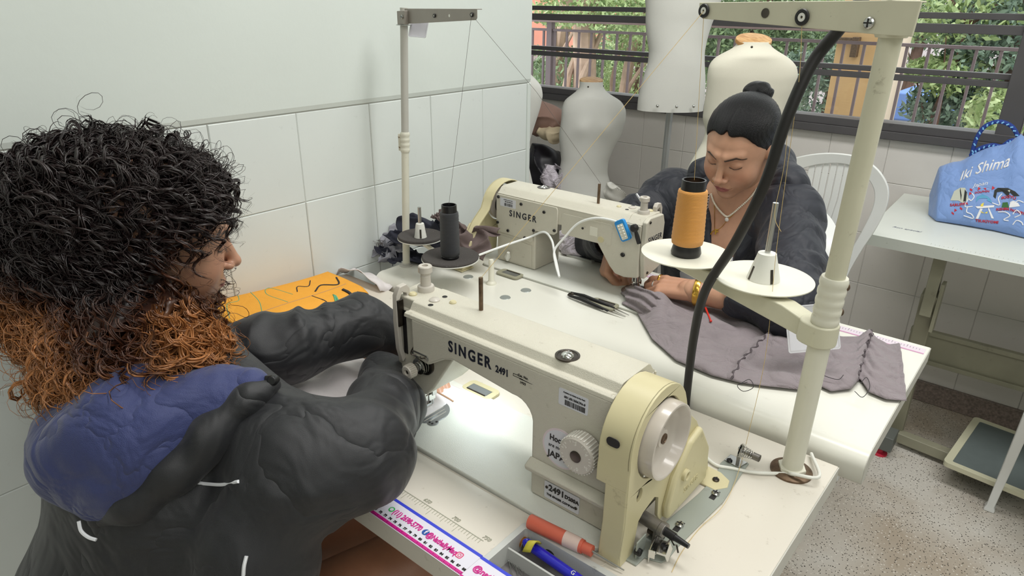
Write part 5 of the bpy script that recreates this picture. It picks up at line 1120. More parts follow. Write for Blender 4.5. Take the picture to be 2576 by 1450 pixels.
def torso2(P):
    d = polyfield(P, [(sR, nb, .055, .062), (nb, sL, .062, .055), (nb, (hc+np.array(Bh[2])*-.1+np.array(Bh[1])*-.03), .060, .055)], .05)
    d = smin(d, sd_ell(P, ch_, (.17, .105, .17)), .06); d = smin(d, sd_ell(P, (-.64, 1.69, .64), (.16, .12, .22)), .08)
    d = smin(d, sd_ell(P, (-.69, 1.575, .865), (.062, .05, .062)), .04); d = smin(d, sd_ell(P, (-.585, 1.565, .868), (.062, .05, .062)), .04)
    d = smin(d, polyfield(P, [((-.72, 1.72, .52), (-.74, 1.38, .50), .085, .065), ((-.55, 1.72, .52), (-.54, 1.38, .50), .085, .065), ((-.74, 1.38, .50), (-.74, 1.42, .06), .06, .04), ((-.54, 1.38, .50), (-.54, 1.42, .06), .06, .04), ((-.74, 1.42, .05), (-.74, 1.30, .035), .036, .03), ((-.54, 1.42, .05), (-.54, 1.30, .035), .036, .03)], .04), .05)
    return d
Vt_, Qt = nets(torso2, (-.95, 1.2, -.01), (-.33, 1.85, 1.10), .011); Vt_ = relax(Vt_, Qt, 2)
armC = [(Vector(sR), Vector(eR), .045, .040), (Vector(eR), Vector(wR), .040, .026), (Vector(sL), Vector(eL), .045, .040), (Vector(eL), Vector(wL), .040, .026)]
Va, Qa = cones_mesh(armC, .008, .01); Va = relax(Va, Qa, 1)
# her right hand (image left): fist pinching near the needle
cR, tR = hand_cones(wR, (.02, -.42, -.90), (-.72, -.62, .25), [(.95, 1.1, .5), (1.15, 1.3, .6), (1.25, 1.35, .7), (1.3, 1.35, .7)], 1, .96, (.35, .60), .0)
# her left hand: fingers forward over the cloth to the needle
cL, tL = hand_cones(wL, (-.86, .03, -.12), (-.10, -.35, .93), [(.25, .50, .35), (.38, .65, .4), (.50, .8, .5), (.6, .9, .5)], -1, 1.0, (.35, .55), .05)
dispk = None
Vr, Qr = cones_mesh(cR, .0023, .0035); Vl, Ql = cones_mesh(cL, .0023, .0035)
def handcol(V_, tips, nail):
    c = np.tile(np.array(SK)*np.array([1.0, .96, .95]), (len(V_), 1))
    for p, d_ in tips:
        q = V_-np.array(p+d_*.001); w = np.clip(1-np.linalg.norm(q, axis=1)/.0068, 0, 1)*3; w = np.clip(w, 0, 1)[:, None]; c = c*(1-w)+np.array(nail)*w
    return c
NAIL = (.42, .10, .06)
cols2 = np.concatenate([ch, np.tile(SK, (len(Vt_), 1)), np.tile(SK, (len(Va), 1)), handcol(Vr, tR[-1:], NAIL), handcol(Vl, tL[:0], NAIL)])
bodymesh('body', [(Vw-o2, Qh), (Vt_-o2, Qt), (Va-o2, Qa), (Vr-o2, Qr), (Vl-o2, Ql)], cols2, M_skin, w2)
# hair: sleek cap with part and bun
def hair2(P):
    d = sd_ell(P, (0, -.020, .046), (.083, .101, .089)); d = smin(d, sd_ell(P, (0, -.035, .0), (.081, .078, .080)), .02)
    # face opening: hairline
    zl = .068-.55*np.clip(np.abs(P[:, 0])-.030, 0, 1)*1.5+.010*np.exp(-(P[:, 0]/.008)**2)
    cut = np.maximum(P[:, 1]*.88-P[:, 2]*.50-.0285+np.abs(P[:, 0])*.18, 0)*0
    pl = (P[:, 1]-.012)*.80-(P[:, 2]-.052)*.60-.023-.10*(np.abs(P[:, 0])-.05)*(np.abs(P[:, 0]) > .05)     # >0 in front of/below the hairline plane
    pl = pl-.004*np.sin(np.abs(P[:, 0])*120)-.007*np.exp(-(P[:, 0]/.006)**2)*-1
    low = -(P[:, 2]+.055)
    d = smax(smax(d, pl, .004), low, .01)
    part = np.exp(-(P[:, 0]/.0028)**2)*.0022*(P[:, 1] > .0); d = d+part
    cmb = .0005*np.sin(P[:, 0]*900+P[:, 1]*140+4*np.sin(P[:, 2]*60)); return d+cmb
Vq, Qq = nets(hair2, (-.10, -.14, -.08), (.10, .10, .145), .0022); Vq = relax(Vq, Qq, 1)
M_hair2 = mat('sleek_black_hair', (12, 11, 14), .33, bump=1.0, bscale=330, spec=.32, aniso=(5, 1, 1))
smoothed('hair', to_world(sq(Vq), hc, Bh)-o2, Qq, M_hair2, w2, it=0)
def bun(P):
    r = np.hypot(P[:, 0]-.012, P[:, 2]-.085); return sd_ell(P, (.012, -.118, .080), (.038, .030, .036))+.0018*np.sin(np.arctan2(P[:, 2]-.08, P[:, 0]-.012)*5+r*260)
Vq, Qq = nets(bun, (-.05, -.165, .02), (.07, -.07, .14), .0025); bn = smoothed('bun', to_world(sq(Vq), hc, Bh)-o2, Qq, M_hair2, w2, it=1)
# jacket
def jacket2(P):
    d = polyfield(P, [(sR, nb, .066, .078), (nb, sL, .078, .066)], .05); d = smin(d, sd_ell(P, (-.645, 1.66, .85), (.180, .122, .17)), .06); d = smin(d, sd_ell(P, (-.64, 1.69, .66), (.19, .145, .20)), .08)
    d = smin(d, sd_ell(P, (-.69, 1.575, .865), (.072, .052, .07)), .04); d = smin(d, sd_ell(P, (-.585, 1.565, .868), (.072, .052, .07)), .04)
    sl = polyfield(P, [(sR, eR, .070, .062), (eR, (-.838, 1.375, .900), .060, .046), (sL, eL, .072, .062), (eL, (-.465, 1.300, .872), .058, .042)], .04)
    sl = sl+folds(P, sR, eR, .0055, 75, 3)+folds(P, eR, wR, .005, 90, 5)*.8+folds(P, sL, eL, .0055, 70, 4, .8)
    d = smin(d, sl, .045)
    # open V front
    n_ = P[:, 0]+.610-.10*(1.0-P[:, 2]); hw = .012+.24*np.clip(P[:, 2]-.82, 0, .3)
    vcut = np.maximum(np.maximum(np.abs(n_)-hw, P[:, 1]-1.615-(.98-P[:, 2])*.25), -(P[:, 2]-.80)); d = smax(d, -vcut, .012)
    d = smax(d, -(sd_cone(P, (-.635, 1.635, .95), hc+np.array(Bh[2])*-.06, .060, .066)), .012)
    d = smax(d, P[:, 2]-1.075, .01)
    # cuffs open
    d = np.maximum(d, -sd_cone(P, (-.838, 1.375, .900), wR, .036, .042)); d = np.maximum(d, -sd_cone(P, (-.475, 1.302, .871), wL, .032, .040))
    d = d+.0026*vn(P, 26, 11)+.0014*vn(P, 60, 12)+.004*np.abs(np.sin(vn(P, 9, 21)*3))*0
    return d
Vj, Qj = nets(jacket2, (-1.08, 1.22, .50), (-.25, 1.87, 1.12), .0055); Vj = relax(Vj, Qj, 1)
jk = smoothed('jacket', Vj-o2, Qj, M_nav, w2, it=0)
# collar / hood rolled behind the neck
def collar(P):
    r = [(-.705, 1.585, .965), (-.730, 1.64, 1.035), (-.66, 1.70, 1.075), (-.565, 1.685, 1.075), (-.500, 1.625, 1.040), (-.525, 1.56, .955), (-.560, 1.525, .87)]
    return polyfield(P, [(r[i], r[i+1], rr[0], rr[1]) for i, rr in zip(range(6), [(.020, .030), (.030, .040), (.040, .042), (.042, .040), (.040, .026), (.026, .014)])], .02)+folds(P, (-.73, 1.6, 1.0), (-.5, 1.6, 1.0), .004, 80, 31)+.0015*vn(P, 40, 33)
Vj, Qj = nets(collar, (-.80, 1.48, .83), (-.43, 1.77, 1.14), .0045); smoothed('hood', relax(Vj, Qj, 1)-o2, Qj, M_nav, w2, it=0)
# white top
def top2(P):
    d = polyfield(P, [((-.67, 1.60, .80), (-.60, 1.59, .80), .072, .072)], .05); d = smin(d, sd_ell(P, (-.64, 1.665, .70), (.155, .112, .19)), .05); d = smin(d, sd_ell(P, (-.69, 1.573, .855), (.066, .053, .062)), .03); d = smin(d, sd_ell(P, (-.585, 1.563, .858), (.066, .053, .062)), .03)
    return smax(d, P[:, 2]-.880, .006)+.001*vn(P, 50, 2)
Vj, Qj = nets(top2, (-.85, 1.48, .50), (-.42, 1.82, .92), .007); smoothed('tank_top', relax(Vj, Qj, 1)-o2, Qj, mat('white_jersey', (214, 214, 222), .8), w2, it=0)
# trousers
def trou(P): return polyfield(P, [((-.64, 1.72, .58), (-.64, 1.72, .54), .15, .14), ((-.72, 1.70, .52), (-.74, 1.38, .50), .095, .078), ((-.55, 1.70, .52), (-.54, 1.38, .50), .095, .078), ((-.74, 1.38, .50), (-.74, 1.42, .09), .074, .055), ((-.54, 1.38, .50), (-.54, 1.42, .09), .074, .055)], .04)+.003*vn(P, 30, 8)
Vj, Qj = nets(trou, (-.88, 1.22, .02), (-.40, 1.92, .78), .011); smoothed('trousers', relax(Vj, Qj, 1)-o2, Qj, mat('dark_denim', (40, 46, 62), .8), w2, it=0)
for x in (-.74, -.54):
    m = MB(); m.tube([V(x, 1.46, .04)-Vector(o2), V(x, 1.40, .045)-Vector(o2), V(x, 1.30, .036)-Vector(o2), V(x, 1.25, .028)-Vector(o2)], [.036, .044, .040, .022], 14); m.build('shoe', M_black, w2)
HW = lambda x, y, z: Vector(hc)+(Bh[0]*x+Bh[1]*y+Bh[2]*z)*SC2-Vector(o2)
# jewellery: tie to skin points measured in the photo
m = MB(); m.tube([HW(-.083+.007*math.cos(a), -.002, -.044+.010*math.sin(a)) for a in np.linspace(0, 6.2, 22)], .0022, 6); m.build('earring', M_gold, w2)
m = MB(); m.sphere(HW(.014, .111, -.036), .0012, 8, 6); m.build('nose_stud', M_gold, w2)
def skin_pt(px, py, y0=1.50, y1=1.75):
    """first point of the torso under this pixel"""
    ys = np.linspace(y0, y1, 120); pts = np.array([list(at(px, py, 'y', v)) for v in ys]); d = torso2(pts); i = np.argmax(d < .0015); return Vector(pts[i]) if d[i] < .0015 else None
nk = []
for px, py in ((1790, 490), (1796, 508), (1806, 524), (1818, 538), (1830, 546), (1844, 538), (1860, 524), (1878, 508), (1893, 492), (1904, 476)):
    q = skin_pt(px, py)
    if q: nk.append(q-Vector(o2))
if len(nk) > 3:
    sp_ = spline(nk, 5); m = MB()
    for q in sp_: m.sphere(q+V(0, -.002, .001), .0026, 8, 6)
    m.build('pearl_necklace', M_pearl, w2)
    q = skin_pt(1830, 552)
    if q: m = MB(); m.sphere(q-Vector(o2)+V(0, -.004, 0), (.005, .003, .005), 10, 8); m.build('necklace_pendant', mat('crystal', (236, 234, 230), .1, .3), w2)
nk = [skin_pt(*q) for q in ((1797, 505), (1798, 535), (1798, 565), (1800, 580), (1815, 572), (1830, 555), (1850, 535))]
nk = [q-Vector(o2)+V(0, -.001, 0) for q in nk if q]
if len(nk) > 2: m = MB(); m.tube(spline(nk, 4), .0007, 5); m.build('gold_chain', M_gold, w2)
q = skin_pt(1802, 583)
if q:
    text('F', .017, frame(q-Vector(o2)+V(.002, -.004, 0), (1, 0, .3), (.2, -1, .5)), M_gold, w2, depth=.0012, bold=.0008, name='letter_pendant')
    m = MB(); m.tube([q-Vector(o2)+V(-.004, -.003, .003), q-Vector(o2)+V(-.010, -.003, -.003), q-Vector(o2)+V(-.012, -.003, -.009)], .0016, 6); m.build('key_charm', M_gold, w2)
# tape measure hanging inside the collar
ms = [skin_pt(*q) for q in ((1783, 490), (1780, 515), (1776, 545), (1772, 580), (1770, 620))]
ms = [q+V(0, -.004, 0) for q in ms if q]
if len(ms) > 2:
    m = MB(); m.grid([[q-CR*.005, q+CR*.005] for q in ms]); tmh = m.build('tape_measure', mat('tape_grey', (196, 192, 196), .5), solid=.0006); tag(tmh, 'pale tape measure hanging from the neck of the woman in navy', 'tape measure')
    m = MB()
    for k in range(14):
        f = k/14*(len(ms)-1); i = int(f); c_ = ms[i].lerp(ms[min(i+1, len(ms)-1)], f-i)+V(0, -.001, 0); m.box((-.0032, -.0003, -.0018), (.0032, .0003, .0018), 0, Matrix.Translation(c_) @ Matrix.Rotation(.87, 4, 'Z'))
    m.build('tape_numerals', M_inkb, tmh, smooth=False, kind='stuff')
def ring(par, off, a, d_, r, w, mt, name='ring', n=24):
    M = frame(Vector(a)-Vector(off), Vector(d_).cross(V(.3, .2, 1)), d_); m = MB(); m.lathe([(r, -w), (r+.0012, -w*.6), (r+.0012, w*.6), (r, w), (r-.0008, w), (r-.0008, -w)], n, M, closed=True); return m.build(name, mt, par)
c = cR[5+2*3]; ring(w2, o2, Vector(c[0]).lerp(c[1], .45), c[1]-c[0], .0105, .0018, M_gold)
c = cL[5]; ring(w2, o2, Vector(c[0]).lerp(c[1], .35), c[1]-c[0], .0105, .0026, M_gold); c = cL[5+3]; ring(w2, o2, Vector(c[0]).lerp(c[1], .5), c[1]-c[0], .0102, .0012, M_steel)
bd = (Vector(wL)-Vector(eL)).normalized(); ring(w2, o2, Vector(wL)-bd*.012, bd, .0305, .0065, M_gold, 'bracelet', 32)
# white tabs on her sleeve
m = MB(); q0 = at(1601, 488, 'y', 1.535); q1 = at(1612, 504, 'y', 1.53)
m.tube([q0-Vector(o2), q1-Vector(o2)], .0028, 4); m.build('reflective_tab', M_pip, w2)
# ---------------------------------------------------------------- woman in the foreground
w1 = thing('person', 'curly-haired woman seen from behind at the near machine, black jacket with a blue-lined hood', 'person', (-.88, .22, 0)); o1 = np.array([-.88, .22, 0])
SK1 = (.52, .285, .185)
h1c = np.array([-1.045, .415, 1.100]); B1h = basis((.34, .90, -.25), math.radians(3))
Vh1, Qh1 = nets(lambda P: head_field(P, 1.0), (-.105, -.135, -.205), (.105, .135, .135), .0022)
c1 = head_cols(Vh1, SK1, (.42, .16, .14)); Vw1 = to_world(relax(Vh1, Qh1, 1, .4), h1c, B1h)
sR1, sL1, nb1 = tuple(ad(752, 1165, .862)), tuple(ad(520, 915, 1.11)), (-.965, .365, .945); eR1, eL1 = tuple(ad(896, 1140, .878)), tuple(ad(730, 872, 1.14)); wR1, wL1 = (-.806, .632, .842), (-.845, .735, .868)
hipR, hipL = (-.80, .18, .52), (-.97, .18, .52); kR, kL = (-.66, .56, .585), (-.86, .60, .57); fR, fL = (-.66, .62, .08), (-.86, .66, .08)
def torso1(P):
    d = polyfield(P, [(sR1, nb1, .055, .06), (nb1, sL1, .06, .055), (nb1, tuple(h1c-np.array(B1h[2])*.09), .058, .054)], .05); d = smin(d, sd_ell(P, (-.90, .30, .82), (.165, .105, .19)), .06); d = smin(d, sd_ell(P, (-.885, .22, .58), (.165, .125, .16)), .08)
    return smin(d, polyfield(P, [(hipR, kR, .088, .066), (hipL, kL, .088, .066), (kR, fR, .060, .038), (kL, fL, .060, .038), (fR, (-.66, .74, .03), .036, .028), (fL, (-.86, .78, .03), .036, .028)], .03), .04)
Vt1, Qt1 = nets(torso1, (-1.2, -.02, -.01), (-.55, .86, 1.08), .011); Vt1 = relax(Vt1, Qt1, 2)
Va1, Qa1 = cones_mesh([(Vector(sR1), Vector(eR1), .045, .040), (Vector(eR1), Vector(wR1), .040, .026), (Vector(sL1), Vector(eL1), .045, .040), (Vector(eL1), Vector(ad(900, 820, 1.20)), .038, .033), (Vector(ad(900, 820, 1.20)), Vector(wL1), .033, .026)], .008, .01)
hC1, ht1 = hand_cones(wR1, (-.15, .5, -.30), (0, .2, 1), [(.3, .5, .3)]*4, -1, .95, (.5, .4), .05); hC2, ht2 = hand_cones(wL1, (.62, -.18, -.40), (0, .2, 1), [(.3, .5, .3)]*4, 1, .95, (.5, .4), .05)
Vg1, Qg1 = cones_mesh(hC1, .0028, .0035); Vg2, Qg2 = cones_mesh(hC2, .0028, .0035)
SKL = (.30, .135, .075)
cols1 = np.concatenate([c1, np.tile(SKL, (len(Vt1), 1)), np.tile(SK1, (len(Va1)+len(Vg1)+len(Vg2), 1))])
bodymesh('body', [(Vw1-o1, Qh1), (Vt1-o1, Qt1), (Va1-o1, Qa1), (Vg1-o1, Qg1), (Vg2-o1, Qg2)], cols1, M_skin, w1)
def jacket1(P):
    d = polyfield(P, [(sR1, nb1, .068, .072), (nb1, sL1, .072, .066)], .05); d = smin(d, sd_ell(P, (-.885, .285, .79), (.195, .135, .19)), .06); d = smin(d, sd_ell(P, (-.875, .22, .60), (.215, .165, .17)), .08)
    mL = tuple(ad(900, 820, 1.20)); fL0 = tuple(ad(640, 892, 1.13))
    sl = polyfield(P, [(sR1, eR1, .070, .064), (eR1, (-.712, .558, .862), .058, .051), ((-.712, .558, .862), (-.800, .630, .852), .051, .040)], .04)
    far = polyfield(P, [(sL1, fL0, .055, .056), (fL0, eL1, .056, .053), (eL1, mL, .053, .048), (mL, wL1, .048, .040)], .03)
    d = smin(d, sd_ell(P, ad(655, 1430, .86), (.06, .08, .12)), .05)
    sl = sl+folds(P, sR1, eR1, .0045, 62, 43)+folds(P, eR1, wR1, .0060, 66, 45, .3)
    far = far+folds(P, sL1, wL1, .0055, 95, 46, .5)
    d = np.minimum(smin(d, sl, .05), far)
    d = smax(d, -sd_cone(P, (-.915, .36, .95), h1c-np.array(B1h[2])*.04, .066, .066), .012); d = smax(d, .475-P[:, 2]+.05*np.sin(P[:, 0]*9), .01)
    d = smax(d, -(polyfield(P, [(hipR, kR, .085, .066), (hipL, kL, .085, .066)], .03)+np.where(P[:, 1] < .42, 1, 0)), .01)
    d = smax(d, (Z1+.004-P[:, 2])*np.where((P[:, 1] > .437), 1, -1)*1.0-np.where(P[:, 1] > .437, 0, 1.0), .004)
    return d+.0026*vn(P, 14, 51)+.0010*vn(P, 46, 52)
Vj, Qj = nets(jacket1, (-1.28, .0, .42), (-.49, .84, 1.10), .0058); Vj = relax(Vj, Qj, 1)
smoothed('jacket', Vj-o1, Qj, M_blk_f, w1, it=0)
# hood lying on the back: blue lining with a black outer roll
def hood1(P):
    a = np.array(ad(560, 1012, .865)); b = np.array(ad(350, 1095, .860)); c = np.array(ad(228, 1140, .858)); e = np.array(ad(255, 1225, .842)); f_ = np.array(ad(400, 1100, .90)); g_ = np.array(ad(480, 1045, .9))
    d = polyfield(P, [(a, b, .036, .070), (b, c, .070, .056), (c, e, .056, .036), (f_, b, .07, .07), (np.array(ad(625, 968, .86)), a, .016, .036), (g_, np.array(ad(215, 1075, .92)), .040, .050)], .05)
    q = np.stack([P @ np.array(CR), P @ np.array(CU), P @ np.array(CF)], -1)
    fl = np.sin((q[:, 0]*.55+q[:, 1]*.83)*0+(q[:, 0]*.8-q[:, 1]*.6)*95+2.4*vn(P, 10, 61)); return d+.0030*fl*np.abs(fl)+.0028*vn(P, 24, 62)+.001*vn(P, 70, 63)
lo_ = np.array(ad(330, 1110, .86))
Vj, Qj = nets(hood1, lo_-.26, lo_+.30, .0052); smoothed('hood_lining', relax(Vj, Qj, 1)-o1, Qj, M_hood, w1, it=0, label='navy blue hood lining')
def roll1(P):
    r = [ad(690, 968, .86), ad(625, 1005, .840), ad(535, 1095, .828), ad(440, 1185, .818), ad(335, 1262, .816), ad(245, 1308, .825)]
    return polyfield(P, [(r[i], r[i+1], a, b) for i, (a, b) in zip(range(5), [(.011, .017), (.017, .022), (.022, .024), (.024, .023), (.023, .012)])], .025)+.0025*vn(P, 26, 71)+folds(P, r[0], r[-1], .003, 60, 72)
Vj, Qj = nets(roll1, np.array(ad(480, 1130, .82))-.24, np.array(ad(480, 1130, .82))+.24, .005); smoothed('hood_shell', relax(Vj, Qj, 1)-o1, Qj, M_blk_f, w1, it=0)
def pip(pts, off=0): m = MB(); m.tube(spline([Vector(p)-Vector(o1) for p in pts], 6), .0022, 6); m.build('piping', M_pip, w1)
def on_jacket(px, py, f=jacket1, d0=.55, d1=1.3):
    ds = np.linspace(d0, d1, 500); pts = np.array([list(ad(px, py, v)) for v in ds]); s_ = f(pts); i = np.argmax(s_ < .0); return Vector(pts[max(i-1, 0)])
pip([on_jacket(*q) for q in ((400, 1248), (440, 1228), (480, 1214), (520, 1218), (560, 1220), (600, 1212))])
pip([on_jacket(*q) for q in ((612, 1449), (614, 1425), (620, 1400))])
pip([ad(198, 1312, .80), ad(204, 1336, .80), ad(222, 1352, .80), ad(242, 1359, .80)])
q = ad(688, 957, .855); m = MB(); Mk = frame(q-Vector(o1), CR, -CF); m.lathe([(.004, -.008), (.0065, -.006), (.007, .004), (.005, .008), (.0001, .008)], 14, Mk); m.box((-.010, -.003, -.004), (.002, .006, .004), 0, Mk); m.build('cord_lock', M_black, w1, bevel=.001)
# shorts
def shorts(P):
    d = smin(polyfield(P, [(hipR, (-.735, .34, .545), .105, .098), (hipL, (-.92, .36, .54), .105, .098)], .03), sd_ell(P, (-.885, .20, .58), (.185, .145, .15)), .05); return d+.003*vn(P, 26, 81)
Vj, Qj = nets(shorts, (-1.12, -.02, .36), (-.58, .52, .80), .009); smoothed('shorts', relax(Vj, Qj, 1)-o1, Qj, M_blk_f, w1, it=0)
for k_ in ((-.66, .66), (-.86, .70)):
    m = MB(); m.tube([V(k_[0], k_[1]-.07, .045)-Vector(o1), V(k_[0], k_[1], .045)-Vector(o1), V(k_[0], k_[1]+.09, .034)-Vector(o1), V(k_[0], k_[1]+.13, .025)-Vector(o1)], [.036, .042, .040, .022], 14); m.build('shoe', M_spin, w1)
H1 = lambda x, y, z: Vector(h1c)+B1h[0]*x+B1h[1]*y+B1h[2]*z-Vector(o1)
m = MB(); m.sphere(H1(.016, .112, -.036), .0016, 8, 6); m.build('nose_stud', M_steel, w1); m = MB(); m.sphere(H1(.043, .083, -.030), .0016, 8, 6); m.build('cheek_stud', M_gold, w1)
# ---- curly hair
Hc = np.array(ad(268, 655, 1.06)); RV = np.array([.150, .155, .172])
def plane1(q): return (q[:, 1]-.014)*.82-(q[:, 2]-.052)*.57-.008
def hairvol(P):
    d = sd_ell(P, Hc, RV); d = smin(d, sd_ell(P, np.array(ad(345, 850, .925)), (.142, .105, .072)), .05); d = smin(d, sd_ell(P, h1c+np.array([-.03, -.055, .025]), (.09, .105, .110)), .05)
    q = (P-h1c) @ np.array([list(b) for b in B1h]).T   # local head coords
    face = np.maximum(np.maximum(-(q[:, 1]-.030), q[:, 2]-.060), -(q[:, 2]+.050)); d = smax(d, -face, .012)
    cap_ = smax(sd_ell(q, (0, -.010, .046), (.089, .102, .098)), plane1(q), .006); cap_ = smax(cap_, -(q[:, 2]+.06), .01); return smin(d, cap_, .012)
Vb, Qb = nets(lambda P: hairvol(P)+.020+.008*vn(P, 60, 91)+.006*vn(P, 130, 92), Hc-.25, Hc+.25, .006)
def haircol(P, rnd=0):
    q = (P-Hc); s_ = q @ np.array(CR); u_ = q @ np.array(CU); f_ = q @ np.array(CF)
    t = np.clip((-u_-.02+.055*vn(P, 16, 95)*1.2+.30*np.clip(-s_-.11, 0, 1)*3)/.13+rnd, 0, 1)
    t = np.maximum(t, np.clip((-s_-.135)/.03+rnd, 0, 1)*.9); dk = np.array([.017, .0095, .0095]); mid = np.array([.085, .028, .012]); lt = np.array([.40, .165, .055]); t = t[:, None]
    return np.where(t < .5, dk+(mid-dk)*t*2, mid+(lt-mid)*(t*2-1))
def hairmat():
    m = bpy.data.materials.new('curly_hair'); m.use_nodes = True; N = m.node_tree.nodes; b = N['Principled BSDF']; a = N.new('ShaderNodeAttribute'); a.attribute_name = 'Col'
    m.node_tree.links.new(a.outputs['Color'], b.inputs['Base Color']); b.inputs['Roughness'].default_value = .36; b.inputs['Specular IOR Level'].default_value = .55; return m
M_hair = hairmat()
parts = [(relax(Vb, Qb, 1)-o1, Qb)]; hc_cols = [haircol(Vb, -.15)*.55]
def strands(n, k, rad, hel, pitch, length, seed, fly=0, sub=1):
    r = np.random.default_rng(seed)
    # seeds on the volume surface
    p = Hc+np.array([.05, -.04, -.05])+r.uniform(-1, 1, (n*30, 3))*np.array([.29, .27, .27]); d = hairvol(p); qf = (p-h1c) @ np.array([list(b) for b in B1h]).T; keep = (d < .006+fly*.2) & (d > -.016) & ~((plane1(qf) > -.012) & (qf[:, 2] > -.026) & (qf[:, 0] > -.03)); p = p[keep][:n]; n = len(p)
    nrm = p-Hc; nrm /= np.linalg.norm(nrm, axis=1)[:, None]
    down = np.array([0, 0, -1.]); flow = down-nrm*(nrm @ down)[:, None]; flow += .55*np.stack([vn(p, 14, seed+1), vn(p, 14, seed+2), .5*vn(p, 14, seed+3)], 1)+r.normal(size=(n, 3))*.22; flow -= nrm*(flow*nrm).sum(1)[:, None]*.8; flow /= np.linalg.norm(flow, axis=1)[:, None]
    Lh = length*r.uniform(.6, 1.3, n); t = np.linspace(0, 1, k); cen = p[:, None, :]+flow[:, None, :]*(t*1.0)[None, :, None]*Lh[:, None, None]+nrm[:, None, :]*((fly*.15+.006)*np.sin(t*PI))[None, :, None]-nrm[:, None, :]*(.35*(t**2))[None, :, None]*Lh[:, None, None]*(.6-fly*2)
    tan = np.gradient(cen, axis=1); tan /= np.linalg.norm(tan, axis=2, keepdims=True)+1e-9
    side = np.cross(tan, nrm[:, None, :]); side /= np.linalg.norm(side, axis=2, keepdims=True)+1e-9; up_ = np.cross(side, tan)
    ph = r.uniform(0, 6.28, n)[:, None]; hr = (hel*r.uniform(.5, 1.5, n))[:, None]*(np.clip(t*3+.2, 0, 1))[None, :]; om = 2*PI*Lh[:, None]/(pitch*r.uniform(.7, 1.4, n))[:, None]*t[None, :]+ph
    cur = cen+side*(hr*np.cos(om))[..., None]+up_*(hr*np.sin(om))[..., None]
    if sub > 1:
        L0 = []
        for s_ in range(sub):
            a_ = 6.283*s_/sub+r.uniform(0, 1.5, n)[:, None]; ro = (rad*1.15*r.uniform(.6, 1.5, n))[:, None]*(1+1.2*t[None, :]**3)+.0003; tw = a_+t[None, :]*r.uniform(-3, 3, n)[:, None]
            L0.append(cur+side*(ro*np.cos(tw))[..., None]+up_*(ro*np.sin(tw))[..., None]+r.normal(0, .0004, (n, 1, 3)))
        cur = np.concatenate(L0); nrm = np.concatenate([nrm]*sub); n = n*sub
    # tubes, 3-sided
    tan = np.gradient(cur, axis=1); tan /= np.linalg.norm(tan, axis=2, keepdims=True)+1e-9; a = np.cross(tan, nrm[:, None, :]+1e-3); a /= np.linalg.norm(a, axis=2, keepdims=True)+1e-9; b = np.cross(tan, a)
    rr = (rad*r.uniform(.6, 1.3, n))[:, None]*(np.sin(np.clip(t*1.1+.08, 0, 1)*PI)**.5+.12)[None, :]
    ring_ = np.stack([cur+a*(rr*math.cos(x)*1.0)[..., None]+b*(rr*math.sin(x)*1.0)[..., None] for x in (0, 2.094, 4.189)], 2)   # n,k,3,3
    Vv = ring_.reshape(-1, 3); i = np.arange(n)[:, None, None]*k*3+np.arange(k-1)[None, :, None]*3+np.arange(3)[None, None, :]; j = np.arange(n)[:, None, None]*k*3+np.arange(k-1)[None, :, None]*3+((np.arange(3)+1) % 3)[None, None, :]
    Qv = np.stack([i, j, j+3, i+3], -1).reshape(-1, 4); rn = np.repeat(r.normal(0, .13, n), k*3); return Vv, Qv, haircol(Vv, rn)*np.repeat(r.uniform(.7, 1.35, n), k*3)[:, None]
for args in ((2300, 23, .0015, .0100, .040, .088, 101, 0, 4), (1500, 23, .0011, .0115, .030, .09, 102, 0, 3), (1700, 22, .0006, .010, .030, .09, 103, .05), (900, 20, .00035, .012, .035, .06, 104, .10)):
    a, b, c_ = strands(*args); parts.append((a-o1, b)); hc_cols.append(c_)
me = npmesh('hair', parts, np.concatenate(hc_cols)); finish('hair', me, M_hair, w1, ang=0, kind='stuff')
# ================================================================ dress forms
M_form = mat('dress_form_jersey', (222, 222, 216), .7, bump=.25, bscale=900, var=.025, vscale=6)
M_form2 = mat('cream_form_jersey', (220, 216, 200), .7, bump=.25, bscale=900, var=.03, vscale=6)
def wood():
    m = bpy.data.materials.new('oak_cap'); m.use_nodes = True; N = m.node_tree.nodes; L_ = m.node_tree.links; b = N['Principled BSDF']; tc = N.new('ShaderNodeTexCoord'); mp = N.new('ShaderNodeMapping'); mp.inputs['Scale'].default_value = (4, 60, 60)
    n = N.new('ShaderNodeTexNoise'); n.inputs['Scale'].default_value = 3; n.inputs['Detail'].default_value = 5; cr = N.new('ShaderNodeValToRGB'); cr.color_ramp.elements[0].color = lin((178, 130, 78))+(1,); cr.color_ramp.elements[1].color = lin((216, 176, 122))+(1,); cr.color_ramp.elements[0].position = .35; cr.color_ramp.elements[1].position = .65
    L_.new(tc.outputs['Object'], mp.inputs[0]); L_.new(mp.outputs[0], n.inputs[0]); L_.new(n.outputs[0], cr.inputs[0]); L_.new(cr.outputs[0], b.inputs[0]); b.inputs['Roughness'].default_value = .4; return m
M_oak = wood()
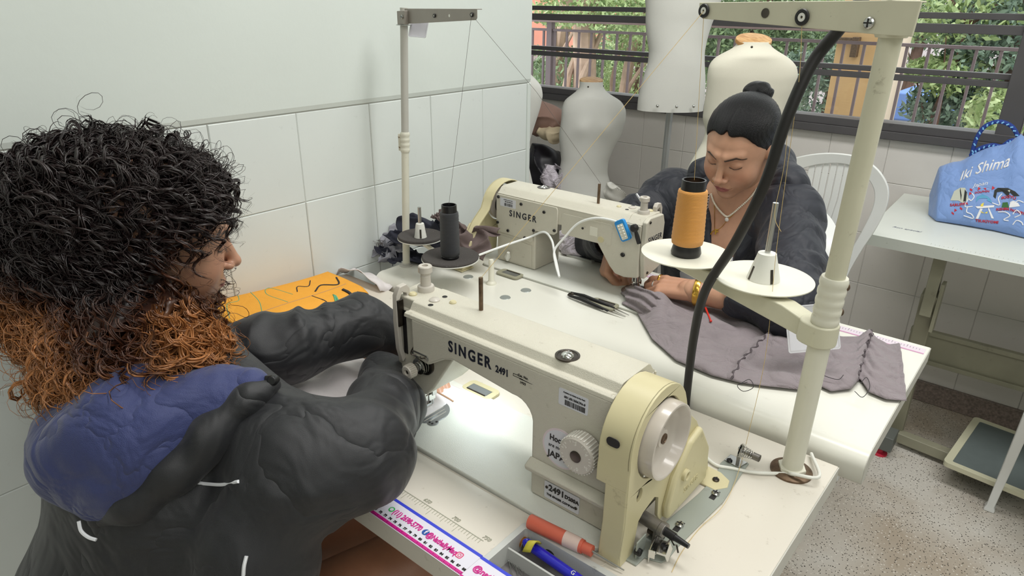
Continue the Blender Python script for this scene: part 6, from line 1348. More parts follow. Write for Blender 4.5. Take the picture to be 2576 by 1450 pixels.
def form(label, rows, Y, mt, cap=None, pole=True, studs=None, depth=.62, bust=None, zbot=None, extra=()):
    """rows: (left px, right px, py) read off the photograph on the plane y=Y"""
    L0 = [(at(a, (c+ .045*(b-a)*0), 'y', Y), at(b, c, 'y', Y)) for a, b, c in rows]
    sec = []
    for (a, b), row in zip(L0, rows):
        # slice is horizontal: take the mean height
        c = at((row[0]+row[1])/2, row[2], 'y', Y); z = c.z; hw = (row[1]-row[0])/2*(c-V(0, 0, CZ)).dot(CF)/FPX; sec.append([c.x, c.y, z, abs(hw)])
    sec += [list(e) for e in extra]
    sec = np.array(sec); o0 = V(sec[len(sec)//2][0], Y, 0)
    n = 60; ts = np.linspace(0, 1, 70); zz = np.linspace(sec[0, 2], sec[-1, 2], 70); od = np.argsort(sec[:, 2])
    def sm(col): 
        v = np.interp(zz, sec[od, 2], sec[od, col]); 
        for _ in range(2): v[1:-1] = .25*v[:-2]+.5*v[1:-1]+.25*v[2:]
        return v
    X, Yc, HWd = sm(0), sm(1), sm(3); right = V(CR.x, CR.y, 0).normalized(); fwd = V(-CF.x, -CF.y, 0).normalized()
    t = thing('dress_form', label, 'dress form', o0); P = []
    HWf = float(np.max(HWd)) if False else None
    for i in range(70):
        row = []
        for j in range(n):
            th = 2*PI*j/n; c_, s_ = math.cos(th), math.sin(th); dp = depth*min(HWd[i], .085)+.012
            ex = 0
            if bust:
                zb, sp_, am = bust; ex = am*math.exp(-((zz[i]-zb)/.035)**2)*(math.exp(-((c_*HWd[i]-sp_)/.035)**2)+math.exp(-((c_*HWd[i]+sp_)/.035)**2))*max(s_, 0)
            e = 1.0; row.append(V(X[i], Yc[i], zz[i])-o0+right*(HWd[i]*c_)+fwd*(dp*s_+ex))
        P.append(row)
    m = MB(); m.grid(P, wrap=True); k = len(P); m.add([p for p in P[0]], [tuple(range(n))]); m.add([p for p in P[-1]], [tuple(reversed(range(n)))]); m.build('torso', mt, t, ang=60)
    top = V(X[0], Yc[0], zz[0])-o0
    if cap:
        m = MB(); tilt = Matrix.Translation(top+V(0, 0, .002)) @ Matrix.Rotation(cap[1], 4, Vector((CR.x, CR.y, 0))) ; m.lathe([(cap[0]*.98, -.004), (cap[0], 0), (cap[0]*.97, .006), (.0001, .008)], 40, tilt @ frame((0, 0, 0), right, (0, 0, 1)), sy=.72); m.build('neck_cap', M_oak, t, ang=40)
        for sx in (-.35, .95):
            th = math.acos(sx) if sx < .9 else .25; i = 2; m = MB(); q = V(X[i], Yc[i], zz[i])-o0+right*(HWd[i]*math.cos(th))+fwd*((depth*HWd[i]+.012)*math.sin(th)); m.sphere(q, .0035, 8, 6); m.build('cap_screw', M_dsteel, t)
    if pole:
        bz = zz[-1]; m = MB(); m.cyl(V(X[-1], Yc[-1], bz)-o0, V(X[-1], Yc[-1], .06)-o0, .0125, n=20); m.build('pole', mat('galvanised_tube', (176, 178, 178), .35, .7), t)
        m = MB()
        for a in range(4): th = a*PI/2+.5; m.tube([V(X[-1], Yc[-1], .08)-o0, V(X[-1]+.16*math.cos(th), Yc[-1]+.16*math.sin(th), .02)-o0], .012, 8)
        m.build('base', M_legd, t)
    if studs:
        for sx in studs:
            i = 66; th = math.acos(sx); q = V(X[i], Yc[i], zz[i])-o0+right*(HWd[i]*math.cos(th))+fwd*((depth*min(HWd[i], .12)+.012)*math.sin(th)); m = MB(); m.sphere(q, .0058, 10, 8); m.build('stud', M_chrome, t)
    return t
form('small white dress form with an oak neck cap between the far machine and the window', [(1458, 1517, 205), (1458, 1518, 222), (1445, 1530, 235), (1420, 1562, 252), (1413, 1575, 275), (1412, 1574, 300), (1406, 1562, 340), (1408, 1545, 370), (1412, 1530, 405), (1405, 1528, 435), (1400, 1538, 470), (1395, 1555, 510), (1390, 1565, 550)], 2.42, M_form, (.048, .24), bust=(.955, .05, .012))
form('headless white torso form with three silver studs along its hem', [(1600, 1855, -160), (1595, 1850, -110), (1605, 1835, -60), (1622, 1818, -10), (1625, 1805, 25), (1624, 1790, 60), (1628, 1778, 100), (1633, 1772, 130), (1630, 1772, 160), (1620, 1774, 190), (1612, 1774, 220), (1605, 1772, 250), (1603, 1768, 277)], 2.30, M_form, None, studs=(-.52, .02, .55))
form('large cream dress form with an oak neck cap behind the woman in navy', [(1856, 1934, 105), (1853, 1938, 117), (1835, 1955, 128), (1800, 1985, 145), (1784, 2003, 165), (1780, 2006, 190), (1778, 1995, 225), (1772, 1978, 265), (1768, 1965, 300), (1776, 1955, 330), (1768, 1960, 360), (1750, 1975, 390), (1730, 1990, 425), (1725, 2000, 470)], 1.98, M_form2, (.051, .42), bust=(1.13, .055, .014))
form('white dress form mostly hidden behind the corner of the tiled wall', [(1235, 1300, 150), (1220, 1325, 178), (1205, 1345, 195), (1190, 1362, 215), (1185, 1366, 240), (1190, 1358, 275), (1200, 1345, 315), (1205, 1334, 350), (1203, 1328, 385), (1195, 1331, 420), (1185, 1340, 460), (1175, 1350, 500)], 1.98, M_form, None)
# ================================================================ pile of bags and clothes in the recess
lump('garbage_bag', 'shiny black bag of cloth stuffed behind the small dress form', 'bag', at(1368, 420, 'y', 2.45)+V(0, 0, -.10), (.13, .10, .22), mat('black_bag', (24, 22, 30), .45, wrink=.9, wscale=22), 37, .024, 34, .006)
lump('cloth_bundle', 'brown folded cloth bundle on top of the black bag', 'cloth', at(1366, 295, 'y', 2.45), (.12, .09, .072), mat('brown_cloth', (150, 120, 108), .85, wrink=.8, wscale=16), 38, .020, 34, .005)
lump('cloth_bundle', 'beige crumpled cloth squeezed between the brown bundle and the black bag', 'cloth', at(1388, 338, 'y', 2.40), (.07, .045, .035), mat('beige_cloth', (206, 190, 160), .85, wrink=.6, wscale=20), 39, .012, 50, .004)
lump('plastic_bag', 'clear crumpled plastic bag beside the waist of the small dress form', 'bag', at(1385, 452, 'y', 2.30), (.045, .04, .062), M_bag, 40, .018, 55, .004)
lump('plastic_bag', 'white plastic bag to the right of the small dress form', 'bag', at(1548, 490, 'y', 2.38), (.042, .032, .048), mat('milky_film', (222, 220, 212), .3, wrink=.8, wscale=40), 41, .020, 75, .0035)
# ================================================================ white plastic chairs
M_pch = mat('white_plastic_chair', (228, 230, 228), .35, var=.02)
def ribbon(par, name, pts, wv, th, mt=M_pch):
    m = MB(); P = []
    tn = []
    for i, p in enumerate(pts):
        t_ = (Vector(pts[min(i+1, len(pts)-1)])-Vector(pts[max(i-1, 0)])).normalized(); w = Vector(wv[i] if isinstance(wv, list) else wv); n_ = t_.cross(w).normalized()*th; p = Vector(p); P.append([p-w-n_, p+w-n_, p+w+n_, p-w+n_])
    m.grid(P, wrap=True); m.add(P[0], [(0, 1, 2, 3)]); m.add(P[-1], [(3, 2, 1, 0)]); return m.build(name, mt, par, bevel=.002)
Yc_ = 2.12; root = at(2100, 620, 'y', Yc_); root.z = 0
ch = thing('plastic_chair', 'white slatted plastic chair behind the woman in navy', 'chair', root)
c_ = lambda x, y, Y=Yc_: at(x, y, 'y', Y)-root
outer = [(1905, 520), (1925, 450), (1955, 418), (2000, 397), (2055, 386), (2110, 385), (2165, 395), (2210, 425), (2236, 470), (2232, 520), (2205, 575), (2172, 625), (2140, 680), (2115, 740)]
inner = [(1940, 520), (1955, 470), (1985, 440), (2020, 424), (2060, 414), (2110, 411), (2150, 420), (2182, 446), (2200, 480), (2197, 520), (2176, 568), (2148, 618), (2118, 672), (2095, 730)]
so = spline([c_(*q) for q in outer], 5); si_ = spline([c_(*q) for q in inner], 5); m = MB(); P = []
for a, b in zip(so, si_): f_ = V(0, -.012, 0); P.append([a, a+f_, b+f_*.6, b])
m.grid(P, wrap=True); m.add(P[0], [(0, 1, 2, 3)]); m.add(P[-1], [(3, 2, 1, 0)]); m.build('backrest_frame', M_pch, ch, bevel=.003, seg=2)
for (x0, x1, x2) in ((2042, 2028, 2010), (2060, 2045, 2022), (2078, 2062, 2036), (2097, 2080, 2050), (2115, 2098, 2066), (2133, 2116, 2082)):
    ribbon(ch, 'slat', [c_(x0+2, 412), c_(x1, 500), c_(x2, 600), c_(x2-30, 690)], V(.0085, 0, 0), .003)
m = MB(); m.tube([c_(1990, 440), c_(2022, 480), c_(2030, 540)], [.006, .010, .012], 8); m.build('backrest_post', M_pch, ch)
arm = [c_(2015, 505, 2.05), c_(2045, 522, 2.0), c_(2078, 556, 1.95), c_(2094, 600, 1.90), c_(2088, 660, 1.86), c_(2075, 720, 1.84), V(-.345, 1.80, .56)-root, V(-.35, 1.79, .47)-root]
ribbon(ch, 'armrest', spline(arm, 4), V(.016, .006, 0), .004)
sx0, sx1, sy0, sy1 = -.72, -.34, 1.68, 2.06
m = MB(); m.prism(rrect(sx0, sy0, sx1, sy1, .05, 5), 'z', .455, .475, M=Matrix.Translation(-root)); m.build('seat', M_pch, ch, bevel=.006)
for (x, y, dx, dy) in ((sx0+.03, sy0+.03, -.03, -.03), (sx1-.03, sy0+.03, .03, -.03), (sx0+.03, sy1-.03, -.03, .05), (sx1-.03, sy1-.03, .03, .05)):
    m = MB(); m.tube([V(x, y, .46)-root, V(x+dx, y+dy, .0)-root], [.026, .018], 4); m.build('leg', M_pch, ch, bevel=.004)
ws = thing('plastic_stool', 'white plastic stool under the curly-haired woman, hidden by her jacket', 'stool', (-.885, .17, 0))
m = MB(); m.prism(rrect(-.16, -.15, .16, .15, .04, 4), 'z', .405, .425); m.build('seat', M_pch, ws, bevel=.005)
for sx in (-1, 1):
    for sy in (-1, 1): m = MB(); m.tube([V(.13*sx, .12*sy, .41), V(.16*sx, .15*sy, 0)], [.022, .018], 4); m.build('leg', M_pch, ws, bevel=.003)
F0 = at(2488, 1283, 'z', 0); rt = F0+V(.31, -.12, 0)
c2 = thing('plastic_chair', 'white plastic chair cut off by the right edge, only one leg in view', 'chair', rt)
legtop = at(2592, 1040, 'z', .40)-rt
for sx, sy in ((-1, 1), (1, 1), (-1, -1), (1, -1)):
    if (sx, sy) == (-1, 1): a, b = F0-rt, legtop
    else: a = {(1, 1): V(.08, .32, 0), (-1, -1): V(-.02, -.28, 0), (1, -1): V(.34, .02, 0)}[(sx, sy)]; b = a*.8+V(0, 0, .42)
    m = MB(); d_ = (b-a); m.tube([a, a+V(0, 0, .012), a+V(0, 0, .014)+d_*.02, a+d_*.5, b], [.020, .020, .0145, .017, .020], 4); m.build('leg', M_pch, c2, bevel=.003)
Mz = Matrix.Rotation(.75, 4, 'Z'); m = MB(); m.prism(rrect(-.21, -.19, .21, .19, .05, 4), 'z', .41, .43, M=Mz); m.build('seat', M_pch, c2, bevel=.006)
m = MB(); m.prism(rrect(-.21, -.20, .21, -.18, .008, 3), 'z', .43, .80, M=Mz); m.build('backrest', M_pch, c2, bevel=.004)
# ================================================================ side table with treadle
Z3 = .800
t3 = thing('side_table', 'white side table under the window with green-grey legs and the blue bag on it', 'table')
m = MB(); m.prism([(-.437, 2.192), (.9, 2.170), (.9, 2.79), (-.452, 2.79)], 'z', Z3-.034, Z3); m.build('tabletop', mat('side_laminate', (226, 230, 222), .35, var=.03), t3, bevel=.0015)
m = MB(); m.add([(-.4372, 2.1915, Z3-.034), (.9, 2.1695, Z3-.034), (.9, 2.1695, Z3-.001), (-.4372, 2.1915, Z3-.001)], [(0, 1, 2, 3)]); m.build('edge_band', mat('grey_edge', (182, 186, 178), .5, dirt=(110, 106, 96), dscale=60, damt=.6), t3, smooth=False)
ms_ = [at(1900+x*.345, 300+y*.345, 'z', Z3+.0003) for x, y in ((990, 782), (1215, 824))]
dv = (ms_[1]-ms_[0]); text('Ron special', .017, frame((ms_[0]+ms_[1])/2, dv, (0, 0, 1)), mat('marker_ink', (70, 76, 110), .6), t3, depth=.0001, shear=.4)
m = MB()
for k in range(60): m.box((-.26+.011*k, 2.203, Z3), (-.2592+.011*k, 2.211 if k % 5 else 2.218, Z3+.0003))
m.build('ruler_marks', M_rul, t3, smooth=False, kind='stuff')
lx, ly = -.236, 2.30
m = MB(); m.box((lx-.016, ly-.02, .55), (lx+.016, ly+.02, Z3-.034)); m.build('upper_leg', M_leg, t3, bevel=.002)
lb_ = at(2252, 1085, 'z', .03); 
m = MB(); m.tube([V(lx-.002, ly+.01, .62), V(lb_.x, lb_.y, .02)], .032, 4); m.build('leg', M_leg, t3, bevel=.003)
m = MB(); m.box((lx+.020, ly-.012, .50), (lx+.030, ly+.03, .66)); m.build('clamp_plate', M_leg, t3, bevel=.001)
a = at(2262, 1085, 'z', .055); b = at(2590, 1232, 'z', .055); dv = (b-a).normalized()
m = MB(); m.tube([a+V(0, 0, -.018), b+V(.5, -.01, -.018)], .026, 4); m.build('base_rail', M_leg, t3, bevel=.003)
m = MB(); yb_ = 2.62; m.box((-.30, yb_, .26), (.9, yb_+.012, .355)); m.box((-.30, yb_-.012, .355), (.9, yb_+.012, .372)); m.box((-.30, yb_-.012, .245), (.9, yb_+.012, .262)); m.build('rear_beam', M_leg, t3, bevel=.002)
m = MB(); m.box((.80, 2.40, .0), (.86, 2.46, Z3-.034)); m.build('leg', M_leg, t3, bevel=.003)
q = at(2228, 1112, 'z', .05); m = MB(); m.box((q.x-.02, q.y-.03, .03), (q.x+.025, q.y+.05, .085)); m.build('end_block', M_legd, t3, bevel=.003)
q = at(2213, 1137, 'z', .006); m = MB(); m.lathe([(.024, 0), (.024, .006), (.010, .010), (.008, .03)], 20, Matrix.Translation((q.x, q.y, 0))); m.build('levelling_foot', mat('red_rubber', (196, 40, 66), .5), t3)
tq = [at(2414, 1035, 'z', .115), at(2640, 1105, 'z', .115), at(2620, 1262, 'z', .095), at(2372, 1160, 'z', .095)]
t = thing('treadle', 'grey rubber treadle plate in a cream frame under the side table', 'treadle', (0, 0, 0))
cen = sum(tq, V(0, 0, 0))/4; Mq = frame(tq[3], tq[2]-tq[3], (tq[2]-tq[3]).cross(tq[0]-tq[3])); w_ = (tq[2]-tq[3]).length; h_ = (tq[0]-tq[3]).length
m = MB(); m.prism(rrect(0, 0, w_, h_, .015, 4), 'z', -.018, .0, holes=[rrect(.022, .018, w_-.022, h_-.018, .006, 3)[::-1]], M=Mq); m.build('treadle_frame', mat('cream_cast', (206, 204, 178), .4, dirt=(90, 80, 60), dscale=30, damt=.5), t, bevel=.003)
m = MB(); m.prism(rrect(.022, .018, w_-.022, h_-.018, .006, 3), 'z', -.014, -.003, M=Mq); m.build('rubber_mat', mat('grey_green_rubber', (98, 108, 108), .7, var=.12, vscale=14), t)
m = MB(); m.tube([tq[3]+V(.05, .05, -.02), V(tq[3].x+.05, tq[3].y+.08, .03)], .01, 8); m.build('pivot_bracket', M_leg, t)
# ================================================================ blue bag
M_bb = mat('light_blue_fabric', (128, 160, 218), .6, bump=.3, bscale=700, var=.06, vscale=9, sheen=.2, wrink=.35, wscale=12)
bgY = 2.50; bo = at(2460, 560, 'z', Z3); bag = thing('tote_bag', 'light blue embroidered tote bag with rope handles on the side table', 'bag', bo)
bt_ = [(2335, 540), (2355, 556), (2420, 566), (2500, 580), (2576, 598), (2650, 615), (2700, 620)]; tp_ = [(2338, 490), (2362, 420), (2395, 408), (2420, 405), (2450, 385), (2490, 368), (2525, 362), (2545, 352), (2566, 336), (2600, 360), (2650, 420), (2700, 500)]
btw = [at(x, y, 'z', Z3+.003) for x, y in bt_]; tpw = [at(x, y, 'y', bgY+.075) for x, y in tp_]
def bagf(u, v, off=0, side=1):
    a = interpx(btw, u); b = interpx(tpw, u); p = a.lerp(b, v); e = math.sin(PI*min(max(u, 0), 1))**.5*math.sin(PI*min(max(v, 0), 1))**.45
    n1 = float(vn(np.array([[u*.5, v*.3, 0.]]), 22, 77)[0]); th = .052*e*side+.006*n1*e
    return p+V(.15, -1, .35).normalized()*(th+off)-bo+V(0, .0 if side > 0 else .05*e, 0)
m = MB(); G = surf(60, 36, lambda u, v: bagf(u, v)); H_ = surf(60, 36, lambda u, v: bagf(u, v, 0, -1)); m.grid(G); m.grid([r[::-1] for r in H_])
m.build('bag_body', M_bb, bag, ang=0)
for hp in ([(2443, 395), (2456, 350), (2478, 318), (2513, 306), (2545, 318), (2562, 345)], [(2441, 392), (2462, 375), (2495, 365), (2520, 368), (2540, 355), (2560, 352)]):
    pts = spline([at(x, y, 'y', bgY+.07)-bo for x, y in hp], 8); m = MB(); m.tube(pts, .0062, 12); hd = m.build('rope_handle', mat('navy_rope', (30, 60, 140), .7, bump=1, bscale=300), bag)
    m = MB()
    for k in range(2, len(pts)-2, 3):
        p, q = pts[k], pts[k+1]; t_ = (q-p).normalized(); s_ = t_.cross(V(0, -1, .3)).normalized(); m.tube([p+s_*.004-V(0, .0055, 0), q-s_*.002-V(0, .006, 0)], .0022, 5)
    m.build('rope_fleck', mat('pale_blue_rope', (130, 190, 236), .7), hd, kind='stuff')
def bagpt(px, py, off=.0012):
    """closest bag surface point to a photo pixel"""
    best = None
    for (u, v, p) in BG:
        d = (p[0]-px)**2+(p[1]-py)**2
        if best is None or d < best[0]: best = (d, u, v)
    return best[1], best[2]
def pix(p):
    d = Vector(p)-V(0, 0, CZ); z = d.dot(CF); return 1288+FPX*d.dot(CR)/z, 725-FPX*d.dot(CU)/z
BG = [(u, v, pix(bagf(u, v)+bo)) for u in np.linspace(.0, .82, 56) for v in np.linspace(.02, .98, 40)]
M_thw2 = mat('white_embroidery', (236, 236, 240), .7); M_red = mat('red_embroidery', (196, 44, 60), .7); M_bke = mat('black_embroidery', (36, 40, 40), .7); M_gre = mat('green_embroidery', (60, 110, 60), .7); M_yee = mat('yellow_embroidery', (236, 214, 90), .7); M_teal = mat('teal_embroidery', (90, 160, 200), .7); M_ltg = mat('pale_stone_embroidery', (196, 200, 186), .7)
def bagtext(s, size, x, y, mt, par=None, shear=0, rot=.06, bold=.0, xs=1):
    cu = bpy.data.curves.new('t', 'FONT'); cu.body = s; cu.size = size; cu.align_x = 'LEFT'; cu.align_y = 'CENTER'; cu.shear = shear; cu.offset = bold; cu.resolution_u = 2; t = bpy.data.objects.new('t', cu); me = bpy.data.meshes.new_from_object(t); bpy.data.objects.remove(t); bpy.data.curves.remove(cu)
    u0, v0 = bagpt(x, y); p0 = bagf(u0, v0); pu = (bagf(u0+.02, v0)-p0); pv = (bagf(u0, v0+.02)-p0); lu, lv = pu.length/.02, pv.length/.02
    for vt in me.vertices:
        a = vt.co.x*xs; b = vt.co.y; a, b = a*math.cos(rot)-b*math.sin(rot), a*math.sin(rot)+b*math.cos(rot); vt.co = bagf(u0+a/lu, v0+b/lv, .0012)
    me.name = 'embroidered_lettering'; return finish('embroidered_lettering', me, mt, bag, smooth=False, solid=.0006)
def bagpoly(pts, mt, nm='embroidery', off=.001):
    P = []
    for x, y in pts: u, v = bagpt(x, y); P.append(bagf(u, v, off))
    m = MB(); m.add(P, [tuple(range(len(P)))]); return m.build(nm, mt, bag, smooth=False, solid=.0006)
def bagline(pts, r, mt, nm='embroidered_line'):
    P = []
    for x, y in pts: u, v = bagpt(x, y); P.append(bagf(u, v, .0008))
    m = MB(); m.tube(spline(P, 4), r, 5); return m.build(nm, mt, bag)
bagtext('Iki Shima', .046, 2408, 446, M_thw2, shear=.35, bold=.0005, xs=.80); bagtext('Japan', .016, 2445, 466, M_thw2, shear=.3, xs=1.1)
bagtext('SARUIWA', .0115, 2390, 517, M_red, bold=.0003); bagtext('IKIGYU', .0115, 2519, 501, M_red, bold=.0003); bagtext('TSUKIYOMI', .0115, 2455, 555, M_red, bold=.0003); bagtext('IKISHIMA FACTORY', .0105, 2503, 530, M_red, bold=.0003, xs=.8); bagtext('DOLPHIN', .0085, 2455, 485, M_red, bold=.0002)
s2 = lambda P: [(2280+x*.2207, 280+y*.2207) for x, y in P]
bagpoly(s2([(490, 1010), (560, 920), (600, 872), (660, 875), (700, 930), (705, 1010), (650, 1045), (590, 1020)]), M_ltg, 'rock_picture'); bagpoly(s2([(600, 900), (620, 880), (640, 960), (615, 1010)]), M_bke, 'rock_shadow', .0016); bagpoly(s2([(660, 890), (690, 930), (690, 1020), (660, 1040)]), M_bke, 'rock_shadow', .0016)
bagpoly(s2([(990, 900), (1050, 870), (1150, 880), (1230, 900), (1285, 960), (1240, 960), (1190, 930), (1150, 975), (1100, 925), (1030, 930), (1020, 985), (1000, 985)]), M_bke, 'ox_picture'); bagpoly(s2([(1150, 905), (1190, 900), (1180, 940)]), M_ltg, 'ox_patch', .0016)
bagpoly(s2([(800, 1040), (815, 970), (870, 945), (930, 960), (970, 1000), (970, 1045), (930, 1030), (930, 990), (880, 985), (840, 1000)]), M_teal, 'dolphin_picture')
bagpoly(s2([(790, 1090), (1000, 1078), (990, 1105), (800, 1112)]), M_thw2, 'gate_beam', .0016); bagpoly(s2([(840, 1110), (860, 1110), (820, 1225), (795, 1225)]), M_thw2, 'gate_post', .0016); bagpoly(s2([(930, 1110), (950, 1105), (990, 1215), (965, 1218)]), M_thw2, 'gate_post', .0016); bagpoly(s2([(845, 1140), (890, 1155), (935, 1140), (910, 1170), (870, 1170)]), M_yee, 'boat_picture'); bagpoly(s2([(835, 1090), (850, 1060), (885, 1045), (865, 1085)]), M_yee, 'sail_picture', .0014)
bagpoly(s2([(1080, 1100), (1095, 1055), (1130, 1035), (1165, 1050), (1175, 1100)]), M_gre, 'hill_picture'); bagpoly(s2([(1175, 1090), (1175, 1050), (1220, 1035), (1280, 1050), (1280, 1088)]), M_thw2, 'house_picture')
for a, b in ((740, 900), (728, 940), (825, 890), (897, 885), (555, 1130), (620, 1112), (530, 1170), (985, 875)):
    bagpoly(s2([(a-20, b), (a, b-16), (a+20, b), (a, b+16)]), M_red, 'petal_picture')
for P in ([(760, 930), (770, 980), (745, 1020), (700, 1010), (680, 1080), (760, 1090)], [(690, 1090), (680, 1150), (740, 1170), (750, 1210), (640, 1180)], [(985, 1050), (1060, 1060), (1040, 990), (1080, 930)], [(1050, 1150), (1120, 1150), (1180, 1180), (1120, 1230), (1160, 1260)], [(1215, 1170), (1260, 1140), (1290, 1180), (1240, 1200)], [(1220, 1290), (1260, 1240), (1310, 1260), (1330, 1310)], [(1180, 1040), (1220, 1020), (1240, 1035), (1280, 1015), (1330, 1030)]):
    bagline(s2(P), .0016, M_thw2)
# ================================================================ outside: railing, column, trees, buildings
rl = thing('balcony_railing', 'dusty metal balcony railing with thin upright bars outside the window', 'railing', (-1.6, 4.0, 0)); ro = V(-1.6, 4.0, 0)
zr = at(1785, 92, 'y', 4.0).z; zb = at(1400, 47, 'y', 4.0).z
m = MB(); m.box((-3.2-ro.x, -.012, zr-.008), (2.2-ro.x, .012, zr+.008)); m.build('top_rail', M_rail, rl, bevel=.002)
m = MB(); m.box((-3.2-ro.x, -.05, zb-.022), (-.9-ro.x, .03, zb+.022)); m.build('hand_rail', mat('pink_brown_rail', (150, 128, 126), .5, var=.1), rl, bevel=.004)
bm_ = MB(); bm_.box((-.0065, -.0065, .2), (.0065, .0065, zr-.008)); b0 = bm_.build('baluster', M_rail, rl, smooth=False); x = -3.15; k = 0; b0.location = (x-ro.x, 0, 0)
while x < .9:
    x += .0985; k += 1; c = b0.copy(); COL.objects.link(c); c.parent = rl; c.location = (x-ro.x, 0, 0)
for px_ in (1384,):
    q = at(px_, 130, 'y', 4.0); m = MB(); m.box((q.x-ro.x-.022, -.02, .2), (q.x-ro.x+.022, .02, zb)); m.build('post', M_rail, rl, bevel=.002)
q0 = at(2103, 120, 'y', 4.9); q1 = at(2232, 120, 'y', 4.9); q2 = at(2262, 120, 'y', 4.9)
m = MB(); m.box((q0.x, 4.9, -.6), (q1.x, 5.2, 3.4)); co = tag(m.build('column', mat('ochre_board', (196, 160, 112), .6, bump=.3, bscale=9, var=.12, vscale=3, aniso=(1, 1, 14)), bevel=.004), 'tall ochre boarded column outside, cream strip on its right', 'column')
m = MB(); m.box((q1.x, 4.88, -.6), (q2.x, 5.2, 3.4)); m.build('cream_edge', mat('cream_render', (226, 206, 186), .7), co, bevel=.004)
m = MB(); q = at(2150, 118, 'y', 4.9); m.box((q.x-.01, 4.85, q.z-.06), (q.x+.03, 4.9, q.z+.06)); m.box((q.x-.16, 4.86, q.z+.035), (q.x+.02, 4.9, q.z+.055)); m.build('bracket', M_rust, co, bevel=.003)
M_bark = mat('pale_bark', (196, 168, 148), .9, bump=.8, bscale=14, var=.35, vscale=7, dirt=(96, 70, 58), dscale=6, damt=.7)
M_bark2 = mat('brown_bark', (120, 92, 80), .9, bump=.8, bscale=20, var=.3, vscale=10)
def leafmat(nm, c1_, c2_):
    m = bpy.data.materials.new(nm); m.use_nodes = True; N = m.node_tree.nodes; L_ = m.node_tree.links; b = N['Principled BSDF']; oi = N.new('ShaderNodeAttribute'); oi.attribute_name = 'Col'
    mx = N.new('ShaderNodeMix'); mx.data_type = 'RGBA'; mx.inputs[6].default_value = lin(c1_)+(1,); mx.inputs[7].default_value = lin(c2_)+(1,); L_.new(oi.outputs['Fac'], mx.inputs[0]); L_.new(mx.outputs[2], b.inputs[0]); b.inputs['Roughness'].default_value = .45
    b.inputs['Subsurface Weight'].default_value = 0; return m
ML = [leafmat('light_leaf', (112, 138, 84), (196, 216, 152)), leafmat('mid_leaf', (84, 108, 78), (164, 188, 138)), leafmat('blue_green_leaf', (74, 98, 84), (168, 192, 170)), leafmat('fern_leaf', (136, 160, 100), (208, 222, 168))]
def leaves(par, c, r, n, size, mt, seed, hollow=.3):
    n = int(n*2.6)
    g_ = np.random.default_rng(seed); u = g_.normal(size=(n, 3)); u /= np.linalg.norm(u, axis=1)[:, None]; rad = g_.uniform(hollow, 1, n)**.5
    P = np.array(c)+u*np.array(r)*rad[:, None]+np.stack([vn(u*2+seed, 3, seed+k) for k in range(3)], 1)*.12*np.array(r)
    d1 = g_.normal(size=(n, 3)); d1[:, 2] -= .4; d1 /= np.linalg.norm(d1, axis=1)[:, None]; d2 = np.cross(d1, g_.normal(size=(n, 3))); d2 /= np.linalg.norm(d2, axis=1)[:, None]; sz = (size*.52*g_.uniform(.6, 1.5, n))[:, None]
    v = np.stack([P-d1*sz, P+d2*sz*.42, P+d1*sz, P-d2*sz*.42], 1).reshape(-1, 3); q = np.arange(n*4).reshape(n, 4); f = np.repeat(np.clip(g_.normal(.5, .28, n), 0, 1), 4)[:, None]*np.ones(3)
    me = npmesh('foliage', [(v-np.array(par.location), q)], f); return finish('foliage', me, mt, par, ang=0, kind='stuff')
def tree(name, label, px, Y, trunk_r, lean, crowns, mt_b, mt_l, nleaf, size, seed, zroot=-.6, branches=3):
    b = at(px, 250, 'y', Y); b.z = zroot; t = thing(name, label, 'tree', b)
    top = V(lean, 0, 3.2-zroot); m = MB(); g_ = np.random.default_rng(seed)
    pts = [V(0, 0, 0)+top*f+V(g_.uniform(-.06, .06), 0, 0)*(0 < f < 1) for f in (0, .25, .5, .75, 1)]; m.tube(spline(pts, 4), [trunk_r*(1-.4*i/16) for i in range(17)], 10)
    for k in range(branches):
        a = pts[1+k % 3]; m.tube(spline([a, a+V(g_.uniform(-.25, .25), g_.uniform(-.2, .1), .35), a+V(g_.uniform(-.6, .6), g_.uniform(-.3, .2), .9)], 4), [trunk_r*.5*(1-.7*i/8) for i in range(9)], 7)
    m.build('trunk', mt_b, t)
    for k, (cx, cy_, rx, rz) in enumerate(crowns):
        c = at(cx, cy_, 'y', Y); leaves(t, (c.x, Y+.1, c.z), (rx, .5, rz), nleaf//len(crowns), size, mt_l, seed+k)
    return t
tree('tree', 'pale-barked tree leaning outside the left end of the window', 1490, 5.2, .12, -.25, [(1590, 20, .5, .25), (1440, 30, .4, .15)], M_bark, ML[0], 1500, .045, 201, branches=6)
tree('tree', 'second pale trunk close to the wall corner outside', 1375, 5.6, .085, .30, [(1400, 180, .4, .25)], M_bark, ML[1], 700, .05, 202, branches=5)
tree('tree', 'thin pale trunk between the corner tree and the torso form', 1545, 6.0, .06, .4, [(1640, 60, .5, .4)], M_bark, ML[0], 1200, .045, 212, branches=5)
tree('tree', 'fine-leaved bush filling the window left of the torso form', 1590, 6.6, .03, .2, [(1590, 180, .60, .42), (1510, 225, .6, .25)], M_bark2, ML[3], 3600, .035, 203)
tree('tree', 'leafy tree seen between the two tall dress forms', 1830, 6.2, .05, .3, [(1850, 40, .7, .45), (1900, 130, .7, .35)], M_bark2, ML[1], 4200, .045, 204)
tree('tree', 'bright green tree above the cream dress form', 1990, 6.8, .05, -.2, [(2000, 30, .7, .4), (1960, 90, .55, .25)], M_bark2, ML[0], 3200, .05, 205)
tree('tree', 'low dark bush beside the ochre column', 2060, 5.6, .03, .1, [(2050, 240, .34, .32), (2030, 180, .25, .16)], M_bark2, ML[2], 2200, .04, 206)
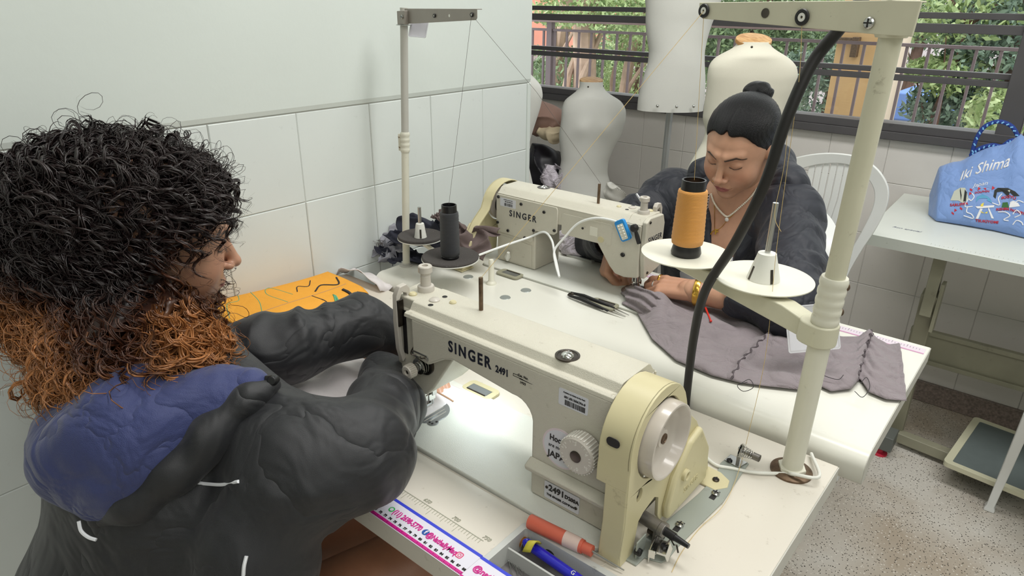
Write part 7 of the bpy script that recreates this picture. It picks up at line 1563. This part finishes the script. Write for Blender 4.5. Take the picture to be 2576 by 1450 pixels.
tree('tree', 'thin forked sapling right of the column', 2300, 5.6, .024, .35, [(2330, 15, .5, .24), (2430, 50, .4, .16), (2325, 175, .10, .08), (2400, 190, .2, .14)], M_bark2, ML[0], 1500, .045, 207, branches=6)
tree('tree', 'dense glossy tree at the right of the window', 2500, 5.8, .05, .15, [(2510, 150, .36, .42), (2450, 275, .45, .22), (2540, 40, .4, .35)], M_bark2, ML[2], 4600, .05, 208)
tree('tree', 'yellow-green bush low in the right window corner', 2540, 5.3, .02, .1, [(2540, 290, .25, .2)], M_bark2, ML[3], 900, .045, 209)
tree('tree', 'background tree high behind the column', 2250, 9.2, .07, .3, [(2300, 0, 1.3, .5), (2120, 60, .9, .7), (2460, 20, .9, .5)], M_bark2, ML[1], 3600, .07, 210)
tree('tree', 'background tree behind the torso form', 1700, 8.6, .08, .3, [(1640, 120, 1.2, .7), (1800, 150, 1.2, .7), (1460, 200, .8, .4)], M_bark2, ML[1], 4600, .07, 211)
m = MB(); m.box((-14, 11.8, -1), (6, 12.2, 1.5)); tag(m.build('garden_wall', mat('pale_far_wall', (222, 210, 212), .8, var=.08, vscale=1)), 'pale wall far behind the trees', 'wall')
q = at(1400, 40, 'y', 11); m = MB(); m.box((q.x-2.2, 11, .6), (q.x+1.1, 11.4, 2.6)); m.prism([(q.x-2.3, 2.6), (q.x+1.2, 2.6), (q.x+.6, 3.1), (q.x-1.7, 3.1)], 'y', 10.9, 11.5, mi=1); tag(m.build('house', [mat('salmon_render', (226, 150, 128), .8, var=.1, vscale=2), mat('red_roof', (190, 104, 84), .8)]), 'salmon-coloured house glimpsed behind the pale trunks', 'house')
q = at(2030, 152, 'y', 9.0); m = MB(); m.box((q.x-.35, 9.0, q.z-.10), (q.x+.35, 9.3, q.z+.10)); tag(m.build('awning', mat('orange_awning', (226, 110, 70), .7), bevel=.02), 'orange patch of awning seen beyond the cream dress form', 'awning')
q = at(2330, 215, 'y', 8.0); cv = thing('car', 'car under a blue cover parked beyond the trees', 'car', (q.x+.1, 8.0, q.z-.46)); m = MB(); m.prism([(-.95, .30), (-.9, .52), (-.55, .60), (-.30, .78), (.35, .78), (.65, .58), (.95, .52), (.95, .30)], 'y', -.5, .3); m.build('blue_cover', mat('blue_tarpaulin', (120, 152, 222), .6, wrink=.4, wscale=4), cv, bevel=.04); cv.scale = (.8, 1, .55)
for sx in (-.55, .55): m = MB(); m.cyl((sx, -.52, .16), (sx, .3, .16), .17, n=24); m.build('wheel', M_rub, cv)
m = MB(); m.box((-.95, -.48, .16), (.95, .28, .34)); m.build('body', mat('grey_car_paint', (196, 196, 204), .3), cv, bevel=.05)
m = MB(); m.box((-14, 4.3, -.65), (8, 12, -.6)); struct(m.build('ground', mat('courtyard_ground', (150, 146, 136), .9, var=.2, vscale=1), smooth=False))
m = MB(); m.box((-3.6, YB+.17, -.12), (3.2, 4.2, 0.0)); struct(m.build('floor_balcony', mat('balcony_slab', (170, 164, 156), .8), smooth=False))
